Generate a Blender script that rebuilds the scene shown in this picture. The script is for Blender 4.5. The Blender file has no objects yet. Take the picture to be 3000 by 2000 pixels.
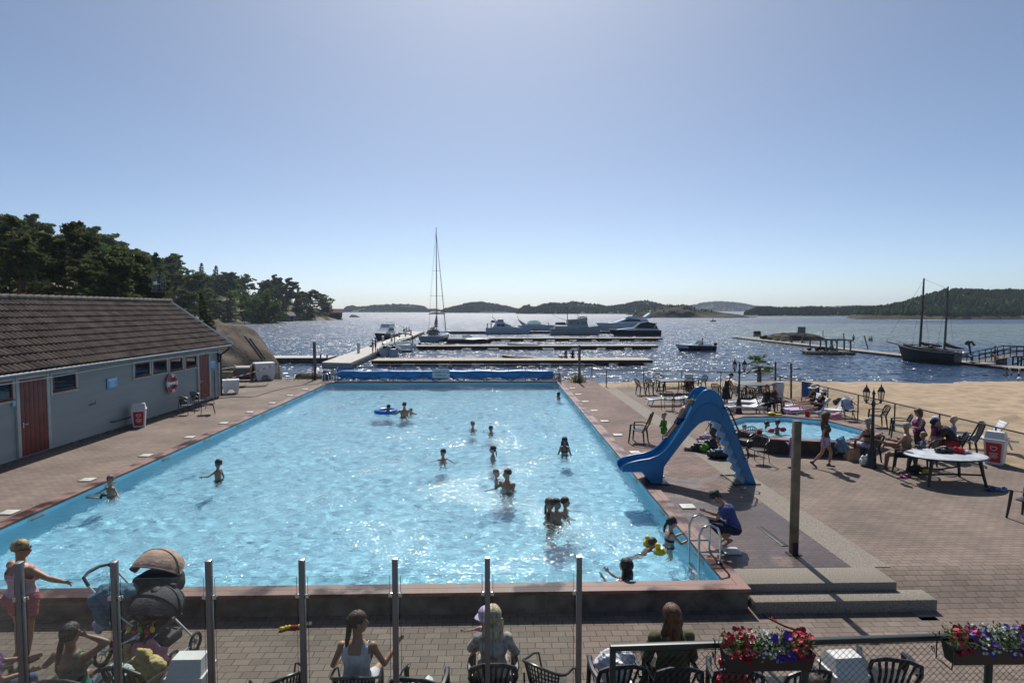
import bpy,bmesh,math,random
import numpy as np
from mathutils import Vector,Matrix,Euler
# ------------------------------------------------------------ camera, sky, sun, exposure
sc=bpy.context.scene
COL=sc.collection
R=math.radians
PI=math.pi
F=1750.0
CAM=Vector((0,0,4.55))
cam=bpy.data.cameras.new('camera')
cam_ob=bpy.data.objects.new('camera',cam)
COL.objects.link(cam_ob)
cam.lens=21.0
cam.sensor_width=36
cam.clip_start=0.1
cam.clip_end=20000
cam_ob.location=CAM
cam_ob.rotation_euler=(R(90-3.042),0,R(-1.54))
sc.camera=cam_ob
MC=Euler(cam_ob.rotation_euler).to_matrix()
SUN_EL,SUN_AZ=50,0
world=bpy.data.worlds.new('World')
sc.world=world
world.use_nodes=True
wn,wl=world.node_tree.nodes,world.node_tree.links
sky=wn.new('ShaderNodeTexSky')
sky.sky_type='NISHITA'
sky.sun_disc=False
sky.sun_elevation=R(SUN_EL)
sky.sun_rotation=R(SUN_AZ)
sky.altitude=0
sky.air_density=0.5
sky.dust_density=0.85
sky.ozone_density=3.0
tint=wn.new('ShaderNodeVectorMath')
tint.operation='MULTIPLY'
tint.inputs[1].default_value=(1.04,1.05,0.97)
wl.new(sky.outputs[0],tint.inputs[0])
wl.new(tint.outputs[0],wn['Background'].inputs[0])
wn['Background'].inputs[1].default_value=0.126
sl=bpy.data.lights.new('sun','SUN')
sl.energy=4.6
sl.angle=R(0.5)
sl.color=(1.0,0.95,0.88)
sl.cycles.is_caustics_light=True
sun_ob=bpy.data.objects.new('sun',sl)
COL.objects.link(sun_ob)
sun_ob.rotation_euler=(R(SUN_EL-90),0,R(SUN_AZ))
sc.view_settings.view_transform='Standard'
sc.view_settings.look='None'
sc.view_settings.exposure=0.0
sc.view_settings.gamma=1
sc.cycles.caustics_refractive=True
sc.cycles.caustics_reflective=False
sc.cycles.max_bounces=8
sc.cycles.transparent_max_bounces=16
sc.cycles.sample_clamp_indirect=4
sc.cycles.use_denoising=True
rnd=random.Random(7)
# ------------------------------------------------------------ from the photograph's pixels to places on the ground
def ray(u,v):
 return MC@Vector(((u-1500)/F,-(v-1000)/F,-1))
def G(u,v,z=0.0):
 d=ray(u,v)
 return CAM+d*((z-CAM.z)/d.z)
def PY(u,v,y):
 d=ray(u,v)
 return CAM+d*(y/d.y)
def PX(u,v,x):
 d=ray(u,v)
 return CAM+d*(x/d.x)
 # ------------------------------------------------------------ materials
def nt(name):
 m=bpy.data.materials.new(name)
 m.use_nodes=True
 n,l=m.node_tree.nodes,m.node_tree.links
 return m,n,l,n['Principled BSDF']
def c4(c):
 return (c[0],c[1],c[2],1)
MATS={}
def mat(name,col,rough=0.6,var=0.12,scale=6.0,bump=0.0,bscale=40.0,metal=0.0,spec=0.5,coat=0.0,sss=0.0,two=None):
 """a painted / plastic / cloth / wood surface: base colour broken up by noise"""
 if name in MATS:
  return MATS[name]
 m,n,l,b=nt(name)
 tc=n.new('ShaderNodeTexCoord')
 nz=n.new('ShaderNodeTexNoise')
 nz.inputs['Scale'].default_value=scale
 nz.inputs['Detail'].default_value=4
 l.new(tc.outputs['Object'],nz.inputs['Vector'])
 rp=n.new('ShaderNodeValToRGB')
 lo=two if two else [max(0,x*(1-var*1.6)) for x in col]
 hi=[min(1,x*(1+var)) for x in col]
 rp.color_ramp.elements[0].color=c4(lo)
 rp.color_ramp.elements[1].color=c4(hi)
 rp.color_ramp.elements[0].position=0.3
 rp.color_ramp.elements[1].position=0.7
 l.new(nz.outputs['Fac'],rp.inputs[0])
 l.new(rp.outputs[0],b.inputs['Base Color'])
 b.inputs['Roughness'].default_value=rough
 b.inputs['Metallic'].default_value=metal
 b.inputs['Specular IOR Level'].default_value=spec
 if coat:
  b.inputs['Coat Weight'].default_value=coat
 if sss:
  b.inputs['Subsurface Weight'].default_value=sss
  b.inputs['Subsurface Radius'].default_value=(0.02,0.008,0.004)
 if bump:
  n2=n.new('ShaderNodeTexNoise')
  n2.inputs['Scale'].default_value=bscale
  n2.inputs['Detail'].default_value=3
  l.new(tc.outputs['Object'],n2.inputs['Vector'])
  bp=n.new('ShaderNodeBump')
  bp.inputs['Strength'].default_value=bump
  bp.inputs['Distance'].default_value=0.02
  l.new(n2.outputs['Fac'],bp.inputs['Height'])
  l.new(bp.outputs[0],b.inputs['Normal'])
 MATS[name]=m
 return m
def glassmat(name,tint,refl=0.1,rough=0.02):
 """thin clear sheet: lets light straight through, mirrors a little by Fresnel"""
 if name in MATS:
  return MATS[name]
 m,n,l,b=nt(name)
 n.remove(b)
 tr=n.new('ShaderNodeBsdfTransparent')
 tr.inputs[0].default_value=c4(tint)
 gl=n.new('ShaderNodeBsdfGlossy')
 gl.inputs['Roughness'].default_value=rough
 gl.inputs[0].default_value=(0.9,0.93,0.95,1)
 fr=n.new('ShaderNodeFresnel')
 fr.inputs[0].default_value=1.0+refl*4
 mx=n.new('ShaderNodeMixShader')
 l.new(fr.outputs[0],mx.inputs[0])
 l.new(tr.outputs[0],mx.inputs[1])
 l.new(gl.outputs[0],mx.inputs[2])
 l.new(mx.outputs[0],n['Material Output'].inputs[0])
 MATS[name]=m
 return m
 # ------------------------------------------------------------ mesh building
class MB:
 def __init__(s):
  s.v,s.f,s.mi=[],[],[]
  s.M=None
 def add(s,vs,fs,mi=0):
  o=len(s.v)
  if s.M is not None:
   vs=[s.M@Vector(p) for p in vs]
  s.v.extend([tuple(p) for p in vs])
  for f in fs:
   s.f.append([i+o for i in f])
   s.mi.append(mi)
  return s
 def quad(s,a,b,c,d,mi=0):
  return s.add([a,b,c,d],[(0,1,2,3)],mi)
 def box(s,c,d,bev=0.0,rot=None,mi=0):
  bm=bmesh.new()
  bmesh.ops.create_cube(bm,size=1)
  bmesh.ops.scale(bm,vec=d,verts=bm.verts)
  if bev:
   bmesh.ops.bevel(bm,geom=list(bm.edges),offset=bev,segments=2,affect='EDGES',profile=0.5)
  M=Matrix.Translation(c)
  if rot:
   M=M@Euler(rot).to_matrix().to_4x4()
  bm.verts.index_update()
  s.add([M@v.co for v in bm.verts],[[v.index for v in f.verts] for f in bm.faces],mi)
  bm.free()
  return s
 def tube(s,p0,p1,r0,r1=None,n=8,cap=True,mi=0):
  return s.path([p0,p1],[r0,r0 if r1 is None else r1],n,cap,mi)
 def path(s,pts,r,n=8,cap=True,mi=0,flat=1.0,closed=False):
  pts=[Vector(p) for p in pts]
  k=len(pts)
  rs=r if isinstance(r,(list,tuple)) else [r]*k
  up=Vector((0,0,1))
  prev=None
  vs=[]
  for i,p in enumerate(pts):
   if closed:
    t=pts[(i+1)%k]-pts[i-1]
   else:
    t=pts[min(i+1,k-1)]-pts[max(i-1,0)]
   if t.length<1e-9:
    t=Vector((0,0,1))
   t.normalize()
   if prev is None:
    a=up if abs(t.dot(up))<0.95 else Vector((0,1,0))
    x=t.cross(a).normalized()
   else:
    x=(prev-t*prev.dot(t))
    x=x.normalized() if x.length>1e-6 else t.cross(up).normalized()
   prev=x
   y=t.cross(x)
   for j in range(n):
    a=2*PI*j/n
    vs.append(p+x*(math.cos(a)*rs[i])+y*(math.sin(a)*rs[i]*flat))
  fs=[]
  for i in range(k if closed else k-1):
   i2=(i+1)%k
   for j in range(n):
    fs.append((i*n+j,i*n+(j+1)%n,i2*n+(j+1)%n,i2*n+j))
  if cap and not closed:
   fs.append(tuple(range(n-1,-1,-1)))
   fs.append(tuple((k-1)*n+j for j in range(n)))
  return s.add(vs,fs,mi)
 def lathe(s,prof,n=16,c=(0,0,0),sx=1,sy=1,mi=0,cap=True):
  c=Vector(c)
  vs=[c+Vector((r*math.cos(2*PI*j/n)*sx,r*math.sin(2*PI*j/n)*sy,z)) for r,z in prof for j in range(n)]
  fs=[(i*n+j,i*n+(j+1)%n,(i+1)*n+(j+1)%n,(i+1)*n+j) for i in range(len(prof)-1) for j in range(n)]
  if cap:
   fs.append(tuple(range(n-1,-1,-1)))
   fs.append(tuple((len(prof)-1)*n+j for j in range(n)))
  return s.add(vs,fs,mi)
 def ball(s,c,r,n=10,m=7,mi=0,rot=None):
  r=r if isinstance(r,(tuple,list)) else (r,r,r)
  Mx=Euler(rot).to_matrix() if rot else Matrix.Identity(3)
  c=Vector(c)
  vs=[c+Mx@Vector((0,0,-r[2]))]
  for i in range(1,m):
   a=-PI/2+PI*i/m
   for j in range(n):
    b=2*PI*j/n
    vs.append(c+Mx@Vector((math.cos(a)*math.cos(b)*r[0],math.cos(a)*math.sin(b)*r[1],math.sin(a)*r[2])))
  vs.append(c+Mx@Vector((0,0,r[2])))
  fs=[(0,1+(j+1)%n,1+j) for j in range(n)]
  for i in range(m-2):
   o=1+i*n
   fs+=[(o+j,o+(j+1)%n,o+n+(j+1)%n,o+n+j) for j in range(n)]
  o=1+(m-2)*n
  fs+=[(o+j,o+(j+1)%n,len(vs)-1) for j in range(n)]
  return s.add(vs,fs,mi)
 def prism(s,poly,z0,z1,mi=0):
  n=len(poly)
  vs=[(x,y,z0) for x,y in poly]+[(x,y,z1) for x,y in poly]
  fs=[tuple(range(n-1,-1,-1)),tuple(range(n,2*n))]+[(i,(i+1)%n,n+(i+1)%n,n+i) for i in range(n)]
  return s.add(vs,fs,mi)
 def slab(s,out,w0,w1=None,mi=0,yc=0):
  """side outline (x, z) swept sideways to half widths w0 at its lowest and w1 at its highest point"""
  w1=w0 if w1 is None else w1
  zs=[z for x,z in out]
  a,b=min(zs),max(zs)
  n=len(out)
  w=[w0+(w1-w0)*(z-a)/max(1e-6,b-a) for x,z in out]
  vs=[(x,yc-w[i],z) for i,(x,z) in enumerate(out)]+[(x,yc+w[i],z) for i,(x,z) in enumerate(out)]
  fs=[tuple(range(n)),tuple(range(2*n-1,n-1,-1))]+[(i,n+i,n+(i+1)%n,(i+1)%n) for i in range(n)]
  return s.add(vs,fs,mi)
 def grid(s,P,mi=0):
  """P: array (ny, nx, 3)"""
  ny,nx=P.shape[:2]
  fs=[(i*nx+j,i*nx+j+1,(i+1)*nx+j+1,(i+1)*nx+j) for i in range(ny-1) for j in range(nx-1)]
  return s.add(P.reshape(-1,3).tolist(),fs,mi)
 def build(s,name,mats,parent=None,smooth=40,loc=None):
  me=bpy.data.meshes.new(name)
  me.from_pydata(s.v,[],s.f)
  for m in (mats if isinstance(mats,(list,tuple)) else [mats]):
   me.materials.append(m)
  if max(s.mi,default=0):
   me.polygons.foreach_set('material_index',s.mi)
  finish(me,smooth)
  o=bpy.data.objects.new(name,me)
  COL.objects.link(o)
  if parent:
   o.parent=parent
  if loc is not None:
   o.location=loc
  return o
def finish(me,smooth=40):
 bm=bmesh.new()
 bm.from_mesh(me)
 bmesh.ops.recalc_face_normals(bm,faces=bm.faces)
 bm.to_mesh(me)
 bm.free()
 if smooth:
  me.polygons.foreach_set('use_smooth',[True]*len(me.polygons))
  me.set_sharp_from_angle(angle=R(smooth))
 me.update()
def npmesh(name,V,Fq,mats,smooth=True,parent=None,mi=None):
 """fast path for large meshes; Fq is an (n, 3|4) int array"""
 k=Fq.shape[1]
 me=bpy.data.meshes.new(name)
 me.vertices.add(len(V))
 me.vertices.foreach_set('co',np.asarray(V,np.float32).ravel())
 me.loops.add(Fq.size)
 me.loops.foreach_set('vertex_index',Fq.astype(np.int32).ravel())
 me.polygons.add(len(Fq))
 me.polygons.foreach_set('loop_start',np.arange(len(Fq),dtype=np.int32)*k)
 if smooth:
  me.polygons.foreach_set('use_smooth',np.ones(len(Fq),bool))
 for m in (mats if isinstance(mats,(list,tuple)) else [mats]):
  me.materials.append(m)
 if mi is not None:
  me.polygons.foreach_set('material_index',np.asarray(mi,np.int32))
 me.update()
 me.validate()
 o=bpy.data.objects.new(name,me)
 COL.objects.link(o)
 if parent:
  o.parent=parent
 return o
def gridfaces(ny,nx):
 i=np.arange(nx*ny).reshape(ny,nx)
 return np.stack([i[:-1,:-1],i[:-1,1:],i[1:,1:],i[1:,:-1]],-1).reshape(-1,4)
def tag(o,label,cat,group=None):
 o['label']=label
 o['category']=cat
 if group:
  o['group']=group
 return o
def struct(o,kind='structure'):
 o['kind']=kind
 return o
def thing(name,label,cat,loc=(0,0,0),rz=0.0,group=None):
 o=bpy.data.objects.new(name,None)
 COL.objects.link(o)
 o.empty_display_size=0.2
 o.location=loc
 o.rotation_euler=(0,0,rz)
 return tag(o,label,cat,group)
def dup(root,loc,rz=0.0,label=None,group=None,scale=None,rot=None):
 def cp(o,par):
  c=o.copy()
  COL.objects.link(c)
  if par:
   c.parent=par
  for ch in KIDS.get(o.name,None) or list(o.children):
   cp(ch,c)
  return c
 r=cp(root,None)
 r.location=loc
 r.rotation_euler=rot if rot else (0,0,rz)
 if scale:
  r.scale=scale if isinstance(scale,(tuple,list)) else (scale,)*3
 if label:
  r['label']=label
 if group:
  r['group']=group
 return r
KIDS={}
TEXT_N=[0]
def text_mesh(s,size,m,parent,loc,rot,name='lettering',extrude=0.004,align='CENTER'):
 cu=bpy.data.curves.new('lettering','FONT')
 cu.body=s
 cu.size=size
 cu.align_x=align
 cu.align_y='CENTER'
 cu.extrude=extrude
 t=bpy.data.objects.new('lettering_src',cu)
 COL.objects.link(t)
 dg=bpy.context.evaluated_depsgraph_get()
 me=bpy.data.meshes.new_from_object(t.evaluated_get(dg))
 bpy.data.objects.remove(t)
 me.materials.clear()
 me.materials.append(m)
 o=bpy.data.objects.new(name,me)
 COL.objects.link(o)
 o.parent=parent
 o.location=loc
 o.rotation_euler=rot
 return o
 # cheap smooth value noise for terrain
def vnoise(X,Y,seed,sc_):
 rs=np.random.RandomState(seed)
 T=rs.rand(64,64)
 x,y=X/sc_,Y/sc_
 xi,yi=np.floor(x).astype(int),np.floor(y).astype(int)
 fx,fy=x-xi,y-yi
 fx,fy=fx*fx*(3-2*fx),fy*fy*(3-2*fy)
 a,b=T[yi%64,xi%64],T[yi%64,(xi+1)%64]
 c,d=T[(yi+1)%64,xi%64],T[(yi+1)%64,(xi+1)%64]
 return (a*(1-fx)+b*fx)*(1-fy)+(c*(1-fx)+d*fx)*fy-0.5
def fbm(X,Y,seed,s,oct_=4):
 o,a=0,1.0
 for k in range(oct_):
  o=o+a*vnoise(X+31.7*k,Y-17.3*k,seed+k,s)
  s/=2.1
  a*=0.5
 return o
def remesh(mb,vox,smooth_it=3):
 me=bpy.data.meshes.new('tmp')
 me.from_pydata(mb.v,[],mb.f)
 o=bpy.data.objects.new('tmp',me)
 COL.objects.link(o)
 m=o.modifiers.new('r','REMESH')
 m.mode='VOXEL'
 m.voxel_size=vox
 dg=bpy.context.evaluated_depsgraph_get()
 e=o.evaluated_get(dg)
 em=e.to_mesh()
 n=len(em.vertices)
 V=np.empty(n*3,np.float32)
 em.vertices.foreach_get('co',V)
 V=V.reshape(-1,3).astype(float)
 Fq=np.array([p.vertices[:] for p in em.polygons if len(p.vertices)==4],int)
 e.to_mesh_clear()
 bpy.data.objects.remove(o)
 bpy.data.meshes.remove(me)
 E=np.concatenate([Fq[:,[0,1]],Fq[:,[1,2]],Fq[:,[2,3]],Fq[:,[3,0]]])
 for it in range(smooth_it):
  S_=np.zeros_like(V)
  c=np.zeros(len(V))
  np.add.at(S_,E[:,0],V[E[:,1]])
  np.add.at(S_,E[:,1],V[E[:,0]])
  np.add.at(c,E[:,0],1)
  np.add.at(c,E[:,1],1)
  V=V*0.45+S_/np.maximum(c,1)[:,None]*0.55
 return V,Fq
def vnormals(V,Fq):
 a=np.cross(V[Fq[:,2]]-V[Fq[:,0]],V[Fq[:,3]]-V[Fq[:,1]])
 N=np.zeros_like(V)
 for k in range(4):
  np.add.at(N,Fq[:,k],a)
 return N/np.maximum(1e-9,np.linalg.norm(N,axis=1))[:,None]
 # ============================================================ THE SETTING
PX0,PX1,PY0,PY1=-10.3,3.8,9.68,37.4
WATER,SEA,LOW=-0.11,-1.3,-0.34
def paving(name,c1,c2,mortar,w=0.21,h=0.105,wet=0.0,rot=0.0,dry_rough=0.85,offs=0.5):
 m,n,l,b=nt(name)
 tc=n.new('ShaderNodeTexCoord')
 mp=n.new('ShaderNodeMapping')
 mp.inputs['Rotation'].default_value=(0,0,rot)
 l.new(tc.outputs['Object'],mp.inputs[0])
 wob=n.new('ShaderNodeTexNoise')
 wob.inputs['Scale'].default_value=2.5
 l.new(mp.outputs[0],wob.inputs['Vector'])
 ad=n.new('ShaderNodeVectorMath')
 ad.operation='MULTIPLY_ADD'
 ad.inputs[1].default_value=(0.03,0.03,0)
 l.new(wob.outputs['Color'],ad.inputs[0])
 l.new(mp.outputs[0],ad.inputs[2])
 br=n.new('ShaderNodeTexBrick')
 br.offset=offs
 br.inputs['Scale'].default_value=1
 br.inputs['Brick Width'].default_value=w
 br.inputs['Row Height'].default_value=h
 br.inputs['Mortar Size'].default_value=0.006
 br.inputs['Mortar Smooth'].default_value=0.3
 br.inputs['Bias'].default_value=0.0
 br.inputs['Color1'].default_value=c4(c1)
 br.inputs['Color2'].default_value=c4(c2)
 br.inputs['Mortar'].default_value=c4(mortar)
 l.new(ad.outputs[0],br.inputs['Vector'])
 st=n.new('ShaderNodeTexNoise')
 st.inputs['Scale'].default_value=0.55
 st.inputs['Detail'].default_value=6
 l.new(tc.outputs['Object'],st.inputs['Vector'])
 gr=n.new('ShaderNodeTexNoise')
 gr.inputs['Scale'].default_value=60
 gr.inputs['Detail'].default_value=2
 l.new(tc.outputs['Object'],gr.inputs['Vector'])
 r1=n.new('ShaderNodeMapRange')
 r1.inputs[1].default_value,r1.inputs[2].default_value=0.35,0.7
 r1.inputs[3].default_value,r1.inputs[4].default_value=0.72,1.15
 l.new(st.outputs['Fac'],r1.inputs[0])
 r2=n.new('ShaderNodeMapRange')
 r2.inputs[3].default_value,r2.inputs[4].default_value=0.7,1.3
 l.new(gr.outputs['Fac'],r2.inputs[0])
 mu=n.new('ShaderNodeMath')
 mu.operation='MULTIPLY'
 l.new(r1.outputs[0],mu.inputs[0])
 l.new(r2.outputs[0],mu.inputs[1])
 mixc=n.new('ShaderNodeVectorMath')
 mixc.operation='SCALE'
 l.new(br.outputs['Color'],mixc.inputs[0])
 l.new(mu.outputs[0],mixc.inputs['Scale'])
 out_col=mixc.outputs[0]
 b.inputs['Roughness'].default_value=dry_rough
 if wet:
  wn_=n.new('ShaderNodeTexNoise')
  wn_.inputs['Scale'].default_value=0.8
  wn_.inputs['Detail'].default_value=5
  l.new(tc.outputs['Object'],wn_.inputs['Vector'])
  sp=n.new('ShaderNodeSeparateXYZ')
  l.new(tc.outputs['Object'],sp.inputs[0])
  gy=n.new('ShaderNodeMapRange')
  gy.inputs[1].default_value,gy.inputs[2].default_value=20.0,11.0
  gy.inputs[3].default_value,gy.inputs[4].default_value=-0.22,0.22
  l.new(sp.outputs['Y'],gy.inputs[0])
  sm=n.new('ShaderNodeMath')
  l.new(wn_.outputs['Fac'],sm.inputs[0])
  l.new(gy.outputs[0],sm.inputs[1])
  wr=n.new('ShaderNodeMapRange')
  wr.inputs[1].default_value,wr.inputs[2].default_value=0.47,0.6
  l.new(sm.outputs[0],wr.inputs[0])
  dk=n.new('ShaderNodeMapRange')
  dk.inputs[3].default_value,dk.inputs[4].default_value=1.0,0.45
  l.new(wr.outputs[0],dk.inputs[0])
  sc2=n.new('ShaderNodeVectorMath')
  sc2.operation='SCALE'
  l.new(out_col,sc2.inputs[0])
  l.new(dk.outputs[0],sc2.inputs['Scale'])
  out_col=sc2.outputs[0]
  rr=n.new('ShaderNodeMapRange')
  rr.inputs[3].default_value,rr.inputs[4].default_value=dry_rough,0.38
  l.new(wr.outputs[0],rr.inputs[0])
  l.new(rr.outputs[0],b.inputs['Roughness'])
 l.new(out_col,b.inputs['Base Color'])
 hm=n.new('ShaderNodeMath')
 hm.operation='MULTIPLY_ADD'
 hm.inputs[1].default_value=-1.0
 l.new(br.outputs['Fac'],hm.inputs[0])
 gm=n.new('ShaderNodeMath')
 gm.operation='MULTIPLY'
 gm.inputs[1].default_value=0.6
 l.new(gr.outputs['Fac'],gm.inputs[0])
 l.new(gm.outputs[0],hm.inputs[2])
 bp=n.new('ShaderNodeBump')
 bp.inputs['Strength'].default_value=0.7
 bp.inputs['Distance'].default_value=0.008
 l.new(hm.outputs[0],bp.inputs['Height'])
 l.new(bp.outputs[0],b.inputs['Normal'])
 return m
M_DECK=paving('deck_pavers',(0.25,0.19,0.152),(0.19,0.145,0.116),(0.07,0.056,0.047),0.225,0.115)
M_BRICK=paving('brick_pavers',(0.25,0.165,0.135),(0.17,0.112,0.095),(0.045,0.035,0.03),0.225,0.115,wet=1)
M_TERR=paving('terrace_pavers',(0.215,0.168,0.135),(0.15,0.116,0.094),(0.05,0.04,0.034),0.235,0.15)
M_AGG=mat('exposed_aggregate',(0.28,0.245,0.20),0.85,0.5,70,0.6,90)
M_CONC=mat('old_concrete',(0.15,0.135,0.115),0.9,0.35,3,0.4,30)
M_CONC2=mat('pale_concrete',(0.52,0.50,0.46),0.85,0.12,2,0.2,25)
mb=MB()
mb.box((-13.8,24.33,-0.25),(6.36,30.02,0.5))
struct(mb.build('deck_beside_house',M_DECK))
mb=MB()
mb.box((-3.2,38.15,-0.25),(14.85,0.78,0.5))
struct(mb.build('deck_behind_pool',M_DECK))
mb=MB()
mb.box((5.23,23.85,-0.25),(2.14,27.3,0.5))
mb.box((5.25,37.95,-0.25),(2.15,0.9,0.5))
struct(mb.build('brick_paving',M_BRICK))
mb=MB()
mb.box((6.65,22.55,-0.26),(0.7,24.7,0.512))
struct(mb.build('concrete_strip',M_AGG))
def ramp(y):
 t=min(1,max(0,(10.35-y)/1.25))
 return LOW*t*t*(3-2*t)
xs=[7.0,8.5,11,15.1]
ys=[34.9,30,24,18,13,11.0,10.5,10.35,10.2,10.05,9.9,9.75,9.6,9.45,9.3,9.2,9.1,9.0,7,3]
mb=MB()
P=np.array([[(x,y,ramp(y)) for x in xs] for y in ys])
mb.grid(P)
mb.grid(np.array([[(x,y,ramp(y)) for x in (6.71,7.0)] for y in ys if 9<=y<=10.2]))
mb.quad((15.1,34.9,0),(15.1,34.9,-0.8),(7.0,34.9,-0.8),(7.0,34.9,0))
mb.quad((15.1,34.9,0),(15.1,34.9,-0.8),(15.1,3,-1.2),(15.1,3,LOW))
mb.quad((15.1,9,LOW-0.004),(40,9,LOW-0.004),(40,3,LOW-0.004),(15.1,3,LOW-0.004))
struct(mb.build('paved_sun_deck',M_DECK,smooth=30))
mb=MB()
mb.quad((-30,-9,LOW),(7.0,-9,LOW),(7.0,9.5,LOW),(-30,9.5,LOW))
struct(mb.build('terrace',M_TERR))
mb=MB()
mb.box((5.435,9.90,-0.25),(2.55,0.60,0.5),0.012)
mb.box((5.655,9.44,-0.33),(2.99,0.36,0.38),0.012)
struct(mb.build('steps',M_AGG))
# ---- pool: coping boards, basin, water
m,n,l,b=nt('stained_boards')
tc=n.new('ShaderNodeTexCoord')
nz=n.new('ShaderNodeTexNoise')
nz.inputs['Scale'].default_value=1.3
nz.inputs['Detail'].default_value=6
l.new(tc.outputs['Object'],nz.inputs['Vector'])
rp=n.new('ShaderNodeValToRGB')
e=rp.color_ramp.elements
e[0].position,e[0].color=0.40,c4((0.065,0.024,0.02))
e[1].position,e[1].color=0.56,c4((0.23,0.128,0.10))
l.new(nz.outputs['Fac'],rp.inputs[0])
gr=n.new('ShaderNodeTexNoise')
gr.inputs['Scale'].default_value=30
gr.inputs['Detail'].default_value=3
l.new(tc.outputs['Object'],gr.inputs['Vector'])
mx=n.new('ShaderNodeMix')
mx.data_type='RGBA'
mx.blend_type='MULTIPLY'
mx.inputs[0].default_value=0.5
l.new(rp.outputs[0],mx.inputs[6])
l.new(gr.outputs['Fac'],mx.inputs[7])
sc3=n.new('ShaderNodeVectorMath')
sc3.operation='SCALE'
sc3.inputs['Scale'].default_value=1.35
l.new(mx.outputs[2],sc3.inputs[0])
l.new(sc3.outputs[0],b.inputs['Base Color'])
rr=n.new('ShaderNodeMapRange')
rr.inputs[1].default_value,rr.inputs[2].default_value=0.4,0.56
rr.inputs[3].default_value,rr.inputs[4].default_value=0.28,0.6
l.new(nz.outputs['Fac'],rr.inputs[0])
l.new(rr.outputs[0],b.inputs['Roughness'])
bp=n.new('ShaderNodeBump')
bp.inputs['Strength'].default_value=0.25
bp.inputs['Distance'].default_value=0.01
l.new(gr.outputs['Fac'],bp.inputs['Height'])
l.new(bp.outputs[0],b.inputs['Normal'])
M_COP=m
mb=MB()
def board(pts,z0=-0.02,z1=0.035):
 mb.prism(pts,z0,z1)
for a,c in ((0,0.158),(0.164,0.33)):
 board([(PX1+a,PY0-a),(PX1+c,PY0-c),(PX1+c,PY1+c),(PX1+a,PY1+a)])
 board([(PX0-c,PY0-c),(PX0-a,PY0-a),(PX0-a,PY1+a),(PX0-c,PY1+c)])
 board([(PX0-a-0.003,PY0-a-0.003),(PX0-c-0.003,PY0-c-0.003),(PX1+c+0.003,PY0-c-0.003),(PX1+a+0.003,PY0-a-0.003)])
 board([(PX1+a+0.003,PY1+a+0.003),(PX1+c+0.003,PY1+c+0.003),(PX0-c-0.003,PY1+c+0.003),(PX0-a-0.003,PY1+a+0.003)])
board([(PX0-0.34,PY0-0.333),(PX0-0.34,PY0-0.003),(-20,PY0-0.003),(-20,PY0-0.333)])
struct(mb.build('pool_coping',M_COP,smooth=0))
M_POOL=mat('pool_paint',(0.40,0.80,1.0),0.6,0.06,1.2)
M_INLET=mat('inlet_plastic',(0.50,0.60,0.50),0.5)
mb=MB()
D=-1.45
X0,X1,Y0,Y1=PX0-0.02,PX1+0.02,PY0-0.02,PY1+0.02
mb.quad((X0,Y0,D),(X1,Y0,D),(X1,Y1,D),(X0,Y1,D))
mb.quad((X0,Y0,D),(X0,Y1,D),(X0,Y1,-0.021),(X0,Y0,-0.021))
mb.quad((X1,Y0,D),(X1,Y1,D),(X1,Y1,-0.021),(X1,Y0,-0.021))
mb.quad((X0,Y1,D),(X1,Y1,D),(X1,Y1,-0.021),(X0,Y1,-0.021))
mb.quad((X0,Y0,D),(X1,Y0,D),(X1,Y0,-0.021),(X0,Y0,-0.021))
basin=struct(mb.build('pool_basin',M_POOL,smooth=0))
basin.cycles.is_caustics_receiver=True
LIDY=[10.92,13.47,16.05,18.72,21.38,24.05,26.6,29.23,31.75,34.27]
for y in LIDY:
 for x,s in ((X0,1),(X1,-1)):
  mb=MB()
  mb.box((x+s*0.006,y,-0.13),(0.012,0.5,0.14),0.004)
  mb.box((x+s*0.012,y,-0.13),(0.008,0.42,0.09),0,mi=1)
  mb.build('inlet',[M_INLET,mat('inlet_grey',(0.25,0.36,0.33),0.5)],basin)
mb=MB()
mb.box((-7.95,9.51,-0.27),(24.1,0.24,0.49))
tag(mb.build('pool_wall',M_CONC),'dark stained concrete wall below the near end of the big pool','wall')
def wave_field(X,Y,seed,n,l0,l1,slope):
 r=np.random.RandomState(seed)
 Z=np.zeros_like(X)
 for k in range(n):
  lam=math.exp(r.uniform(math.log(l0),math.log(l1)))
  th=r.normal(PI/2,0.9)
  Z+=slope*lam/6.283/math.sqrt(n/2)*np.sin(6.283/lam*(X*math.cos(th)+Y*math.sin(th)+0.05*np.sin(X*1.7+k)+0.05*np.sin(Y*2.1-k))+r.uniform(0,6.28))
 return Z
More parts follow.
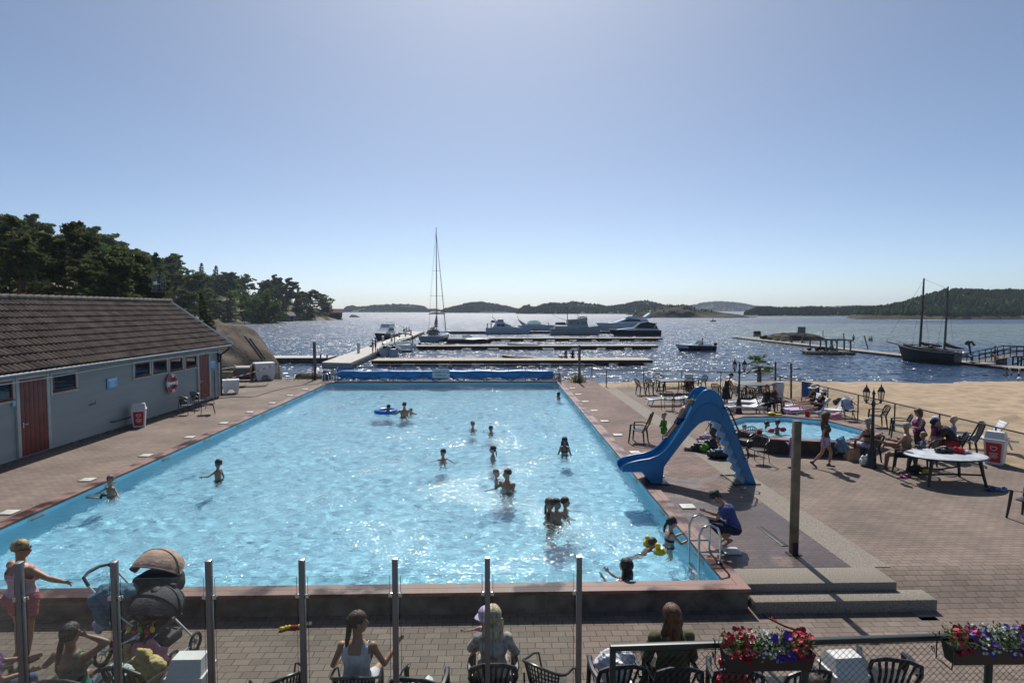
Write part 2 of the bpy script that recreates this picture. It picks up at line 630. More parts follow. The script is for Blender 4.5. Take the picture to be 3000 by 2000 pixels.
def water_mat(name,rough,bscale,bstr):
 m,n,l,b=nt(name)
 n.remove(b)
 rf=n.new('ShaderNodeBsdfRefraction')
 rf.inputs['Roughness'].default_value=0
 rf.inputs['IOR'].default_value=1.33
 rf.inputs[0].default_value=(0.93,0.98,1,1)
 gl=n.new('ShaderNodeBsdfGlossy')
 gl.inputs['Roughness'].default_value=rough
 fr=n.new('ShaderNodeFresnel')
 fr.inputs[0].default_value=1.33
 mx=n.new('ShaderNodeMixShader')
 tc=n.new('ShaderNodeTexCoord')
 nz=n.new('ShaderNodeTexNoise')
 nz.inputs['Scale'].default_value=bscale
 nz.inputs['Detail'].default_value=3
 nz.inputs['Distortion'].default_value=0.6
 l.new(tc.outputs['Object'],nz.inputs['Vector'])
 # gusts: rougher patches where the sun breaks into sparks
 pt=n.new('ShaderNodeTexNoise')
 pt.inputs['Scale'].default_value=0.45
 pt.inputs['Detail'].default_value=3
 l.new(tc.outputs['Object'],pt.inputs['Vector'])
 pr=n.new('ShaderNodeMapRange')
 pr.inputs[1].default_value,pr.inputs[2].default_value=0.42,0.62
 pr.inputs[3].default_value,pr.inputs[4].default_value=bstr*0.45,bstr
 l.new(pt.outputs['Fac'],pr.inputs[0])
 bp=n.new('ShaderNodeBump')
 bp.inputs['Distance'].default_value=0.05
 l.new(pr.outputs[0],bp.inputs['Strength'])
 l.new(nz.outputs['Fac'],bp.inputs['Height'])
 n3=n.new('ShaderNodeTexNoise')
 n3.inputs['Scale'].default_value=13
 n3.inputs['Detail'].default_value=2
 l.new(tc.outputs['Object'],n3.inputs['Vector'])
 b3=n.new('ShaderNodeBump')
 b3.inputs['Distance'].default_value=0.06
 l.new(pr.outputs[0],b3.inputs['Strength'])
 l.new(n3.outputs['Fac'],b3.inputs['Height'])
 l.new(bp.outputs[0],b3.inputs['Normal'])
 l.new(b3.outputs[0],gl.inputs['Normal'])
 l.new(bp.outputs[0],fr.inputs['Normal'])
 l.new(bp.outputs[0],rf.inputs['Normal'])
 l.new(fr.outputs[0],mx.inputs[0])
 l.new(rf.outputs[0],mx.inputs[1])
 l.new(gl.outputs[0],mx.inputs[2])
 l.new(mx.outputs[0],n['Material Output'].inputs[0])
 return m
M_WATER=water_mat('pool_water',0.07,8.0,0.55)
nx,ny=340,660
gx,gy=np.meshgrid(np.linspace(PX0-0.015,PX1+0.015,nx),np.linspace(PY0-0.015,PY1+0.015,ny))
gz=WATER+wave_field(gx,gy,3,100,0.18,0.7,0.048)
water=struct(npmesh('pool_water',np.stack([gx,gy,gz],-1).reshape(-1,3),gridfaces(ny,nx),M_WATER))
water.cycles.is_caustics_caster=True
# ---- sea
m,n,l,b=nt('sea_water')
tc=n.new('ShaderNodeTexCoord')
mp=n.new('ShaderNodeMapping')
mp.inputs['Scale'].default_value=(0.55,1,1)
l.new(tc.outputs['Object'],mp.inputs[0])
# wavelets: the slope of the water is read from noise, so that ripples keep their steepness far out
acc=None
for scale_,amp_ in ((0.2,0.4),(0.8,1.15),(2.5,2.4)):
 w_=n.new('ShaderNodeTexNoise')
 w_.inputs['Scale'].default_value=scale_
 w_.inputs['Detail'].default_value=2
 l.new(mp.outputs[0],w_.inputs['Vector'])
 v_=n.new('ShaderNodeVectorMath')
 v_.operation='MULTIPLY_ADD'
 v_.inputs[1].default_value=(amp_,amp_*1.25,0)
 v_.inputs[2].default_value=(-amp_/2,-amp_*1.25/2,0)
 l.new(w_.outputs['Color'],v_.inputs[0])
 if acc is None:
  acc=v_
 else:
  q_=n.new('ShaderNodeVectorMath')
  l.new(acc.outputs[0],q_.inputs[0])
  l.new(v_.outputs[0],q_.inputs[1])
  acc=q_
up_=n.new('ShaderNodeVectorMath')
up_.inputs[1].default_value=(0,0,1)
l.new(acc.outputs[0],up_.inputs[0])
nn_=n.new('ShaderNodeVectorMath')
nn_.operation='NORMALIZE'
l.new(up_.outputs[0],nn_.inputs[0])
l.new(nn_.outputs[0],b.inputs['Normal'])
n2=n.new('ShaderNodeTexNoise')
n2.inputs['Scale'].default_value=0.012
n2.inputs['Detail'].default_value=4
mp2=n.new('ShaderNodeMapping')
mp2.inputs['Scale'].default_value=(0.5,1.6,1)
l.new(tc.outputs['Object'],mp2.inputs[0])
l.new(mp2.outputs[0],n2.inputs['Vector'])
sp=n.new('ShaderNodeSeparateXYZ')
l.new(tc.outputs['Object'],sp.inputs[0])
def rng(src,a,c,lo=0.0,hi=1.0):
 q=n.new('ShaderNodeMapRange')
 q.inputs[1].default_value,q.inputs[2].default_value=a,c
 q.inputs[3].default_value,q.inputs[4].default_value=lo,hi
 l.new(src,q.inputs[0])
 return q.outputs[0]
def mul(a,c,op='MULTIPLY'):
 q=n.new('ShaderNodeMath')
 q.operation=op
 l.new(a,q.inputs[0])
 l.new(c,q.inputs[1])
 return q.outputs[0]
 # a sandbank lies under the water off the jetty and shows greenish through it
ratio=mul(sp.outputs['X'],sp.outputs['Y'],'DIVIDE')
bank=mul(mul(rng(ratio,0.30,0.50),rng(sp.outputs['Y'],84,112)),rng(sp.outputs['Y'],262,225))
bank=mul(bank,rng(n2.outputs['Fac'],0.3,0.55,0.55,1.0))
cm=n.new('ShaderNodeMix')
cm.data_type='RGBA'
cm.inputs[6].default_value=c4((0.008,0.030,0.075))
cm.inputs[7].default_value=c4((0.105,0.135,0.105))
l.new(bank,cm.inputs[0])
l.new(cm.outputs[2],b.inputs['Base Color'])
# roughness: sheltered and calmer near the beach, ruffled by the wind out in the sound
l.new(rng(sp.outputs['Y'],60,420,0.24,0.42),b.inputs['Roughness'])
l.new(rng(sp.outputs['Y'],70,500,0.4,1.5),b.inputs['Specular IOR Level'])  # specular level boosted with distance to put in the silvery far glitter
b.inputs['IOR'].default_value=1.33
M_SEA=m
mb=MB()
mb.quad((-9000,38.7,SEA),(9000,38.7,SEA),(9000,12000,SEA),(-9000,12000,SEA))
struct(mb.build('sea',M_SEA,smooth=0))
# ---- beach
M_SAND=mat('sand',(0.37,0.275,0.175),0.95,0.2,1.3,1.0,4.0)
def sandz(Y):
 return np.interp(Y,[0,14,22,34,48.3,62],[-0.02,-0.08,-0.2,-0.62,-1.31,-2.4])
gx,gy=np.meshgrid(np.linspace(5.6,95,230),np.linspace(8,58,170))
gz=sandz(gy)+0.17*fbm(gx,gy,5,1.1,3)*np.interp(gy,[8,15,40,47,49],[0.3,1,1,0.25,0.1])+0.25*fbm(gx,gy,9,7,2)*np.interp(gy,[8,15,44,50],[0,1,0.6,0.5])
gz=np.where(gx<15.3,np.minimum(gz,np.where(gy<35.2,-0.9,-0.3)),gz)
gz+=0.28*np.exp(-((gx-22.6)**2+((gy-25.5)*1.5)**2)/0.35)-0.12*np.exp(-((gx-23.4)**2+(gy-25.2)**2)/0.3)
struct(npmesh('beach',np.stack([gx,gy,gz],-1).reshape(-1,3),gridfaces(170,230),M_SAND))
# ---- rock and heath
def land_mat(name,rock,moss,dark,ns=0.11,thr=(0.45,0.6)):
 m,n,l,b=nt(name)
 tc=n.new('ShaderNodeTexCoord')
 nz=n.new('ShaderNodeTexNoise')
 nz.inputs['Scale'].default_value=ns
 nz.inputs['Detail'].default_value=8
 nz.inputs['Roughness'].default_value=0.65
 l.new(tc.outputs['Object'],nz.inputs['Vector'])
 rp=n.new('ShaderNodeValToRGB')
 e=rp.color_ramp.elements
 e[0].position,e[0].color=thr[0],c4(moss)
 e[1].position,e[1].color=thr[1],c4(rock)
 k=e.new(thr[0]-0.12)
 k.color=c4(dark)
 l.new(nz.outputs['Fac'],rp.inputs[0])
 n2=n.new('ShaderNodeTexNoise')
 n2.inputs['Scale'].default_value=ns*14
 n2.inputs['Detail'].default_value=6
 l.new(tc.outputs['Object'],n2.inputs['Vector'])
 mr=n.new('ShaderNodeMapRange')
 mr.inputs[3].default_value,mr.inputs[4].default_value=0.6,1.35
 l.new(n2.outputs['Fac'],mr.inputs[0])
 s=n.new('ShaderNodeVectorMath')
 s.operation='SCALE'
 l.new(rp.outputs[0],s.inputs[0])
 l.new(mr.outputs[0],s.inputs['Scale'])
 l.new(s.outputs[0],b.inputs['Base Color'])
 b.inputs['Roughness'].default_value=0.95
 b.inputs['Specular IOR Level'].default_value=0.08
 bp=n.new('ShaderNodeBump')
 bp.inputs['Strength'].default_value=0.9
 bp.inputs['Distance'].default_value=0.03/ns
 l.new(n2.outputs['Fac'],bp.inputs['Height'])
 l.new(bp.outputs[0],b.inputs['Normal'])
 return m
M_LAND=land_mat('rock_and_heath',(0.30,0.26,0.22),(0.10,0.105,0.04),(0.045,0.055,0.025),0.13,(0.5,0.6))
M_ROCK=land_mat('grey_rock',(0.19,0.155,0.125),(0.12,0.098,0.08),(0.05,0.042,0.034),0.5,(0.42,0.6))
SHORE=np.array([(-17.6,36),(-21,44),(-25,50),(-50,100),(-88,185),(-122,262),(-104,306),(-92,338),(-88,352),(-112,430),(-165,560),(-460,640),(-460,-20),(-17.6,-20)],float)
def inland(X,Y,poly=SHORE):
 """distance inland of the shore (negative at sea)"""
 d=np.full(X.shape,1e9)
 ins=np.zeros(X.shape,bool)
 for i in range(len(poly)):
  a,c=poly[i],poly[(i+1)%len(poly)]
  e_=c-a
  t=np.clip(((X-a[0])*e_[0]+(Y-a[1])*e_[1])/(e_@e_),0,1)
  d=np.minimum(d,np.hypot(X-a[0]-t*e_[0],Y-a[1]-t*e_[1]))
  cr=((a[1]>Y)!=(c[1]>Y))
  with np.errstate(divide='ignore',invalid='ignore'):
   xi=(c[0]-a[0])*(Y-a[1])/(c[1]-a[1])+a[0]
  ins^=cr&(X<xi)
 return np.where(ins,d,-d)
def landz(X,Y):
 X,Y=np.asarray(X,float),np.asarray(Y,float)
 s=inland(X,Y)
 hm=np.interp(Y,[0,40,90,200,300,400,560],[9,11.5,14,19,15,10,4])
 h=np.where(s>0,SEA+1.3*np.minimum(1,s/2.5)+hm*(1-np.exp(-np.maximum(0,s-3.5)/24)),SEA+s*0.5)
 h=h+np.clip(s/14,0,1)*(3.2*fbm(X,Y,21,22,4))+np.clip((s+1)/3,0,1)*0.35*fbm(X,Y,33,4,3)
 near=np.clip((X+17.3)/-9,0,1)
 return np.where(Y<42,np.minimum(h,-0.3+near*14),h)
gx,gy=np.meshgrid(np.linspace(-330,-17.3,190),np.concatenate([np.linspace(2,110,80),np.linspace(112,600,110)]))
gz=landz(gx,gy)
struct(npmesh('hillside',np.stack([gx,gy,gz],-1).reshape(-1,3),gridfaces(190,190),M_LAND))
def boulder(name,c,r,seed,m=M_ROCK,n=48,amp=0.25):
 u=np.linspace(0,2*PI,n*2,endpoint=False)
 w=np.linspace(-PI/2,PI/2,n)
 U,W=np.meshgrid(u,w)
 X,Y,Z=np.cos(W)*np.cos(U),np.cos(W)*np.sin(U),np.sin(W)
 d=1+amp*(fbm(X*3+9+Z,Y*3+9-Z,seed,1.7,3))+amp*0.25*fbm(X*9+Z*4,Y*9+Z*5,seed+4,1.5,3)
 V=np.stack([X*d*r[0],Y*d*r[1],Z*d*r[2]],-1).reshape(-1,3)
 i=np.arange(n*2*n).reshape(n,n*2)
 j=np.roll(i,-1,1)
 f=np.stack([i[:-1],j[:-1],j[1:],i[1:]],-1).reshape(-1,4)
 o=npmesh(name,V,f,m)
 o.location=c
 return o
tag(boulder('boulder',(-23.6,48.5,-2.2),(5.9,7.5,5.3),4,amp=0.22),'large rounded grey rock rising behind the corner of the bathhouse','rock')
for k,(u,v,s) in enumerate(((885,1100,.42),(905,1104,.5),(930,1103,.38),(958,1106,.34))):
 p=G(u,v+6,-0.5)
 tag(boulder('shore_rock',(p.x,p.y+0.2,-0.55),(s*1.3,s,s),40+k,n=18),('low brown shore rock furthest from the blue box','brown shore rock leaning on the tall weathered pole','rounded shore rock beside the tall weathered pole','small shore rock against the blue box')[k],'rock','rocks behind the pool deck')
 # ---- islands and hills across the water
M_ISLE=land_mat('island_rock',(0.12,0.095,0.08),(0.04,0.046,0.026),(0.024,0.029,0.017),0.05,(0.5,0.64))
def leafmat(name,c,c2,sc_=0.7,trans=0.35):
 m,n,l,b=nt(name)
 n.remove(b)
 tc=n.new('ShaderNodeTexCoord')
 nz=n.new('ShaderNodeTexNoise')
 nz.inputs['Scale'].default_value=sc_
 nz.inputs['Detail'].default_value=5
 l.new(tc.outputs['Object'],nz.inputs['Vector'])
 oi=n.new('ShaderNodeObjectInfo')
 rp=n.new('ShaderNodeValToRGB')
 e=rp.color_ramp.elements
 e[0].position,e[0].color=0.32,c4(c)
 e[1].position,e[1].color=0.68,c4(c2)
 l.new(nz.outputs['Fac'],rp.inputs[0])
 hs=n.new('ShaderNodeHueSaturation')
 mr=n.new('ShaderNodeMapRange')
 mr.inputs[3].default_value,mr.inputs[4].default_value=0.7,1.3
 l.new(oi.outputs['Random'],mr.inputs[0])
 l.new(mr.outputs[0],hs.inputs['Value'])
 l.new(rp.outputs[0],hs.inputs['Color'])
 df=n.new('ShaderNodeBsdfDiffuse')
 tr=n.new('ShaderNodeBsdfTranslucent')
 mx=n.new('ShaderNodeMixShader')
 mx.inputs[0].default_value=trans
 l.new(hs.outputs[0],df.inputs[0])
 l.new(hs.outputs[0],tr.inputs[0])
 l.new(df.outputs[0],mx.inputs[1])
 l.new(tr.outputs[0],mx.inputs[2])
 l.new(mx.outputs[0],n['Material Output'].inputs[0])
 return m
M_FOREST=leafmat('far_forest',(0.035,0.05,0.025),(0.085,0.11,0.04),0.02,0.15)
def treeblobs(name,P,H,seed,m=M_FOREST):
 """ragged little crowns, one mesh for a far wood that reads as one mass"""
 rs=np.random.RandomState(seed)
 nseg,rows=6,4
 prof=[(0.55,0.0),(1.0,0.3),(0.72,0.65),(0.12,1.0)]
 N=len(P)
 a=np.arange(nseg)*2*PI/nseg
 V=np.zeros((N,rows,nseg,3))
 wid=H*rs.uniform(0.28,0.5,N)
 for i,(r_,z_) in enumerate(prof):
  rr=r_*wid[:,None]*rs.uniform(0.6,1.35,(N,nseg))
  aa=a[None]+rs.uniform(0,1,N)[:,None]
  V[:,i,:,0]=P[:,0,None]+rr*np.cos(aa)
  V[:,i,:,1]=P[:,1,None]+rr*np.sin(aa)
  V[:,i,:,2]=P[:,2,None]+H[:,None]*(z_-0.12)+H[:,None]*rs.uniform(-0.09,0.09,(N,nseg))
 i=np.arange(N*rows*nseg).reshape(N,rows,nseg)
 j=np.roll(i,-1,2)
 f=np.stack([i[:,:-1],j[:,:-1],j[:,1:],i[:,1:]],-1).reshape(-1,4)
 return struct(npmesh(name,V.reshape(-1,3),f,m,smooth=False),'stuff')
def island(name,prof,y,depth,th,ntree,seed,bare=0.05,m=M_ISLE,fm=M_FOREST):
 """prof: (u, v of the skyline) along the photo; y: distance of its shore"""
 us=[p[0] for p in prof]
 k,nr=150,26
 U=np.linspace(us[0],us[-1],k)
 T=np.linspace(0,1,nr)
 top=np.interp(U,us,[p[1] for p in prof])
 V=np.zeros((nr,k,3))
 cx=np.array([PY(u,907,y).x for u in U])
 zt=np.array([PY(u,v,y+depth*0.5).z for u,v in zip(U,top)])
 zt=np.maximum(zt-th*0.8,SEA+0.5)
 edge=np.clip(np.minimum(U-us[0],us[-1]-U)/((us[-1]-us[0])*0.06),0,1)**0.6
 for i,t in enumerate(T):
  yy=y+depth*t+y*0.03*fbm(cx,cx*0+i*3,seed,y*0.06,3)*(1-t)
  sh=min(1,(t/0.5))**0.75 if t<0.5 else 1-((t-0.5)/0.5)**2*0.8
  V[i,:,0]=cx*yy/y
  V[i,:,1]=yy
  V[i,:,2]=SEA-1.2+(zt-SEA+1.2)*sh*edge+(0 if t==0 else 1)*0.12*(zt-SEA)*fbm(cx,cx*0+yy,seed+7,y*0.03,4)*min(1,t*6)
 struct(npmesh(name,V.reshape(-1,3),gridfaces(nr,k),m))
 if ntree:
  rs=np.random.RandomState(seed)
  ii,jj=rs.uniform(0.7,nr*0.8,ntree),rs.uniform(2,k-3,ntree)
  i0,j0=ii.astype(int),jj.astype(int)
  P=V[i0,j0]+(V[i0+1,j0]-V[i0,j0])*(ii-i0)[:,None]+(V[i0,j0+1]-V[i0,j0])*(jj-j0)[:,None]
  ok=(P[:,2]>SEA+bare*(V[:,:,2].max()-SEA))&(fbm(P[:,0],P[:,1],seed+3,y*0.04,3)>-0.28)
  P=P[ok]
  treeblobs(name+'_wood',P,th*rs.uniform(0.55,1.25,len(P)),seed,fm)
island('distant_ridge',[(2380,905),(2420,897),(2500,893),(2560,895),(2640,900)],2600,500,6,1500,61)
island('distant_hill',[(1950,905),(2010,897),(2060,886),(2110,881),(2150,884),(2200,893),(2270,901),(2400,904)],1900,500,5,3500,62)
island('skerry_islands',[(998,908),(1012,898),(1030,895),(1048,898),(1075,896),(1100,892),(1140,888),(1165,890),(1200,890),(1240,896),(1265,908)],1300,260,4.5,2600,63)
island('sound_islands',[(1240,906),(1270,903),(1300,908),(1330,901)],1700,200,4,500,64)
island('wooded_island',[(1285,909),(1310,901),(1345,894),(1365,888),(1410,884),(1440,888),(1480,894),(1520,905),(1560,907)],1050,260,4.5,2600,65)
island('wooded_headland',[(1505,909),(1525,897),(1550,892),(1565,899),(1590,890),(1620,886),(1645,889),(1680,883),(1720,887),(1750,890),(1780,897),(1830,890),(1860,884),(1895,879),(1925,887),(1960,898),(2020,905)],800,230,4.2,3600,66)
island('low_green_coast',[(2170,909),(2195,901),(2240,897),(2280,900),(2330,899),(2400,897),(2450,900),(2520,896),(2600,895),(2700,893),(2800,890),(3050,888)],530,200,3.4,5000,67)
island('wooded_hill',[(2470,912),(2530,900),(2600,893),(2650,882),(2690,868),(2740,852),(2790,844),(2850,846),(2920,848),(3000,850),(3150,850),(3400,862)],345,190,3.6,9000,68,bare=0.12)
island('rocky_islet',[(1838,928),(1860,912),(1890,900),(1925,892),(1965,889),(1990,891),(2010,889),(2040,900),(2080,906),(2120,911),(2160,916),(2200,924),(2235,932)],425,40,1.3,260,69,bare=0.45)
island('low_skerry',[(1254,918),(1268,914),(1280,913),(1296,916),(1308,919)],760,20,0.2,0,70)
island('point_skerry',[(1022,926),(1030,921),(1042,922),(1056,928)],455,12,0.2,0,71)
# ============================================================ BATHHOUSE
WX,WY0,WY1=-14.3,9.0,31.1
RX,RZ=-17.0,4.92
EX,EZ=-13.88,2.74
def siding(name,col):
 m,n,l,b=nt(name)
 tc=n.new('ShaderNodeTexCoord')
 nz=n.new('ShaderNodeTexNoise')
 nz.inputs['Scale'].default_value=1.2
 nz.inputs['Detail'].default_value=5
 mp=n.new('ShaderNodeMapping')
 mp.inputs['Scale'].default_value=(1,0.5,4)
 l.new(tc.outputs['Object'],mp.inputs[0])
 l.new(mp.outputs[0],nz.inputs['Vector'])
 rp=n.new('ShaderNodeValToRGB')
 rp.color_ramp.elements[0].color=c4([x*0.8 for x in col])
 rp.color_ramp.elements[1].color=c4([x*1.12 for x in col])
 l.new(nz.outputs['Fac'],rp.inputs[0])
 l.new(rp.outputs[0],b.inputs['Base Color'])
 b.inputs['Roughness'].default_value=0.6
 return m
M_WALL=siding('grey_green_boards',(0.30,0.315,0.305))
M_TRIM=mat('grey_trim',(0.45,0.46,0.44),0.55,0.1,3)
M_TILE=mat('roof_tile',(0.092,0.07,0.06),0.9,0.35,2.2,0.5,18,spec=0.15)
M_RIDGE=mat('ridge_tile',(0.15,0.125,0.11),0.85,0.3,3,0.5,18,spec=0.2)
M_RED=mat('oxide_red_paint',(0.16,0.028,0.022),0.5,0.2,3)
M_WHITE=mat('white_paint',(0.78,0.79,0.78),0.45,0.06,4)
M_BLACK=mat('black_plastic',(0.018,0.019,0.02),0.4,0.2,6)
M_ALU=mat('brushed_alu',(0.55,0.55,0.54),0.35,0.1,8,metal=1.0)
M_STEEL=mat('polished_steel',(0.62,0.62,0.6),0.16,0.06,8,metal=1.0)
M_DARK=mat('dark_interior',(0.02,0.02,0.022),0.8)
M_SIGN=mat('sign_blue',(0.12,0.42,0.70),0.4,0.06,3)
M_WLET=mat('sign_white',(0.75,0.80,0.84),0.5,0.05,3)
def paneglass():
 m,n,l,b=nt('window_glass')
 b.inputs['Base Color'].default_value=(0.012,0.018,0.02,1)
 b.inputs['Roughness'].default_value=0.03
 b.inputs['Specular IOR Level'].default_value=1.0
 tc=n.new('ShaderNodeTexCoord')
 nz=n.new('ShaderNodeTexNoise')
 nz.inputs['Scale'].default_value=3
 l.new(tc.outputs['Object'],nz.inputs['Vector'])
 bp=n.new('ShaderNodeBump')
 bp.inputs['Strength'].default_value=0.04
 l.new(nz.outputs['Fac'],bp.inputs['Height'])
 l.new(bp.outputs[0],b.inputs['Normal'])
 return m
M_PANE=paneglass()
house=thing('bathhouse','long grey boarded bathhouse with a brown tiled roof and red doors beside the pool','building',(0,0,0))
# wall: overlapping horizontal boards, gable at the far end
mb=MB()
bh=0.125
k=int(2.75/bh)
for i in range(k):
 z0=0.1+i*bh
 mb.add([(WX+0.026,WY0,z0),(WX+0.026,WY1,z0),(WX+0.002,WY1,z0+bh),(WX+0.002,WY0,z0+bh),(WX-0.01,WY0,z0),(WX-0.01,WY1,z0)],[(0,1,2,3),(4,5,1,0)])
mb.quad((WX-0.02,WY0,-0.1),(WX-0.02,WY1,-0.1),(WX-0.02,WY1,0.12),(WX-0.02,WY0,0.12),1)
for i in range(38):
 z0=0.1+i*bh
 if z0>4.7:
  break
 half=min(2.7,max(0.05,(RZ-0.12-z0)/(RZ-EZ)*(EX-RX))-0.1)
 half=min(half,WX-RX)
 if half>0.06:
  mb.quad((RX-half,WY1+0.018,z0),(RX+half,WY1+0.018,z0),(RX+half,WY1,z0+bh),(RX-half,WY1,z0+bh))
mb.quad((RX-(WX-RX),WY0,0),(RX-(WX-RX),WY1,0),(RX-(WX-RX),WY1,2.8),(RX-(WX-RX),WY0,2.8))
mb.build('wall',[M_WALL,M_CONC],house,smooth=0)
mb=MB()
mb.box((WX+0.025,WY1-0.05,1.4),(0.07,0.14,2.6),0.005)
mb.box((WX+0.03,20.5,2.62),(0.05,23.0,0.16),0.005)
mb.box((EX-0.22,20.3,2.66),(0.40,22.6,0.03),0.0)
mb.build('trim',M_TRIM,house)
# roof: pantiles
rl=math.hypot(EX-RX,RZ-EZ)
sx,sz=(EX-RX)/rl,(EZ-RZ)/rl
nxn,nzn=-sz,sx
rows=10
rh=rl/rows
YS=np.arange(8.6,31.62,0.0275)
prof=0.030*np.abs(np.cos(PI*(YS-8.6)/0.22))**0.8+0.012*np.cos(2*PI*(YS-8.6)/0.22)
rs=np.random.RandomState(2)
Vr,Fr=[],[]
for r_ in range(rows):
 jit=np.repeat(rs.uniform(-0.006,0.006,len(YS)//8+1),8)[:len(YS)]
 for a_,(d_,h_) in enumerate(((r_*rh-0.01,0.012),(r_*rh+rh*0.5,0.035),((r_+1)*rh+0.03,0.062),((r_+1)*rh+0.03,0.02))):
  hh=h_+prof*(1 if a_<3 else 0.75)+jit
  Vr.append(np.stack([RX+sx*d_+nxn*hh,YS,RZ+sz*d_+nzn*hh],-1))
Vr=np.array(Vr)
nr,nc=Vr.shape[:2]
idx=np.arange(nr*nc).reshape(nr,nc)
for r_ in range(rows):
 for a_ in range(3):
  i0=idx[r_*4+a_]
  i1=idx[r_*4+a_+1]
  Fr.append(np.stack([i0[:-1],i0[1:],i1[1:],i1[:-1]],-1))
roof=npmesh('roof',Vr.reshape(-1,3),np.concatenate(Fr),M_TILE,parent=house)
roof.data.set_sharp_from_angle(angle=R(50))
mb=MB()
mb.quad((RX,8.6,RZ-0.03),(RX,31.6,RZ-0.03),(EX,31.6,EZ-0.03),(EX,8.6,EZ-0.03))
mb.quad((RX,8.6,RZ),(RX,31.6,RZ),(2*RX-EX,31.6,EZ),(2*RX-EX,8.6,EZ))
mb.build('roof_deck',M_TILE,house,smooth=0)
mb=MB()
for y in np.arange(8.7,31.6,0.36):
 mb.path([(RX,y,RZ+0.055),(RX,y+0.2,RZ+0.062),(RX,y+0.385,RZ+0.075)],[0.115,0.12,0.128],10)
mb.build('ridge_caps',M_RIDGE,house)
mb=MB()
p0,p1=Vector((RX,31.64,RZ+0.10)),Vector((EX+0.1,31.64,EZ+0.05))
mb.path([p0,p1],0.055,4)
mb.build('verge_board',M_WHITE,house,smooth=0)
mb=MB()
gx_=EX+0.05
mb.path([(gx_,8.6,EZ-0.10),(gx_,31.5,EZ-0.06)],0.062,10)
mb.build('gutter',mat('gutter_blue_grey',(0.13,0.17,0.20),0.45),house)
mb=MB()
mb.path([(gx_,31.35,EZ-0.1),(gx_-0.05,31.3,EZ-0.25),(WX+0.09,31.2,EZ-0.5),(WX+0.08,31.16,EZ-0.75),(WX+0.08,31.16,0.08)],0.045,8)
mb.build('downpipe',M_BLACK,house)
mb=MB()
pts=[(EX-0.1,y,2.46+0.03*math.sin(y*0.6)) for y in np.arange(9,31.3,0.8)]
mb.path(pts,0.014,5)
mb.build('string_light_cable',M_WHITE,house)
def onwall(x,y):
 """zoom coordinates of the wall close-up -> (Y, Z) on the wall plane"""
 p=PX(x/3.136,1000+y/3.136,WX+0.03)
 return p.y,p.z
def window(x0,yt,x1,yb):
 (ya,za),(yb_,zb)=onwall(x0,yt),onwall(x1,yb)
 zc_t,zc_b=onwall(x0,yt)[1],onwall(x1,yb)[1]
 cy,w=(ya+yb_)/2,abs(yb_-ya)
 zt=onwall((x0+x1)/2,(yt+0) if False else yt)[1]
 return cy,w
def add_window(cy,w,zt,zb):
 cz,h=(zt+zb)/2,zt-zb
 mb=MB()
 t=0.055
 for dy in (-1,1):
  mb.box((WX+0.035,cy+dy*(w/2-t/2),cz),(0.06,t,h),0.006)
 for dz in (-1,1):
  mb.box((WX+0.036,cy,cz+dz*(h/2-t/2)),(0.06,w-2*t-0.002,t),0.006)
 f=mb.build('window',M_RED,house)
 mb=MB()
 mb.box((WX+0.024,cy,cz),(0.012,w-0.1,h-0.1))
 mb.build('pane',M_PANE,f)
 mb=MB()
 for dy in (-1,1):
  mb.box((WX+0.03,cy+dy*(w/2+0.052),cz-0.01),(0.05,0.1,h+0.22),0.004)
 for dz in (-1,1):
  mb.box((WX+0.031,cy,cz+dz*(h/2+0.052)),(0.05,w+0.002,0.1),0.004)
 mb.build('surround',M_TRIM,f)
 mb=MB()
 mb.box((WX+0.07,cy,zb-0.015),(0.09,w+0.04,0.025),0.004)
 mb.build('sill',M_RED,f)
def midz(xa,xb,ys_top,ys_bot):
 """top and bottom heights measured at the near and far edges, averaged"""
 zt=(onwall(xa,ys_top[0])[1]+onwall(xb,ys_top[1])[1])/2
 zb=(onwall(xa,ys_bot[0])[1]+onwall(xb,ys_bot[1])[1])/2
 return zt,zb
for xa,xb,yt,yb in ((475,690,(308,283),(462,428)),(1235,1372,(203,185),(328,305)),(1405,1530,(180,165),(293,275)),(1560,1675,(160,145),(272,254)),(1705,1805,(140,126),(242,227)),(-130,103,(395,362),(570,535))):
 y0,y1=onwall(xa,300)[0],onwall(xb,300)[0]
 zt,zb=midz(xa,xb,yt,yb)
 add_window((y0+y1)/2,y1-y0,zt,zb)
def add_door(xa,xb,yt,yb,handle):
 y0,y1=onwall(xa,600)[0],onwall(xb,600)[0]
 zt,zb=midz(xa,xb,yt,yb)
 zb=max(0.02,zb)
 cy,w,h=(y0+y1)/2,y1-y0,zt-zb
 mb=MB()
 nb=6
 for i in range(nb):
  mb.box((WX+0.04,y0+w*(i+0.5)/nb,zb+h/2),(0.045,w/nb-0.008,h),0.005)
 mb.box((WX+0.03,cy,zb+h/2),(0.03,w,h))
 d=mb.build('door',M_RED,house)
 mb=MB()
 for s in (-1,1):
  mb.box((WX+0.045,cy+s*(w/2+0.062),zb+h/2+0.05),(0.07,0.12,h+0.1),0.005)
 mb.box((WX+0.046,cy,zt+0.062),(0.07,w,0.12),0.005)
 mb.build('frame',M_TRIM,d)
 mb=MB()
 hy=y0+0.09
 mb.box((WX+0.075,hy,1.08),(0.012,0.04,0.16),0.004)
 mb.path([(WX+0.075,hy,1.1),(WX+0.12,hy,1.1),(WX+0.122,hy+0.13,1.1)],0.011,7)
 mb.build('handle',M_ALU,d)
add_door(172,425,(348,320),(1058,998),1)
add_door(1832,1924,(118,108),(525,505),1)
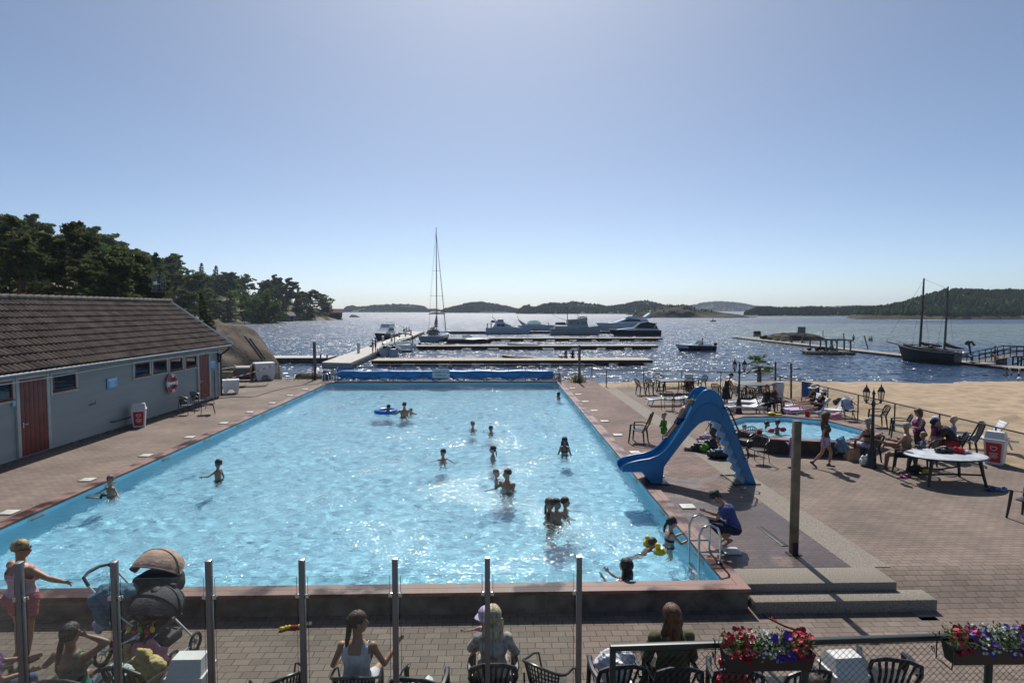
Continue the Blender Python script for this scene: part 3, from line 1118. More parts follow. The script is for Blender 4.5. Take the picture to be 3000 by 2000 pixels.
# signs on the wall
def sign(label,xa,xb,yt,yb,lines):
 y0,y1=onwall(xa,300)[0],onwall(xb,300)[0]
 zt,zb=onwall((xa+xb)/2,yt)[1],onwall((xa+xb)/2,yb)[1]
 cy,cz,w,h=(y0+y1)/2,(zt+zb)/2,y1-y0,zt-zb
 t=thing('wall_sign',label,'sign',(WX+0.05,cy,cz),0,'blue signs on the bathhouse')
 mb=MB()
 mb.box((0,0,0),(0.012,w,h),0.003)
 mb.build('panel',M_SIGN,t)
 mb=MB()
 for k in range(lines):
  ww=w*(0.78 if k==0 else 0.35+0.4*((k*37)%10)/10)
  mb.box((0.008,0,h*(0.32-0.62*k/max(1,lines-1))),(0.004,ww,h*(0.10 if k==0 else 0.045)))
 mb.build('text_lines',M_WLET,t)
sign('blue notice with white lines, alone in the middle of the bathhouse wall',976,1072,332,430,6)
sign('small blue notice low beside the nearer red bathhouse door',95,136,548,600,4)
sign('blue notice by the bathhouse corner next to the narrow red door',1928,1978,175,246,4)
mb=MB()
y_=onwall(1965,300)[0]
mb.path([(WX+0.06,y_,1.5),(WX+0.06,y_,0.05)],0.018,6)
tag(mb.build('water_pipe',M_BLACK),'thin black pipe running down below the corner notice','pipe')
mb=MB()
y_,z_=onwall(2000,150)
for k in range(4):
 a=[(WX+0.08+0.02*k,y_+0.15*math.cos(q),z_+0.22*math.sin(q)) for q in np.linspace(0,2*PI,14,endpoint=False)]
 mb.path(a,0.018,6,closed=True)
mb.box((WX+0.05,y_,z_+0.2),(0.06,0.1,0.06))
tag(mb.build('hose_coil',M_BLACK),'coiled black hose hanging at the bathhouse corner','hose')
# lifebuoy
y_,z_=onwall(1560,385)
t=thing('lifebuoy','red and white lifebuoy hanging on the grey bathhouse wall','lifebuoy',(WX+0.12,y_,z_))
M_BUOY=mat('buoy_red',(0.62,0.06,0.03),0.5)
mb=MB()
for q0 in range(4):
 a=np.linspace(q0*PI/2+0.3,q0*PI/2+PI/2-0.3,8)
 mb.path([(0,0.33*math.cos(q),0.33*math.sin(q)) for q in a],0.075,10,cap=False)
mb.build('ring',M_BUOY,t)
for q0 in range(4):
 mb=MB()
 a=np.linspace(q0*PI/2-0.3,q0*PI/2+0.3,8)
 mb.path([(0,0.33*math.cos(q),0.33*math.sin(q)) for q in a],0.077,10,cap=False)
 mb.build('white_band',M_WHITE,t)
mb=MB()
mb.path([(0.02,0.43*math.cos(q),0.43*math.sin(q)) for q in np.linspace(0,2*PI,24,endpoint=False)],0.01,5,closed=True)
mb.build('grab_line',M_WHITE,t)
mb=MB()
mb.box((0.0,0,0.0),(0.03,0.5,0.12),0.005)
mb.build('holder',M_WHITE,t)
# grid aerial on a mast by the ridge
p=PX(505,880,-17.35)
t=thing('grid_aerial','slatted aerial dish on a thin mast above the bathhouse ridge','aerial',(-17.35,p.y-1.2,4.3))
mb=MB()
mb.path([(0,0,0),(0,0,2.2)],0.025,8)
mb.build('mast',M_DARK,t)
mb=MB()
for k in range(13):
 z=1.15+0.075*k
 s_=(k-6)/6
 mb.path([(0.34*q,0.08-0.10*q*q-0.12*s_*s_,z) for q in np.linspace(-1,1,7)],0.012,5)
for q in (-1,-0.45,0,0.45,1):
 mb.path([(0.34*q,0.085-0.10*q*q-0.12*((k-6)/6)**2,1.15+0.075*k) for k in range(13)],0.012,5)
mb.build('grid_reflector',mat('aerial_grey',(0.3,0.31,0.32),0.4,metal=0.6),t)
mb=MB()
mb.path([(0,0.06,1.55),(0.02,-0.4,1.6)],0.016,6)
mb.box((0.02,-0.42,1.6),(0.16,0.06,0.16),0.02)
mb.build('feed_horn',M_WHITE,t)
# white pool lids along both edges
tl=None
ORD=['first','second','third','fourth','fifth','sixth','seventh','eighth','ninth','tenth']
M_LID=mat('lid_white',(0.55,0.53,0.48),0.55,0.08,8)
for side,x in (('bathhouse',PX0-0.62),('slide',PX1+0.62)):
 for k,y in enumerate(LIDY):
  lab='white square lid at the %s side of the pool, %s from the roller end'%(side,ORD[9-k])
  if side=='slide' and k==0:
   lab='white square lid under the feet of the crouching woman in blue'
  mb=MB()
  mb.box((0,0,0.015),(0.32,0.30,0.03),0.006)
  mb.box((0,0,0.032),(0.05,0.015,0.006))
  o=mb.build('deck_plate',M_LID,loc=(x,y,0.0))
  o.rotation_euler=(0,0,rnd.uniform(-0.04,0.04))
  tag(o,lab,'lid','white lids along the pool edge')
  # waste bins with a swing lid
M_BIN=mat('bin_white',(0.66,0.65,0.62),0.5,0.08,5)
M_LBL=mat('label_red',(0.50,0.02,0.03),0.45,0.1,4)
def bin_(label,loc,rz,lab=True,s=1.0):
 t=thing('waste_bin',label,'waste bin',loc,rz,'white swing-lid bins')
 t.scale=(s,s,s)
 mb=MB()
 a=[(-.19,-.17),(.19,-.17),(.19,.17),(-.19,.17)]
 b_=[(-.24,-.21),(.24,-.21),(.24,.21),(-.24,.21)]
 mb.add([(x,y,0.01) for x,y in a]+[(x,y,0.68) for x,y in b_],[(0,1,2,3),(0,1,5,4),(1,2,6,5),(2,3,7,6),(3,0,4,7),(4,5,6,7)])
 mb.build('body',M_BIN,t,smooth=0)
 mb=MB()
 mb.box((0,0,0.70),(0.52,0.46,0.05),0.015)
 mb.add([(-.235,-.205,.72),(.235,-.205,.72),(.235,.205,.72),(-.235,.205,.72),(-.2,-.11,.92),(.2,-.11,.92),(.2,.11,.92),(-.2,.11,.92)],[(0,1,5,4),(2,3,7,6),(3,0,4,7),(1,2,6,5),(4,5,6,7)])
 mb.build('swing_lid',M_BIN,t,smooth=0)
 if lab:
  mb=MB()
  mb.add([(-.15,-.181,.08),(.15,-.181,.08),(.18,-.217,.62),(-.18,-.217,.62)],[(0,1,2,3)])
  l_=mb.build('red_label',M_LBL,t,smooth=0)
  mb=MB()
  q=0.0665
  mb.M=Matrix.Translation((0,-.1765,.0))@Matrix.Rotation(0,4,'X')
  for i,(w,z) in enumerate(((0.20,.33),(0.16,.29),(0.20,.25),(0.13,.21))):
   yy=-(z-.08)*q-0.008
   mb.box((0,yy,z),(w,.004,.014))
  c=[(0.075*math.sin(a)**3*1.0,0.06*math.cos(a)-0.024*math.cos(2*a)-0.01*math.cos(3*a)) for a in np.linspace(0,2*PI,20,endpoint=False)]
  pts=[(x,-(z+.47-.08)*q-.012,z+.47) for x,z in c]
  mb.path(pts,0.009,4,closed=True)
  mb.build('label_print',M_WLET,l_)
 return t
p=G(370,1253,0)
bin_('white swing-lid bin with a red label against the bathhouse wall',(WX+0.42,p.y+0.2,0),R(25))
mb=MB()
y0=onwall(1000,735)[0]
mb.path([(WX+0.08,y0,0.42),(WX+0.2,y0+0.05,0.42),(WX+0.22,y0+1.0,0.42)],0.025,7)
tag(mb.build('wall_bracket',M_BLACK),'black pipe bracket low on the bathhouse wall beside the bin','bracket')
y_,z_=onwall(845,575)
mb=MB()
mb.box((WX+0.06,y_,z_),(0.05,0.26,0.02))
mb.path([(WX+0.06,y_+0.1,z_),(WX+0.1,y_+0.1,z_+0.1)],0.01,5)
tag(mb.build('wall_tap',M_BLACK),'small black tap sticking out of the boarded wall between window and bin','tap')
# ============================================================ TREES OF THE LEFT SHORE
M_BARK=mat('pine_bark',(0.16,0.095,0.06),0.9,0.4,8,0.6,20)
M_BARKG=mat('grey_bark',(0.15,0.13,0.11),0.9,0.3,8,0.6,20)
M_PINE=leafmat('pine_needles',(0.062,0.085,0.032),(0.15,0.168,0.062),0.9,0.46)
M_SPRUCE=leafmat('spruce_needles',(0.05,0.068,0.032),(0.12,0.145,0.06),0.9,0.45)
M_BROAD=leafmat('broad_leaves',(0.055,0.095,0.022),(0.13,0.19,0.045),0.8,0.42)
M_HEATH=leafmat('heath_leaves',(0.045,0.05,0.02),(0.12,0.115,0.045),0.8,0.3)
def leafcloud(rs,C,Rr,per,size):
 """small bent leaf faces filling flattened clumps; C: centres, Rr: radii"""
 N=len(C)*per
 d=rs.normal(size=(N,3))
 d/=np.linalg.norm(d,axis=1)[:,None]
 rad=rs.uniform(0.25,1.0,N)**0.55
 c=np.repeat(C,per,0)+d*rad[:,None]*np.repeat(Rr,per,0)
 a=rs.normal(size=(N,3))
 a[:,2]*=0.6
 a/=np.linalg.norm(a,axis=1)[:,None]
 b=np.cross(a,rs.normal(size=(N,3)))
 b/=np.linalg.norm(b,axis=1)[:,None]
 s=size*rs.uniform(0.6,1.35,N)[:,None]
 V=np.stack([c-a*s-b*s*0.4,c+a*s*0.9-b*s*0.45,c+a*s+b*s*0.4,c-a*s*0.8+b*s*0.5],1)
 return V.reshape(-1,3),np.arange(N*4).reshape(-1,4)
def tree_proto(kind,seed,H):
 rs=np.random.RandomState(seed)
 mbt=MB()
 C,Rr=[],[]
 bend=rs.uniform(-0.06,0.06,2)
 def at(t):
  return Vector((bend[0]*H*t*t+0.02*H*math.sin(5*t),bend[1]*H*t*t,H*t))
 r0=0.017*H+0.04
 mbt.path([at(t) for t in (-0.04,0.1,0.3,0.5,0.7,0.85,0.96)],[r0*1.3,r0,r0*.85,r0*.7,r0*.5,r0*.3,r0*.12],8)
 if kind=='pine':
  for i in range(rs.randint(15,21)):
   t=rs.uniform(0.38,0.97)
   L=H*(0.30*(1.05-t)+0.13)*rs.uniform(0.6,1.25)
   a=rs.uniform(0,2*PI)
   up=rs.uniform(-0.1,0.45)
   p0=at(t)
   pts=[p0+Vector((math.cos(a+0.3*q),math.sin(a+0.3*q),up*q))*L*q for q in (0,0.35,0.7,1.0)]
   mbt.path(pts,[r0*.35*(1.1-t*.6),r0*.25,r0*.15,r0*.06],5)
   for q in (0.5,0.75,1.0,1.08):
    c=p0+Vector((math.cos(a+0.3*q),math.sin(a+0.3*q),up*q))*L*q
    for _ in range(2):
     C.append(np.array(c)+rs.normal(size=3)*(0.045*H,0.045*H,0.02*H)+(0,0,0.02*H))
     w=rs.uniform(0.035,0.075)*H
     Rr.append((w,w,w*0.5))
  C.append(np.array(at(0.97)))
  Rr.append((0.06*H,0.06*H,0.04*H))
  per,size=34,0.022*H
 elif kind=='spruce':
  for i in range(16):
   t=0.1+0.87*i/15
   L=H*0.2*(1.04-t)**0.8
   n=max(3,int(8*(1.1-t)))
   for j in range(n):
    a=2*PI*(j+rs.uniform(-.3,.3))/n
    for q in (0.4,0.8,1.05):
     C.append(np.array(at(t))+np.array((math.cos(a)*L*q,math.sin(a)*L*q,-0.25*L*q+rs.uniform(-.02,.02)*H)))
     w=0.035*H*(1.2-t)
     Rr.append((w,w,w*0.6))
  per,size=12,0.02*H
 else:
  for i in range(rs.randint(12,17)):
   t=rs.uniform(0.25,0.85)
   L=H*rs.uniform(0.15,0.36)
   a=rs.uniform(0,2*PI)
   up=rs.uniform(0.2,1.0)
   p0=at(t*0.8)
   mbt.path([p0,p0+Vector((math.cos(a)*L*.5,math.sin(a)*L*.5,up*L*.45)),p0+Vector((math.cos(a)*L,math.sin(a)*L,up*L))],[r0*.35,r0*.2,r0*.05],5)
   for q in (0.55,0.85,1.1):
    for _ in range(2):
     C.append(np.array(p0+Vector((math.cos(a)*L*q,math.sin(a)*L*q,up*L*q)))+rs.normal(size=3)*0.04*H)
     w=rs.uniform(0.05,0.1)*H
     Rr.append((w,w,w*0.75))
  per,size=34,0.022*H
 V,Fq=leafcloud(rs,np.array(C),np.array(Rr),per,size)
 return mbt,V,Fq
PROT={}
for kind,m_,n_,H in (('pine',M_PINE,5,11.0),('spruce',M_SPRUCE,2,11.0),('broad',M_BROAD,3,9.0)):
 for k in range(n_):
  PROT[kind,k]=tree_proto(kind,100+k*7+len(kind),H)+(m_,H)
NAMES={'pine':'pine_tree','spruce':'spruce_tree','broad':'broadleaf_tree'}
made={}
def tree(kind,k,loc,h,label,group=None,rz=None):
 mbt,V,Fq,m_,H=PROT[kind,k]
 s=h/H
 if (kind,k) not in made:
  t=thing(NAMES[kind],label,'tree',loc,0,group)
  a=mbt.build('trunk',M_BARK if kind!='broad' else M_BARKG,t)
  b=npmesh('crown',V,Fq,m_,smooth=False,parent=t)
  made[kind,k]=t
  KIDS[t.name]=[a,b]
  t.scale=(s,s,s)
  t.rotation_euler=(0,0,rnd.uniform(0,6.28) if rz is None else rz)
  return t
 src=made[kind,k]
 return dup(src,loc,rnd.uniform(0,6.28) if rz is None else rz,label,group,(s*rnd.uniform(0.9,1.15),s*rnd.uniform(0.9,1.15),s))
def on_land(u,y):
 p=PY(u,900,y)
 return p.x,y,float(landz(np.array([p.x]),np.array([y]))[0])
 # the trees one can tell apart
def solo(kind,k,u,y,vtop,label,rz):
 x,yy,z=on_land(u,y)
 h=PY(u,vtop,y).z-z
 tree(kind,k,(x,yy,z-0.15),max(2.0,h),label,None,rz)
solo('pine',0,60,62,640,'tall broad-crowned pine above the middle of the bathhouse roof at the edge of the view',0.5)
solo('pine',3,190,66,668,'slender wind-bent pine standing out against the sky next to the broad-crowned pine',2.2)
solo('pine',1,345,64,735,'dark pine with a bare forked trunk behind the roof ridge',1.0)
solo('pine',2,425,70,745,'rounded pine just beside the slatted aerial',4.0)
x,y,z=PX(620,955,-22.4)
tree('spruce',0,(-22.6,47.2,2.6),3.3,'small young conifer growing on top of the rounded boulder',None,1.0)
solo('broad',0,770,262,850,'bright green leafy tree in front of the dark pines on the shore',0.4)
solo('broad',1,735,268,838,'paler green leafy tree on the shore wood, second in from the bright one',2.0)
# the wood on the hillside
rs=np.random.RandomState(11)
spots=[]
tries=0
while len(spots)<285 and tries<20000:
 tries+=1
 y=rs.choice([rs.uniform(58,120),rs.uniform(110,240),rs.uniform(230,360),rs.uniform(318,362)],p=[0.15,0.20,0.43,0.22])
 u=rs.uniform(-40,1015)
 x=PY(u,900,y).x
 s=float(inland(np.array([x]),np.array([y]))[0])
 if s<1.6 or x>-20.5:
  continue
 if y<100 and s<7:
  continue
 md=3.2 if y<120 else 3.3
 if any((x-a)**2+(y-b)**2<md*md for a,b,*_ in spots):
  continue
 spots.append((x,y,s,u))
for x,y,s,u in spots:
 z=float(landz(np.array([x]),np.array([y]))[0])
 q=rs.uniform()
 kind='pine' if q<0.58 else ('spruce' if q<0.84 else 'broad')
 if kind=='broad' and y<100:
  kind='pine'
 k=rs.randint({'pine':5,'spruce':2,'broad':3}[kind])
 if y<120:
  h=rs.uniform(4.0,7.5) if u<330 else rs.uniform(6,9.5)
 else:
  h=rs.uniform(10.5,17.5)*np.interp(y,[120,200,320,345,362],[0.75,1,0.95,0.75,0.6])
 lab={'pine':'dark green pine among the many pines on the wooded shore','spruce':'dark narrow spruce among the pines of the wooded shore','broad':'light green leafy tree among the pines of the wooded shore'}[kind]
 tree(kind,k,(x,y,z-0.3),h,lab,'trees of the wooded shore')
 # heather, juniper and scrub between them
N=5200
C=[]
while len(C)<N:
 y=rs.choice([rs.uniform(40,110),rs.uniform(100,360)],p=[0.6,0.4])
 u=rs.uniform(-60,1000)
 x=PY(u,900,y).x
 if x>-21:
  continue
 C.append((x,y))
C=np.array(C)
s=inland(C[:,0],C[:,1])
ok=(s>3)&(fbm(C[:,0],C[:,1],77,9,3)>-0.06)
C=C[ok]
Z=landz(C[:,0],C[:,1])
w=rs.uniform(0.35,1.0,len(C))*np.interp(C[:,1],[40,100,300],[0.8,1.5,2.6])
V,Fq=leafcloud(rs,np.stack([C[:,0],C[:,1],Z+w*0.25],-1),np.stack([w,w,w*0.7],-1),26,0.22)
struct(npmesh('heath_scrub',V,Fq,M_HEATH,smooth=False),'stuff')
# boathouses on the far point
def boathouse(label,u,v,y,w,d,h,wallm,roofm,rz):
 p=PY(u,v,y)
 z=max(SEA+0.4,float(landz(np.array([p.x]),np.array([p.y]))[0]))
 t=thing('boathouse',label,'boathouse',(p.x,p.y,z-0.3),rz)
 mb=MB()
 mb.box((0,0,h/2),(w,d,h))
 mb.add([(-w/2,-d/2,h),(-w/2,d/2,h),(-w/2,0,h+d*.38)],[(0,1,2)])
 mb.add([(w/2,-d/2,h),(w/2,d/2,h),(w/2,0,h+d*.38)],[(0,1,2)])
 mb.build('wall',wallm,t,smooth=0)
 mb=MB()
 e=0.4
 for s_ in (-1,1):
  mb.add([(-w/2-e,0,h+d*.4),(w/2+e,0,h+d*.4),(w/2+e,s_*(d/2+e),h-e*.7),(-w/2-e,s_*(d/2+e),h-e*.7),(-w/2-e,0,h+d*.4+.2),(w/2+e,0,h+d*.4+.2),(w/2+e,s_*(d/2+e),h-e*.7+.2),(-w/2-e,s_*(d/2+e),h-e*.7+.2)],[(0,1,2,3),(4,5,6,7),(0,1,5,4),(2,3,7,6),(1,2,6,5),(0,3,7,4)])
 mb.build('roof',roofm,t,smooth=0)
 mb=MB()
 mb.box((w*.1,-d/2-0.03,h*.45),(w*.25,0.1,h*.8))
 mb.build('door',M_DARK,t)
M_BH=mat('dark_brown_boards',(0.09,0.05,0.035),0.8,0.25,2)
boathouse('brown boathouse with a red-brown roof on the tip of the wooded shore',985,935,350,6.5,5,3.0,M_BH,mat('rusty_roof',(0.17,0.09,0.065),0.8),0.3)
boathouse('small dark boathouse half hidden beside the brown one',957,934,356,5,5,3.0,M_BH,M_BH,0.5)
boathouse('grey shed under the trees of the wooded shore',846,925,300,4.5,4,2.8,mat('grey_boards',(0.19,0.17,0.15),0.85),mat('grey_roof',(0.16,0.15,0.145),0.8),0.9)
p=PY(1845*1.0+0,920,345)
for u,v,y,lab in ((2677,925,372,'white house with a low roof at the foot of the wooded hill across the water'),(2460,905,560,'small pale cabin on the low green coast across the water'),(2530,904,565,'pale cabin on the low coast, nearer the wooded hill')):
 boathouse(lab,u,v,y,6,3.2,1.9,M_WHITE,mat('grey_roof',(0.16,0.15,0.145),0.8),0.1)
 # ============================================================ MARINA
M_HULL=mat('gelcoat_white',(0.62,0.63,0.64),0.25,0.05,3,coat=0.3)
M_HULLG=mat('gelcoat_grey',(0.33,0.36,0.40),0.3,0.08,3)
M_NAVY=mat('navy_stripe',(0.012,0.016,0.035),0.25)
M_TEAK=mat('teak_deck',(0.30,0.21,0.13),0.7,0.2,6)
M_BOATWIN=mat('boat_window',(0.015,0.02,0.025),0.08,spec=0.8)
M_CANVAS=mat('dark_canvas',(0.03,0.035,0.05),0.8)
M_ROPE=mat('rigging',(0.12,0.12,0.12),0.5)
M_PLANK=mat('dock_planks',(0.46,0.38,0.27),0.8,0.18,3)
M_DKWOOD=mat('dark_timber',(0.055,0.045,0.036),0.85,0.3,4,0.5,14)
M_WOOD=mat('weathered_timber',(0.17,0.14,0.11),0.85,0.3,5,0.5,16)
M_FLOAT=mat('float_concrete',(0.10,0.10,0.095),0.9,0.3,2)
M_WSCREEN=glassmat('windscreen',(0.55,0.68,0.66),0.12)
def hull_pts(L,beam,fb,draft,stern=0.8,rake=0.8,sheer=0.35,n=13,flare=1.12):
 P=np.zeros((n,9,3))
 for i in range(n):
  t=i/(n-1)
  b_=beam/2*(stern+(1-stern)*min(1,t*2.2))*(1-max(0,(t-0.45)/0.55)**2.1)
  b_=max(b_,0.012)
  zt=fb*(1+sheer*t*t)
  x=L*t
  kx=-0.25*L*max(0,t-0.75)**1.2
  row=[(0,-draft*(1-t**4)),(0.62*b_,-draft*0.55*(1-t**3)),(0.93*b_,fb*0.12),(b_*(1+(flare-1)*.6),fb*0.55),(b_*flare,zt)]
  for j,(yy,zz) in enumerate(row):
   f_=(zz+draft)/(zt+draft)
   xx=x+kx*(1-f_)+rake*(t**3)*f_
   P[i,4+j]=(xx,yy,zz)
   P[i,4-j]=(xx,-yy,zz)
 return P
def hull(t,L,beam,fb,draft,mats=None,name='hull',stripe=None,deckm=None,deck_z=0.0,**kw):
 P=hull_pts(L,beam,fb,draft,**kw)
 n=len(P)
 mb=MB()
 mb.grid(P)
 mb.add(P[0].tolist(),[tuple(range(9))])
 if stripe:
  for k in range(len(mb.f)):
   zz=np.mean([mb.v[i][2] for i in mb.f[k]])
   if fb*0.30<zz<fb*0.85:
    mb.mi[k]=1
 h=mb.build(name,mats if mats else [M_HULL],t,smooth=50)
 mb=MB()
 D=np.stack([P[:,0]*(1,0.94,1),P[:,8]*(1,0.94,1)],1)
 D[:,:,2]+=-0.03+deck_z
 mb.grid(D)
 mb.build('deck',deckm or M_HULL,t,smooth=0)
 mb=MB()
 for s_ in (0,8):
  mb.path([tuple(p) for p in P[:,s_]],0.035,5)
 mb.build('rub_rail',M_HULLG,h)
 return P
def rail(t,pts,h=0.55,r=0.016,mm=None,name='guard_rail'):
 mb=MB()
 mb.path([(x,y,z+h) for x,y,z in pts],r,5)
 for p in pts:
  mb.path([p,(p[0],p[1],p[2]+h)],r,5)
 return mb.build(name,mm or M_STEEL,t)
def part(t,name,mats,fn,smooth=40):
 mb=MB()
 fn(mb)
 return mb.build(name,mats,t,smooth=smooth)
def at_sea(u,v):
 p=G(u,v,SEA)
 return (p.x,p.y,SEA)
def length_px(u0,u1,y):
 return abs(u1-u0)*y/F
 # ---- pontoons
DZ=-0.72
def finger(label,vfront,u0,u1,w,dark=False,k=6,top=None):
 y=G(1500,vfront,DZ).y
 x0,x1=PY(u0,vfront,y).x,PY(u1,vfront,y).x
 t=thing('pontoon',label,'pontoon',((x0+x1)/2,y+w/2,DZ),0,'wooden pontoons of the marina')
 L=x1-x0
 part(t,'deck',top or M_PLANK,lambda mb:[mb.box((-L/2+(i+.5)*L/40,0,-0.03),(L/40-0.015,w,0.06)) for i in range(40)],0)
 part(t,'side_beam',M_DKWOOD,lambda mb:[mb.box((0,s*(w/2-0.05),-0.2),(L,0.1,0.28)) for s in (-1,1)],0)
 if not dark:
  for i in range(k):
   part(t,'float',M_FLOAT,lambda mb:mb.box((-L/2+L*(i+0.5+rnd.uniform(-.06,.06))/k,0,-0.6),(L/k*0.58,w*0.85,0.6),0.03))
 else:
  part(t,'float',M_FLOAT,lambda mb:mb.box((0,0,-0.55),(L,w,0.75),0.03))
 return y
yA=finger('pontoon nearest the pool, where the two girls sit',1055,1088,1912,3.2,k=8)
yB=finger('second pontoon out, with the white rowing boat moored to it',1013,1205,1928,2.6,k=9)
yC=finger('third pontoon out, just in front of the row of motor yachts',990.5,1287,1941,2.6,k=10)
yD=finger('outermost dark pontoon that the yachts lie against',971,1284,1800,2.4,dark=True,top=M_FLOAT)
# the white concrete quay they branch off from
a0,a1=G(946,1060,DZ),G(1029,1062,DZ)
b0,b1=G(1206,970,DZ),G(1243,970,DZ)
qs=thing('quay','long pale concrete quay running out from the pool to the sailing boat','quay',(0,0,0))
mb=MB()
pp=[(a0.x,a0.y-0.4),(a1.x,a1.y-0.4),(b1.x,b1.y),(b0.x,b0.y)]
mb.prism(pp,DZ-0.75,DZ)
mb.build('deck',M_CONC2,qs,smooth=0)
part(qs,'timber_fender',M_DKWOOD,lambda mb:[mb.path([(a1.x+0.06,a1.y-0.4,DZ-z),(b1.x+0.06,b1.y,DZ-z)],0.07,4) for z in (0.15,0.5)],0)
BOLL=((1050.5,1034,1.2),(1122,1010,1.2),(1147.5,1000,1.2),(1170,992,1.1),(1188,985,1.0),(1204,980,1.0))
proto=None
BL=('white cylindrical bollard at the pool end of the quay','white bollard on the quay behind the couple standing there','white bollard beside the far motor boat with a black canopy frame','white bollard midway down the quay, level with the dark-hulled cabin boat','white bollard just short of the group sitting on the quay','white bollard furthest out on the quay beside the sailing boat')
for (u,v,h),lb in zip(BOLL,BL):
 p=G(u,v,DZ)
 t=thing('bollard',lb,'bollard',(p.x,p.y,DZ),0,'white bollards on the quay')
 part(t,'post',M_CONC2,lambda mb:mb.lathe([(0.17,0),(0.17,h),(0.15,h+0.04)],12))
 part(t,'cap',M_WHITE,lambda mb:mb.lathe([(0.2,h+0.04),(0.2,h+0.09),(0.05,h+0.13)],12))
p0,p1=G(733,1046,DZ),G(1010,1049,DZ)
t=thing('landing_stage','pale landing stage between the grey boulder and the concrete quay','pontoon',((p0.x+p1.x)/2,p0.y,DZ))
L=9.4
part(t,'deck',M_CONC2,lambda mb:[mb.box((-1.2-L/2+(i+.5)*L/24,0.6,-0.04),(L/24-0.012,3.4,0.08)) for i in range(24)],0)
part(t,'side',M_FLOAT,lambda mb:mb.box((-1.2,0.6,-0.36),(L,3.3,0.55),0.02))
part(t,'mooring_post',M_BLACK,lambda mb:[mb.box((x,-0.9,0.16),(0.14,0.14,0.4)) for x in (2.6,3.3)])
p0=G(708,1063,-0.55)
t=thing('boat_ramp','short pale ramp of planks leaning on the boulder above the landing stage','ramp',(p0.x,p0.y,-0.5),-0.12)
part(t,'planks',M_CONC2,lambda mb:[mb.box((-1.0+i*0.42,0.1,0.32+i*0.015),(0.4,1.8,0.07),0,(0,-0.05,0)) for i in range(7)],0)
part(t,'support',M_DKWOOD,lambda mb:[mb.box((x,0,0.0),(0.14,1.7,0.55)) for x in (-0.8,0.2,1.2)],0)
p0=PY(763,1050,47)
mb=MB()
mb.box((0,0,0.9),(0.14,0.05,2.3),0.004,(0,-0.62,0))
mb.box((0.25,0.1,0.85),(0.14,0.05,2.0),0.004,(0,-0.62,0))
tag(mb.build('leaning_planks',M_WOOD,loc=(p0.x-0.5,p0.y,p0.z-0.1)),'two weathered planks propped against the boulder','planks')
# ---- boats
def boat(name,label,cat,loc,rz,grp=None):
 return thing(name,label,cat,loc,rz,grp)
def outboard(t,x,z,y=0.0,s=1.0,m_=None):
 part(t,'outboard_motor',m_ or M_CANVAS,lambda mb:(mb.box((x-0.18*s,y,z+0.28*s),(0.42*s,0.32*s,0.42*s),0.08*s),mb.box((x-0.16*s,y,z-0.25*s),(0.18*s,0.1*s,0.75*s),0.02)))
def screen(t,x,z,w,h,rake=0.5,ln=0.6):
 def f(mb):
  mb.add([(x,-w/2,z),(x,w/2,z),(x-rake,w/2*.82,z+h),(x-rake,-w/2*.82,z+h)],[(0,1,2,3)])
  for s in (-1,1):
   mb.add([(x,s*w/2,z),(x-ln-rake,s*w/2,z),(x-ln-rake,s*w/2*.86,z+h*.8),(x-rake,s*w/2*.82,z+h)],[(0,1,2,3)])
 part(t,'windscreen',M_WSCREEN,f,0)
 def g(mb):
  mb.path([(x-ln-rake,-w/2*.86,z+h*.8),(x-rake,-w/2*.82,z+h),(x-rake,w/2*.82,z+h),(x-ln-rake,w/2*.86,z+h*.8)],0.022,5)
  mb.path([(x,0,z),(x-rake,0,z+h)],0.02,5)
 part(t,'screen_frame',M_STEEL,g)
 # sailing boat at the quay head
x,y,z=at_sea(1254,1003)
t=boat('sailing_boat','white sailing boat with a tall bare mast moored stern-on at the quay head','sailing boat',(x,y,SEA),R(78))
hull(t,11.0,3.5,1.15,0.5,[M_HULLG,M_HULL],stern=0.92,rake=0.9,sheer=0.2)
part(t,'coachroof',M_HULL,lambda mb:mb.slab([(2.8,1.15),(3.2,1.55),(6.5,1.62),(8.2,1.32),(8.3,1.15)],1.05,0.8))
part(t,'sprayhood',M_CANVAS,lambda mb:mb.slab([(2.4,1.5),(2.6,2.1),(3.3,2.2),(4.1,1.6)],1.15,0.85))
mz=PY(1240,664,y+4.2).z-SEA
part(t,'mast',M_ROPE,lambda mb:mb.path([(5.2,0,1.2),(5.2,0,mz*.6),(5.2,0,mz)],[0.10,0.09,0.055],8))
part(t,'forestay',M_ROPE,lambda mb:mb.path([(11.2,0,1.4),(5.3,0,mz*.93)],[0.075,0.03],6))
part(t,'boom',M_ROPE,lambda mb:mb.path([(5.2,0,2.2),(1.2,0,2.35)],0.08,8))
part(t,'furled_sail',mat('sail_grey',(0.30,0.29,0.28),0.8,0.3,3,0.5,6),lambda mb:mb.path([(5.1,0,4.6),(5.0,0.05,3.6),(4.6,0,2.9),(3.6,0.04,2.6),(1.4,0,2.5)],[0.14,0.3,0.34,0.22,0.08],9))
part(t,'spreader',M_ROPE,lambda mb:[mb.path([(5.2,-w,h),(5.2,w,h)],0.025,5) for w,h in ((1.25,mz*.40),(0.8,mz*.62))])
def f(mb):
 for s in (-1,1):
  mb.path([(5.0,s*1.6,1.2),(5.2,s*1.25,mz*.4),(5.2,s*0.8,mz*.62),(5.2,0,mz*.97)],0.012,4)
 mb.path([(0.2,0,1.2),(5.2,0,mz)],0.012,4)
part(t,'shrouds',M_ROPE,f)
rail(t,[(0.1,-1.5,1.15),(0.1,1.5,1.15)],0.7)
rail(t,[(0.1,1.55,1.15),(3,1.75,1.2),(6,1.6,1.25),(9,0.9,1.3)],0.55)
rail(t,[(0.1,-1.55,1.15),(3,-1.75,1.2),(6,-1.6,1.25),(9,-0.9,1.3)],0.55)
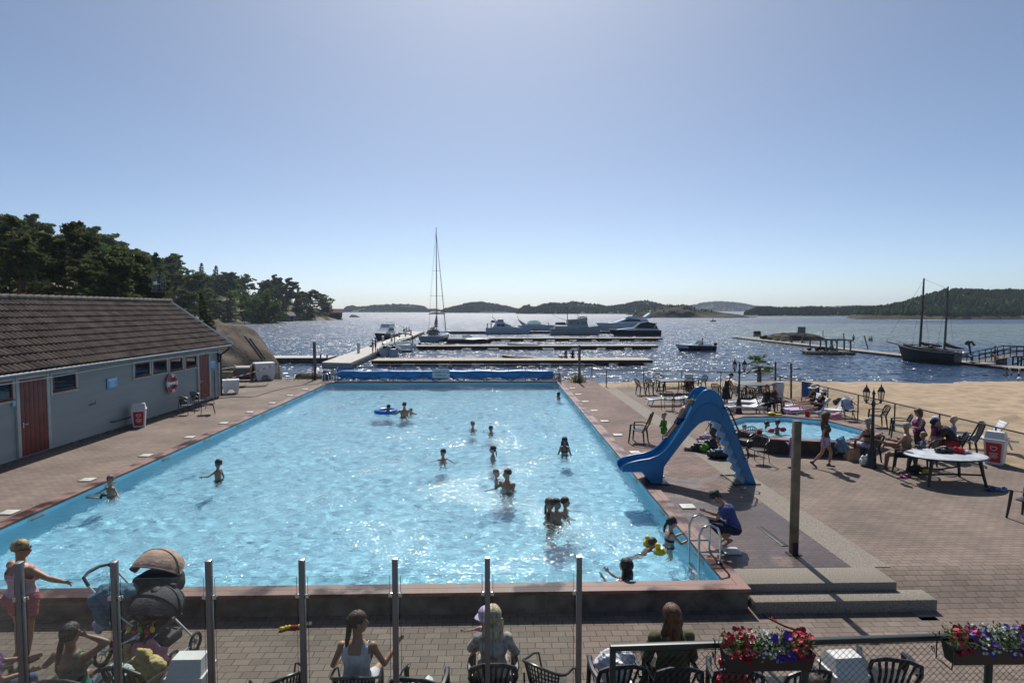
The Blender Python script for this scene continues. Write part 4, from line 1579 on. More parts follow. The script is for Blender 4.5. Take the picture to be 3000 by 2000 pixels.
# cabin boat on the far side of the quay
x,y,z=at_sea(1152,993)
t=boat('cabin_boat','dark-hulled cabin boat with a white wheelhouse on the open side of the quay','motor boat',(x+0.2,y,SEA),R(250))
hull(t,6.5,2.7,1.1,0.4,[mat('hull_dark_grey',(0.06,0.065,0.07),0.4),M_HULL],stern=0.85)
part(t,'cabin',M_HULL,lambda mb:mb.slab([(1.6,1.1),(1.7,2.5),(3.6,2.55),(4.4,1.75),(5.4,1.3),(5.4,1.1)],1.1,0.9))
part(t,'cabin_window',M_BOATWIN,lambda mb:(mb.slab([(1.9,1.75),(1.9,2.3),(3.45,2.3),(3.85,1.75)],1.075,0.955),mb.slab([(3.74,1.95),(3.5,2.35),(3.54,2.39),(3.79,1.98)],0.8)))
part(t,'flybridge',M_HULL,lambda mb:mb.slab([(1.5,2.55),(1.4,3.1),(3.2,3.1),(3.6,2.55)],1.0,0.9))
rail(t,[(1.5,-0.9,3.1),(1.5,0.9,3.1),(3.1,0.9,3.1)],0.4)
for u,v,lab,canopy,seats in ((1182,1031,'white open motor boat with a black canopy frame moored along the quay',True,M_HULL),(1139,1044,'white motor boat with a grey outboard, stern towards the pool, closest in along the quay',False,M_NAVY)):
 x,y,z=at_sea(u,v)
 t=boat('motor_boat',lab,'motor boat',(x,y,SEA),R(103))
 t.rotation_euler=(0,0,R(98))
 s=1.12 if canopy else 1.0
 t.scale=(s,s,s)
 hull(t,5.6,2.35,0.85,0.35,[M_HULL],stern=0.92,rake=0.6,deckm=seats,deck_z=-0.32)
 part(t,'foredeck',M_HULL,lambda mb:mb.slab([(3.1,0.8),(3.2,1.02),(4.6,1.02),(5.7,1.0),(5.7,0.85)],0.9,0.45))
 screen(t,3.35,0.98,1.9,0.62)
 part(t,'seat',seats,lambda mb:(mb.box((0.65,0,0.72),(0.5,1.8,0.4),0.08),mb.box((2.1,0.55,0.85),(0.45,0.5,0.75),0.08),mb.box((2.1,-0.55,0.85),(0.45,0.5,0.75),0.08)))
 for s_ in (-1,1):
  part(t,'fender',M_WHITE,lambda mb:mb.path([(0.9,s_*1.38,1.0),(0.9,s_*1.42,0.9),(0.9,s_*1.42,0.3),(0.9,s_*1.38,0.22)],[0.04,0.13,0.13,0.04],8))
 if canopy:
  def f(mb):
   for x_ in (2.0,2.5):
    mb.path([(2.2,-1.15,0.95),(x_,-1.1,1.9),(x_,-0.7,2.12),(x_,0,2.2),(x_,0.7,2.12),(x_,1.1,1.9),(2.2,1.15,0.95)],0.07,6)
  part(t,'canopy_frame',M_BLACK,f)
  part(t,'swim_platform',M_HULL,lambda mb:mb.box((-0.35,0,0.3),(0.7,1.9,0.1),0.03))
 else:
  outboard(t,0.0,0.75,0,1.25,M_HULLG)
x,y,z=at_sea(1230,1021)
t=boat('grey_dinghy','low grey open boat moored at the inner end of the second pontoon','rowing boat',(x,y,SEA),R(2))
hull(t,length_px(1228,1306,y),1.7,0.5,0.2,[M_HULLG],stern=0.85,deckm=M_CANVAS,deck_z=-0.1)
outboard(t,0.1,0.5,0,0.8)
part(t,'cargo',M_CANVAS,lambda mb:(mb.ball((1.3,0,0.55),(0.35,0.3,0.2)),mb.box((2.2,0.1,0.5),(0.5,0.6,0.2),0.05)))
x,y,z=at_sea(1312,1005)
t=boat('speedboat','long low speedboat with a green tinted screen between second and third pontoon','motor boat',(x,y,SEA),R(0))
Ls=length_px(1312,1437,y)
hull(t,Ls,2.2,0.7,0.3,[M_HULL,M_CANVAS],stripe=True,stern=0.85,rake=0.7,sheer=0.1)
part(t,'foredeck',M_HULL,lambda mb:mb.slab([(Ls*.4,.66),(Ls*.45,.95),(Ls*.7,.92),(Ls*.98,.72)],0.85,0.4))
screen(t,Ls*.62,0.9,1.7,0.55,0.7,1.4)
outboard(t,0.0,0.6)
x,y,z=at_sea(1576,1021.5)
t=boat('rowing_boat','white rowing boat moored at the second pontoon','rowing boat',(x,y-0.2,SEA),R(181))
Lr=length_px(1492,1577,y)
hull(t,Lr,1.6,0.72,0.2,[M_HULL],stern=0.75,rake=0.4,deckm=M_HULL,deck_z=-0.22)
part(t,'thwart',M_HULLG,lambda mb:[mb.box((x_*Lr,0,0.6),(0.25,1.35,0.05)) for x_ in (.15,.4,.65)])
outboard(t,0.05,0.62,0,0.75,M_HULLG)
x,y,z=at_sea(1526,1050)
t=boat('small_boat','light wooden boat whose bow shows behind the pontoon of the two girls','rowing boat',(x+1.2,yA+3.6,SEA),R(183))
hull(t,3.2,1.4,0.62,0.2,[M_WOOD],stern=0.8,rake=0.4,sheer=0.45,deckm=M_WOOD,deck_z=-0.2)
def winrow(t,n,x0,x1,z0,z1,w0,w1=None,zr=None):
 """side windows, proud of the cabin by a few mm"""
 def f(mb):
  dx=(x1-x0)/n
  for i in range(n):
   for s in (-1,1):
    a,b_=x0+i*dx+0.06,x0+(i+1)*dx-0.06
    wa,wb=(w0,w1 or w0)
    mb.add([(a,s*wa,z0),(b_,s*wa,z0),(b_,s*wb,z1),(a,s*wb,z1)],[(0,1,2,3)])
 part(t,'side_window',M_BOATWIN,f,0)
 # flybridge cruiser, left of the row
x,y,z=at_sea(1424,979)
L=length_px(1422,1548,y)
t=boat('motor_yacht','white cruiser with a small flybridge at the quay end of the moored row','motor yacht',(x,y,SEA),R(-2),'motor yachts along the outer pontoon')
k=L/10
hull(t,L,3.2*k,1.45*k,0.5,[M_HULL],stern=0.9,rake=0.9,sheer=0.12)
part(t,'cabin',M_HULL,lambda mb:mb.slab([(1.4*k,1.4*k),(2.2*k,2.5*k),(4.4*k,2.55*k),(6.0*k,1.85*k),(8.2*k,1.5*k)],1.35*k,1.1*k))
winrow(t,2,2.5*k,4.4*k,1.85*k,2.4*k,1.27*k,1.15*k)
part(t,'front_window',mat('painted_sunlit_window',(0.16,0.12,0.085),0.15),lambda mb:mb.slab([(4.55*k,2.52*k),(5.9*k,1.93*k),(5.95*k,1.99*k),(4.6*k,2.58*k)],0.95*k))  # sunlight on the front pane is put into its warm brown colour
part(t,'flybridge',M_HULL,lambda mb:mb.slab([(2.1*k,2.55*k),(2.2*k,3.1*k),(4.0*k,3.15*k),(4.5*k,2.55*k)],1.1*k,1.0*k))
part(t,'flybridge_cover',M_CANVAS,lambda mb:(mb.slab([(2.6*k,3.12*k),(2.7*k,3.4*k),(4.0*k,3.4*k),(4.1*k,3.12*k)],1.0*k),mb.slab([(1.2*k,2.75*k),(1.2*k,3.2*k),(2.05*k,3.2*k),(2.05*k,2.75*k)],1.05*k)))
part(t,'aft_canopy',M_CANVAS,lambda mb:[mb.path([(x_,-1.2*k,1.4*k),(x_,-1.15*k,2.5*k),(x_,1.15*k,2.5*k),(x_,1.2*k,1.4*k)],0.06,5) for x_ in (0.3*k,1.2*k)]+[mb.box((0.8*k,0,2.52*k),(1.2*k,2.3*k,0.06))])
part(t,'radar_mast',M_CANVAS,lambda mb:(mb.path([(2.4*k,0,3.1*k),(1.5*k,0,4.0*k)],0.07,6),mb.path([(1.6*k,0,3.9*k),(1.45*k,0,4.9*k)],0.025,5)))
part(t,'porthole',M_BOATWIN,lambda mb:[mb.box((x_*k,s*1.62*k*(1-max(0,x_-5)*.06),1.05*k),(0.4*k,0.05,0.14*k)) for x_ in (5.4,6.2,7.3) for s in (-1,1)])
rail(t,[(4.2*k,-1.5*k,1.5*k),(6.5*k,-1.2*k,1.55*k),(9.5*k,-0.3*k,1.65*k)],0.5)
# low white yacht behind it
x,y,z=at_sea(1518,968)
L=length_px(1512,1615,y)
k=L/9.5
t=boat('motor_yacht','white yacht with a domed green-tinted screen lying behind the pontoon','motor yacht',(x,y,SEA),R(2),'motor yachts along the outer pontoon')
hull(t,L,3.0*k,1.3*k,0.5,[M_HULL],stern=0.9,rake=1.0,sheer=0.1)
part(t,'superstructure',M_HULL,lambda mb:mb.slab([(0.6*k,1.25*k),(1.2*k,1.75*k),(6.0*k,1.75*k),(8.6*k,1.35*k)],1.3*k,1.0*k))
part(t,'domed_screen',M_WSCREEN,lambda mb:mb.slab([(2.3*k+3.9*k*(1-math.cos(a))/2,1.75*k+1.0*k*math.sin(a)**.8) for a in np.linspace(0,PI,11)],1.1*k,0.6*k))
part(t,'radar_arch',M_HULL,lambda mb:mb.slab([(2.1*k,1.7*k),(0.1*k,3.0*k),(-0.1*k,2.95*k),(0.8*k,1.7*k)],1.25*k,1.0*k))
part(t,'aerial',M_CANVAS,lambda mb:(mb.path([(0.1*k,0,2.9*k),(-0.2*k,0,4.1*k)],0.035,5),mb.box((-.15*k,0,3.6*k),(0.25,0.7,0.1),0.02)))
# trawler yacht
x,y,z=at_sea(1612,981)
L=length_px(1610,1757,y)
k=L/12
t=boat('trawler_yacht','grey-white trawler yacht with a high square wheelhouse and a mast','motor yacht',(x,y,SEA),R(0),'motor yachts along the outer pontoon')
hull(t,L,3.9*k,1.55*k,0.6,[mat('trawler_paint',(0.42,0.42,0.40),0.4,0.08,3)],stern=0.85,rake=0.6,sheer=0.42)
M_TR=MATS['trawler_paint']
part(t,'deckhouse',M_TR,lambda mb:mb.slab([(1.0*k,1.5*k),(1.0*k,2.15*k),(4.0*k,2.2*k),(4.0*k,1.5*k)],1.5*k))
part(t,'wheelhouse',M_TR,lambda mb:mb.slab([(4.0*k,1.5*k),(4.0*k,3.5*k),(8.6*k,3.5*k),(8.95*k,2.0*k),(8.95*k,1.5*k)],1.55*k,1.45*k))
winrow(t,5,4.4*k,8.5*k,2.55*k,3.25*k,1.525*k,1.49*k)
part(t,'painted_lit_window',mat('painted_window_light',(0.55,0.48,0.28),0.3),lambda mb:[mb.box((x_*k,s*1.53*k,2.88*k),(0.38*k,0.02,0.5*k)) for x_ in (5.5,7.0) for s in (-1,1)])  # opaque panes; the brightness seen through them is painted as pale yellow
part(t,'flybridge',M_TR,lambda mb:mb.slab([(4.2*k,3.5*k),(4.2*k,3.75*k),(6.6*k,3.85*k),(8.7*k,4.2*k),(8.75*k,3.5*k)],1.5*k,1.35*k))
part(t,'bimini',M_CANVAS,lambda mb:mb.slab([(6.4*k,4.0*k),(7.0*k,4.35*k),(8.7*k,4.5*k),(8.7*k,4.38*k)],1.2*k))
part(t,'mast',M_ROPE,lambda mb:(mb.path([(4.1*k,0,3.5*k),(4.1*k,0,6.7*k)],[0.1,0.04],6),mb.path([(4.1*k,0,3.3*k),(0.4*k,0,4.9*k)],0.03,5),mb.path([(4.1*k,0,5.0*k),(0.4*k,0,4.9*k)],0.012,4),mb.path([(7.5*k,.3,3.8*k),(6.5*k,.4,4.9*k)],0.05,5)))
part(t,'tender',M_CANVAS,lambda mb:(mb.path([(1.1*k,0,2.7*k),(1.5*k,0,2.75*k),(3.4*k,0,2.7*k),(3.8*k,0,2.6*k)],[0.1,0.45,0.5,0.2],8,flat=0.7)))
part(t,'flag',mat('flag_red',(0.35,0.03,0.04),0.7),lambda mb:(mb.path([(0.1,0,1.5*k),(-0.4,0,3.0*k)],0.025,5),mb.box((-0.45,0,2.5*k),(0.12,0.05,0.9),0.01,(0,-0.2,0))))
rail(t,[(9*k,-1.3*k,1.8*k),(10.5*k,-0.9*k,1.95*k),(12.2*k,-0.1,2.2*k)],0.5)
# big yacht behind and sports cruiser in front
x,y,z=at_sea(1758,970)
L=length_px(1752,1905,y)
k=L/13
t=boat('motor_yacht','large white flybridge yacht behind the blue-striped cruiser','motor yacht',(x,y,SEA),R(182),'motor yachts along the outer pontoon')
t.location.x+=L
hull(t,L,4.0*k,1.9*k,0.6,[M_HULL],stern=0.9,rake=1.2,sheer=0.12)
part(t,'superstructure',M_HULL,lambda mb:mb.slab([(1.0*k,1.85*k),(1.6*k,3.1*k),(6.5*k,3.2*k),(9.6*k,2.2*k),(11.8*k,1.95*k)],1.7*k,1.3*k))
part(t,'side_window',M_BOATWIN,lambda mb:mb.slab([(3.2*k,2.5*k),(3.6*k,3.0*k),(6.4*k,3.05*k),(8.6*k,2.45*k)],1.55*k,1.42*k))
part(t,'flybridge',M_HULL,lambda mb:mb.slab([(0.4*k,3.35*k),(1.0*k,3.2*k),(6.2*k,3.2*k),(6.8*k,3.55*k),(5.8*k,3.75*k),(2.0*k,3.6*k)],1.45*k,1.3*k))
part(t,'bimini',M_CANVAS,lambda mb:mb.slab([(2.6*k,4.05*k),(2.6*k,4.2*k),(6.2*k,4.3*k),(6.4*k,4.1*k)],1.3*k))
part(t,'radar_arch',M_HULL,lambda mb:(mb.slab([(2.2*k,3.5*k),(0.6*k,4.6*k),(0.3*k,4.6*k),(1.2*k,3.4*k)],1.4*k,1.1*k),mb.path([(0.5*k,0,4.6*k),(0.3*k,0,6.0*k)],0.04,5),mb.ball((0.5*k,0.3,4.85*k),0.3)))
x,y,z=at_sea(1932,984)
L=length_px(1796,1932,y)
k=L/10.5
t=boat('sports_cruiser','white sports cruiser with a navy stripe and dark canopy, last in the row','motor yacht',(x,y,SEA),R(180),'motor yachts along the outer pontoon')
hull(t,L,3.3*k,1.35*k,0.5,[M_HULL,M_NAVY],stripe=True,stern=0.92,rake=1.1,sheer=0.12)
part(t,'superstructure',M_HULL,lambda mb:mb.slab([(0.2*k,1.3*k),(0.8*k,1.75*k),(5.8*k,1.95*k),(7.6*k,1.75*k),(9.8*k,1.48*k)],1.4*k,1.0*k))
part(t,'canopy',M_CANVAS,lambda mb:mb.slab([(0.6*k,1.7*k),(1.3*k,2.9*k),(2.9*k,3.2*k),(4.6*k,3.0*k),(5.9*k,1.92*k)],1.25*k,0.95*k))
part(t,'windscreen',M_WSCREEN,lambda mb:mb.slab([(2.8*k,2.1*k),(3.0*k,2.95*k),(4.3*k,2.9*k),(5.3*k,2.2*k)],1.24*k,1.05*k),0)
part(t,'radar_arch',M_HULL,lambda mb:[mb.path([(1.6*k,-1.3*k,1.7*k),(1.0*k,-1.2*k,3.0*k),(1.0*k,1.2*k,3.0*k),(1.6*k,1.3*k,1.7*k)],0.09,6)])
rail(t,[(5.5*k,-1.4*k,1.6*k),(7.5*k,-1.1*k,1.6*k),(10.6*k,-0.2*k,1.75*k)],0.5)
# motor boat under way
x,y,z=at_sea(2092,1028)
L=length_px(1990,2094,y)
t=boat('motor_boat','small white motor boat with a dark stripe under way to the right of the pontoons','motor boat',(x,y,SEA),R(180))
hull(t,L,2.1,0.78,0.3,[M_HULL,M_NAVY],stripe=True,stern=0.9,rake=0.6,sheer=0.25,deck_z=-0.1)
part(t,'foredeck',M_HULL,lambda mb:mb.slab([(L*.5,.8),(L*.52,.98),(L*.8,1.0),(L*1.0,.95)],0.8,0.4))
screen(t,L*.66,0.95,1.6,0.5,0.6,0.9)
outboard(t,0.0,0.7,0,1.0)
RUNBOAT=t
x,y,z=at_sea(2083,943)
t=boat('jet_ski','tiny water scooter throwing spray in front of the rocky islet','water scooter',(x,y,SEA),R(30))
hull(t,3.2,1.1,0.6,0.2,[M_CANVAS],stern=0.8)
part(t,'rider',M_CANVAS,lambda mb:(mb.path([(1.2,0,.6),(1.3,0,1.1),(1.5,0,1.5)],[.25,.25,.15],7),mb.ball((1.55,0,1.75),.16)))
M_FOAM=mat('wake_foam',(0.8,0.82,0.84),0.9)
def wake(label,u0,u1,v,w):
 a,b_=at_sea(u0,v),at_sea(u1,v)
 rs=np.random.RandomState(int(u0))
 mb=MB()
 for i in range(60):
  q=rs.uniform()
  mb.ball((a[0]+(b_[0]-a[0])*q,a[1]+rs.uniform(-w,w),SEA+0.02),(rs.uniform(.5,1.6)*w*.5,rs.uniform(.3,.8)*w*.4,rs.uniform(.06,.22)*w*.5),6,4)
 struct(mb.build('wake_foam',M_FOAM),'stuff')
wake('',2060,2110,943,1.1)
wake('',2655,2770,937,1.6)
# two-masted wooden ship
x,y,z=at_sea(2806,1068)
a=at_sea(2640,1056)
d=Vector((a[0]-x,a[1]-y,0))
L=d.length*0.98
t=boat('wooden_ketch','dark two-masted wooden sailing ship with a bowsprit moored at the low jetty','sailing ship',(x,y,SEA),math.atan2(d.y,d.x))
k=L/6.2
M_KET=mat('tarred_hull',(0.022,0.018,0.017),0.45,0.3,3)
hull(t,L,2.3*k,1.35*k,0.5,[M_KET,M_WOOD],stern=0.72,rake=0.5,sheer=0.42,deckm=M_WOOD,deck_z=-0.25)
part(t,'bulwark_rail',M_WOOD,lambda mb:[mb.path([(x_*L,s*1.15*k*(0.74+.26*min(1,x_*2.2))*(1-max(0,(x_-.45)/.55)**2.1)*1.05,1.6*k*(1+.42*x_*x_)*.98) for x_ in np.linspace(0.02,0.99,14)],0.05,5) for s in (-1,1)])
part(t,'stanchion',M_WOOD,lambda mb:[mb.path([(x_*L,s*1.15*k*(0.74+.26*min(1,x_*2.2))*(1-max(0,(x_-.45)/.55)**2.1)*1.05,1.3*k*(1+.42*x_*x_)),(x_*L,s*1.15*k*(0.74+.26*min(1,x_*2.2))*(1-max(0,(x_-.45)/.55)**2.1)*1.05,1.6*k*(1+.42*x_*x_))],0.03,4) for x_ in np.linspace(0.02,0.97,16) for s in (-1,1)])
part(t,'deckhouse',M_WOOD,lambda mb:(mb.box((0.55*L,0,1.6*k),(0.22*L,1.2*k,0.55*k),0.03),mb.box((0.28*L,0,1.55*k),(0.12*L,1.1*k,0.45*k),0.03)))
m1=PY(2699,813,y+2).z-SEA
m2=PY(2771,839,y+1).z-SEA
M_MAST=mat('brown_mast',(0.055,0.03,0.025),0.5)
xm1,xm2=0.68*L,0.24*L
part(t,'main_mast',M_MAST,lambda mb:mb.path([(xm1,0,1),(xm1-.15,0,m1*.6),(xm1-0.2,0,m1)],[0.125,0.12,0.08],8))
part(t,'mizzen_mast',M_MAST,lambda mb:mb.path([(xm2,0,1),(xm2-.1,0,m2*.6),(xm2-0.15,0,m2)],[0.11,0.1,0.07],8))
part(t,'bowsprit',M_MAST,lambda mb:mb.path([(0.9*L,0,1.75*k),(1.33*L,0,2.35*k)],[0.1,0.06],7))
M_SAILB=mat('furled_brown_sail',(0.10,0.035,0.03),0.9,0.4,5,0.6,9)
part(t,'furled_sail',M_SAILB,lambda mb:(mb.path([(xm1-.1,0,2.35*k),(xm1-.5,0,2.2*k),(xm2+.8,0,2.1*k),(xm2+0.25,0,2.05*k)],[.12,.19,.15,.08],8),mb.path([(xm2,0,2.4*k),(xm2-.3,0,2.2*k),(xm2-1.2,0,1.95*k),(xm2-1.9,0,1.9*k)],[.14,.22,.15,.06],8)))
def f(mb):
 for xm,mm in ((xm1,m1),(xm2,m2)):
  for s in (-1,1):
   for dx in (-0.5,0.3):
    mb.path([(xm+dx,s*1.1*k,1.4*k),(xm-.12,0,mm*.93)],0.012,4)
 mb.path([(1.33*L,0,2.35*k),(xm1-.15,0,m1*.97)],0.014,4)
 mb.path([(xm1-.2,0,m1*.99),(xm2-.15,0,m2*.97)],0.012,4)
 mb.path([(xm1-.1,-.9,m1*.62),(xm1-.1,.9,m1*.62)],0.03,5)
 mb.path([(xm2-.1,-.5,m2*.6),(xm2-.1,.5,m2*.6)],0.025,5)
part(t,'rigging',M_ROPE,f)
part(t,'winch_cover',mat('deck_green',(0.03,0.09,0.06),0.7),lambda mb:mb.ball((0.45*L,.3,1.75*k),(.3,.3,.35)))
part(t,'coiled_net',MATS['deck_green'],lambda mb:mb.ball((0.72*L,-.7,1.7*k),(.6,.2,.2)))
part(t,'foredeck_box',M_WOOD,lambda mb:mb.box((0.9*L,0,1.95*k),(.7,.8,.4),.1))
part(t,'wheel',M_WOOD,lambda mb:(mb.path([(0.36*L,.45*math.cos(q),1.95*k+.45*math.sin(q)) for q in np.linspace(0,2*PI,12,endpoint=False)],.03,5,closed=True),mb.path([(0.36*L,-.5,1.95*k),(0.36*L,.5,1.95*k)],.02,4),mb.path([(0.36*L,0,1.45*k),(0.36*L,0,2.45*k)],.02,4)))
# low jetty, gear and gangway on the right
t=thing('low_jetty','long low floating jetty of grey boards running out from the beach','jetty',(50.4,88,SEA+0.2),0)
def f(mb):
 for i in range(40):
  y_=-31.5+i*1.6
  mb.box((0.6*math.sin(i*.7)*.12+(-0.02*y_),y_,0),(2.4,1.58,0.1))
part(t,'deck',mat('grey_jetty_boards',(0.30,0.265,0.22),0.85,0.2,2),f,0)
part(t,'float',M_DKWOOD,lambda mb:[mb.box((-0.02*y_,y_,-0.28),(2.2,5.4,0.5),0.02) for y_ in np.arange(-29,33,6.0)],0)
def onjetty(u,v,h=SEA+0.4):
 p=G(u,v,h)
 return p
M_NET=mat('fishing_net',(0.03,0.035,0.03),0.95,0.4,9,0.8,14)
M_NETG=mat('green_net',(0.05,0.20,0.13),0.95,0.4,9,0.8,14)
for u,v,w,h,lab in ((2276,995,20,13,'pale wooden crate on the low jetty, nearer its outer end'),(2299,997,21,13,'pale wooden crate on the low jetty, nearer the raft')):
 p=onjetty(u,v)
 t=thing('wooden_crate',lab,'crate',p,0.1,'crates on the low jetty')
 W,H=w*p.y/F,h*p.y/F
 part(t,'body',mat('crate_wood',(0.36,0.30,0.22),0.85,0.25,3),lambda mb:(mb.box((0,0,H/2),(W,W*.8,H)),[mb.box((s*W*.45,-W*.41,H/2),(W*.07,.05,H)) for s in (-1,0,1)]),0)
 part(t,'lid',mat('crate_lid',(0.28,0.23,0.18),0.85),lambda mb:mb.box((0,0,H+.04),(W*1.03,W*.84,.08)),0)
p=onjetty(2218,986)
t=thing('pot_stack','stack of dark pots on a pale pallet at the outer end of the low jetty','pots',p)
part(t,'pots',M_DARK,lambda mb:[mb.lathe([(.22,.5),(.3,.9),(.12,1.15)],8,(dx,dy,0)) for dx in (-.4,0,.4) for dy in (-.2,.2)])
part(t,'pallet',mat('crate_wood',(0.36,0.30,0.22)),lambda mb:mb.box((0,0,.25),(1.3,.9,.5),.03))
for u,v,s,m_,lab in ((2237,991,.9,M_NET,'black heap of nets next to the stack of pots'),(2258,993,.8,M_NETG,'green heap of nets between the black nets and the crates')):
 p=onjetty(u,v)
 mb=MB()
 for i in range(7):
  mb.ball((rnd.uniform(-.6,.6)*s,rnd.uniform(-.4,.4)*s,rnd.uniform(.1,.45)*s),(rnd.uniform(.3,.55)*s,.4*s,rnd.uniform(.25,.4)*s),8,6)
 tag(mb.build('net_heap',m_,loc=p),lab,'nets')
p=G(2292,1003,SEA)
mb=MB()
mb.ball((0,0,.15),.45,12,8)
tag(mb.build('buoy',mat('buoy_yellow',(0.45,0.42,0.08),.5),loc=(p.x,p.y,SEA)),'yellow-green round buoy floating beside the low jetty','buoy')
p=G(1751,998,SEA)
mb=MB()
mb.ball((0,0,.3),.4,12,8)
mb.tube((0,0,.6),(0,0,.8),.08)
tag(mb.build('buoy',mat('buoy_pink',(0.55,0.13,0.10),.5),loc=(p.x,p.y,SEA)),'pinkish red buoy floating by the third pontoon','buoy')
# rock with a signboard behind the jetty
p=G(2400,1003,SEA)
o=boulder('sea_rock',(p.x,p.y+9,SEA),(6.0,2.2,1.45),17,land_mat('wet_dark_rock',(0.09,0.075,0.06),(0.05,0.042,0.035),(0.03,0.026,0.02),0.5,(0.42,0.6)),n=24)
tag(o,'low dark rock in the water behind the raft','rock')
p=PY(2348,984,104)
t=thing('signboard','grey blank signboard on two thin posts above the dark rock','sign',(p.x,p.y,SEA+.3))
w,h=23*104/F,19*104/F
zb=PY(2348,976,104).z-SEA-.3
part(t,'board',mat('board_grey',(0.16,0.165,0.18),.6),lambda mb:mb.box((0,0,zb+h/2),(w,.06,h)),0)
part(t,'post',M_DKWOOD,lambda mb:[mb.box((s*w*.46,.06,zb/2+h*.4),(.07,.07,zb+h*.8)) for s in (-1,1)],0)
# working raft with a gantry
p=G(2420,1036,SEA)
t=thing('work_raft','timber work raft with a gantry of posts lying alongside the low jetty','raft',(p.x,p.y,SEA),R(-8))
s=p.y/F
def f(mb):
 mb.box((0,0,.32),(130*s,2.6,.12))
 mb.box((-28*s,-.9,.2),(75*s,.9,.3))
part(t,'deck',M_WOOD,f,0)
part(t,'float',M_DKWOOD,lambda mb:[mb.box((q*s,-.6,.0),(36*s,2.4,.5),.03) for q in (-45,5,48)],0)
def f(mb):
 for q in (-38,-8,8,22,60):
  for yy in ((-.9,1.0) if q>-20 else (1.0,)):
   mb.box((q*s,yy,.35+17*s),(.16,.16,34*s))
 mb.box((26*s,-.9,.35+34*s),(76*s,.14,.16))
 mb.box((12*s,1.0,.35+34*s),(104*s,.14,.16))
 for q in (-8,22,60):
  mb.path([(q*s,-.9,.35+24*s),((q-8)*s,-.9,.35+34*s)],.05,4)
part(t,'gantry',mat('grey_gantry',(0.12,0.12,0.13),.7),f,0)
part(t,'gear',M_NETG,lambda mb:[mb.ball((q*s,.1,.35+h*s),(w*s,.5,h*s),8,6) for q,w,h in ((4,6,7),(16,5,10),(27,7,5),(-2,5,4))])
part(t,'winch',M_DARK,lambda mb:(mb.box((-18*s,0,.35+9*s),(24*s,.9,9*s),.05),mb.path([(-30*s,-.5,.35+4*s),(-22*s,.5,.35+5*s)],.25,8),mb.ball((-48*s,0,.35+6*s),(6*s,.4,5*s))))
for u,vt,vb,dx,lab in ((2411,968,985,0,'thin post standing in the water behind the raft, nearest the dark rock'),(2472,976,1013,0,'thin post standing in the water behind the raft, away from the dark rock'),(2538,983,1021,6,'slanting pole sticking out of the water past the raft')):
 p=G(u+dx,vb,SEA)
 tp=PY(u-dx,vt,p.y)
 mb=MB()
 mb.path([(p.x,p.y,SEA-.2),tp],.09,6)
 tag(mb.build('mooring_pole',M_DKWOOD),lab,'pole','poles standing in the water')
 # gangway and jetty on the right edge
t=thing('gangway','sloping timber gangway with rails leading from the low jetty up to a trestle pier','gangway',(0,0,0))
y_=60.0
g0,g1=PY(2850,1062,y_),PY(2958,1040,y_)
part(t,'ramp',M_WOOD,lambda mb:mb.path([g0,g1],[.75,.75],4,flat=.12),0)
e0=PY(3120,1043,y_)
part(t,'pier_deck',M_WOOD,lambda mb:mb.box(((g1.x+e0.x)/2,y_,g1.z-.06),(e0.x-g1.x,1.8,.12)),0)
def f(mb):
 for a,b_,n_ in ((g0,g1,6),(g1,e0,8)):
  for s in (-.8,.8):
   for hh in (.45,.9):
    mb.path([a+Vector((0,s,hh)),b_+Vector((0,s,hh))],.05,4)
   for i in range(n_+1):
    q=a.lerp(b_,i/n_)+Vector((0,s,0))
    mb.path([q,q+Vector((0,0,.95))],.05,4)
part(t,'rail',M_DKWOOD,f,0)
def f(mb):
 for u in (2965,2985,3010,3040,3080):
  q=PY(u,1042,y_)
  for s in (-.7,.7):
   mb.path([(q.x,y_+s,SEA-.5),(q.x,y_+s,g1.z)],.09,5)
 for u0,u1 in ((2950,2985),(2985,3020),(3020,2985)):
  a,b_=PY(u0,1068,y_),PY(u1,1046,y_)
  mb.path([(a.x,y_-.75,a.z),(b_.x,y_-.75,b_.z)],.07,4)
part(t,'trestle',M_DKWOOD,f,0)
p=G(2847,1056,SEA)
mb=MB()
tp=PY(2838,1003,p.y)
mb.path([(p.x,p.y,SEA),tp],.11,6)
mb.path([tp-Vector((.4,0,.15)),tp+Vector((.3,0,.12)),tp+Vector((.7,0,-.35))],.12,6)
mb.ball(tp+Vector((-.1,0,-.05)),.28)
tag(mb.build('lamp_pole',M_DKWOOD),'leaning dark pole with a bent lamp head between ship and gangway','pole')
p=G(2826,1048,SEA+.4)
mb=MB()
mb.ball((0,0,.35),(.42,.4,.36),10,7)
mb.ball((.5,0,.15),(.3,.3,.16),8,5)
tag(mb.build('fender_buoy',M_HULLG,loc=p),'grey round fender lying on the jetty behind the ship stern','buoy')
p=G(2932,1068,SEA+.2)
mb=MB()
mb.ball((0,0,.3),(.55,.4,.36),10,7)
mb.ball((.1,-.1,.5),(.3,.35,.2),8,5)
tag(mb.build('tarpaulin_bundle',mat('tarp_purple',(0.16,0.12,0.16),.8),loc=p),'purplish bundle under the trestle pier','bundle')
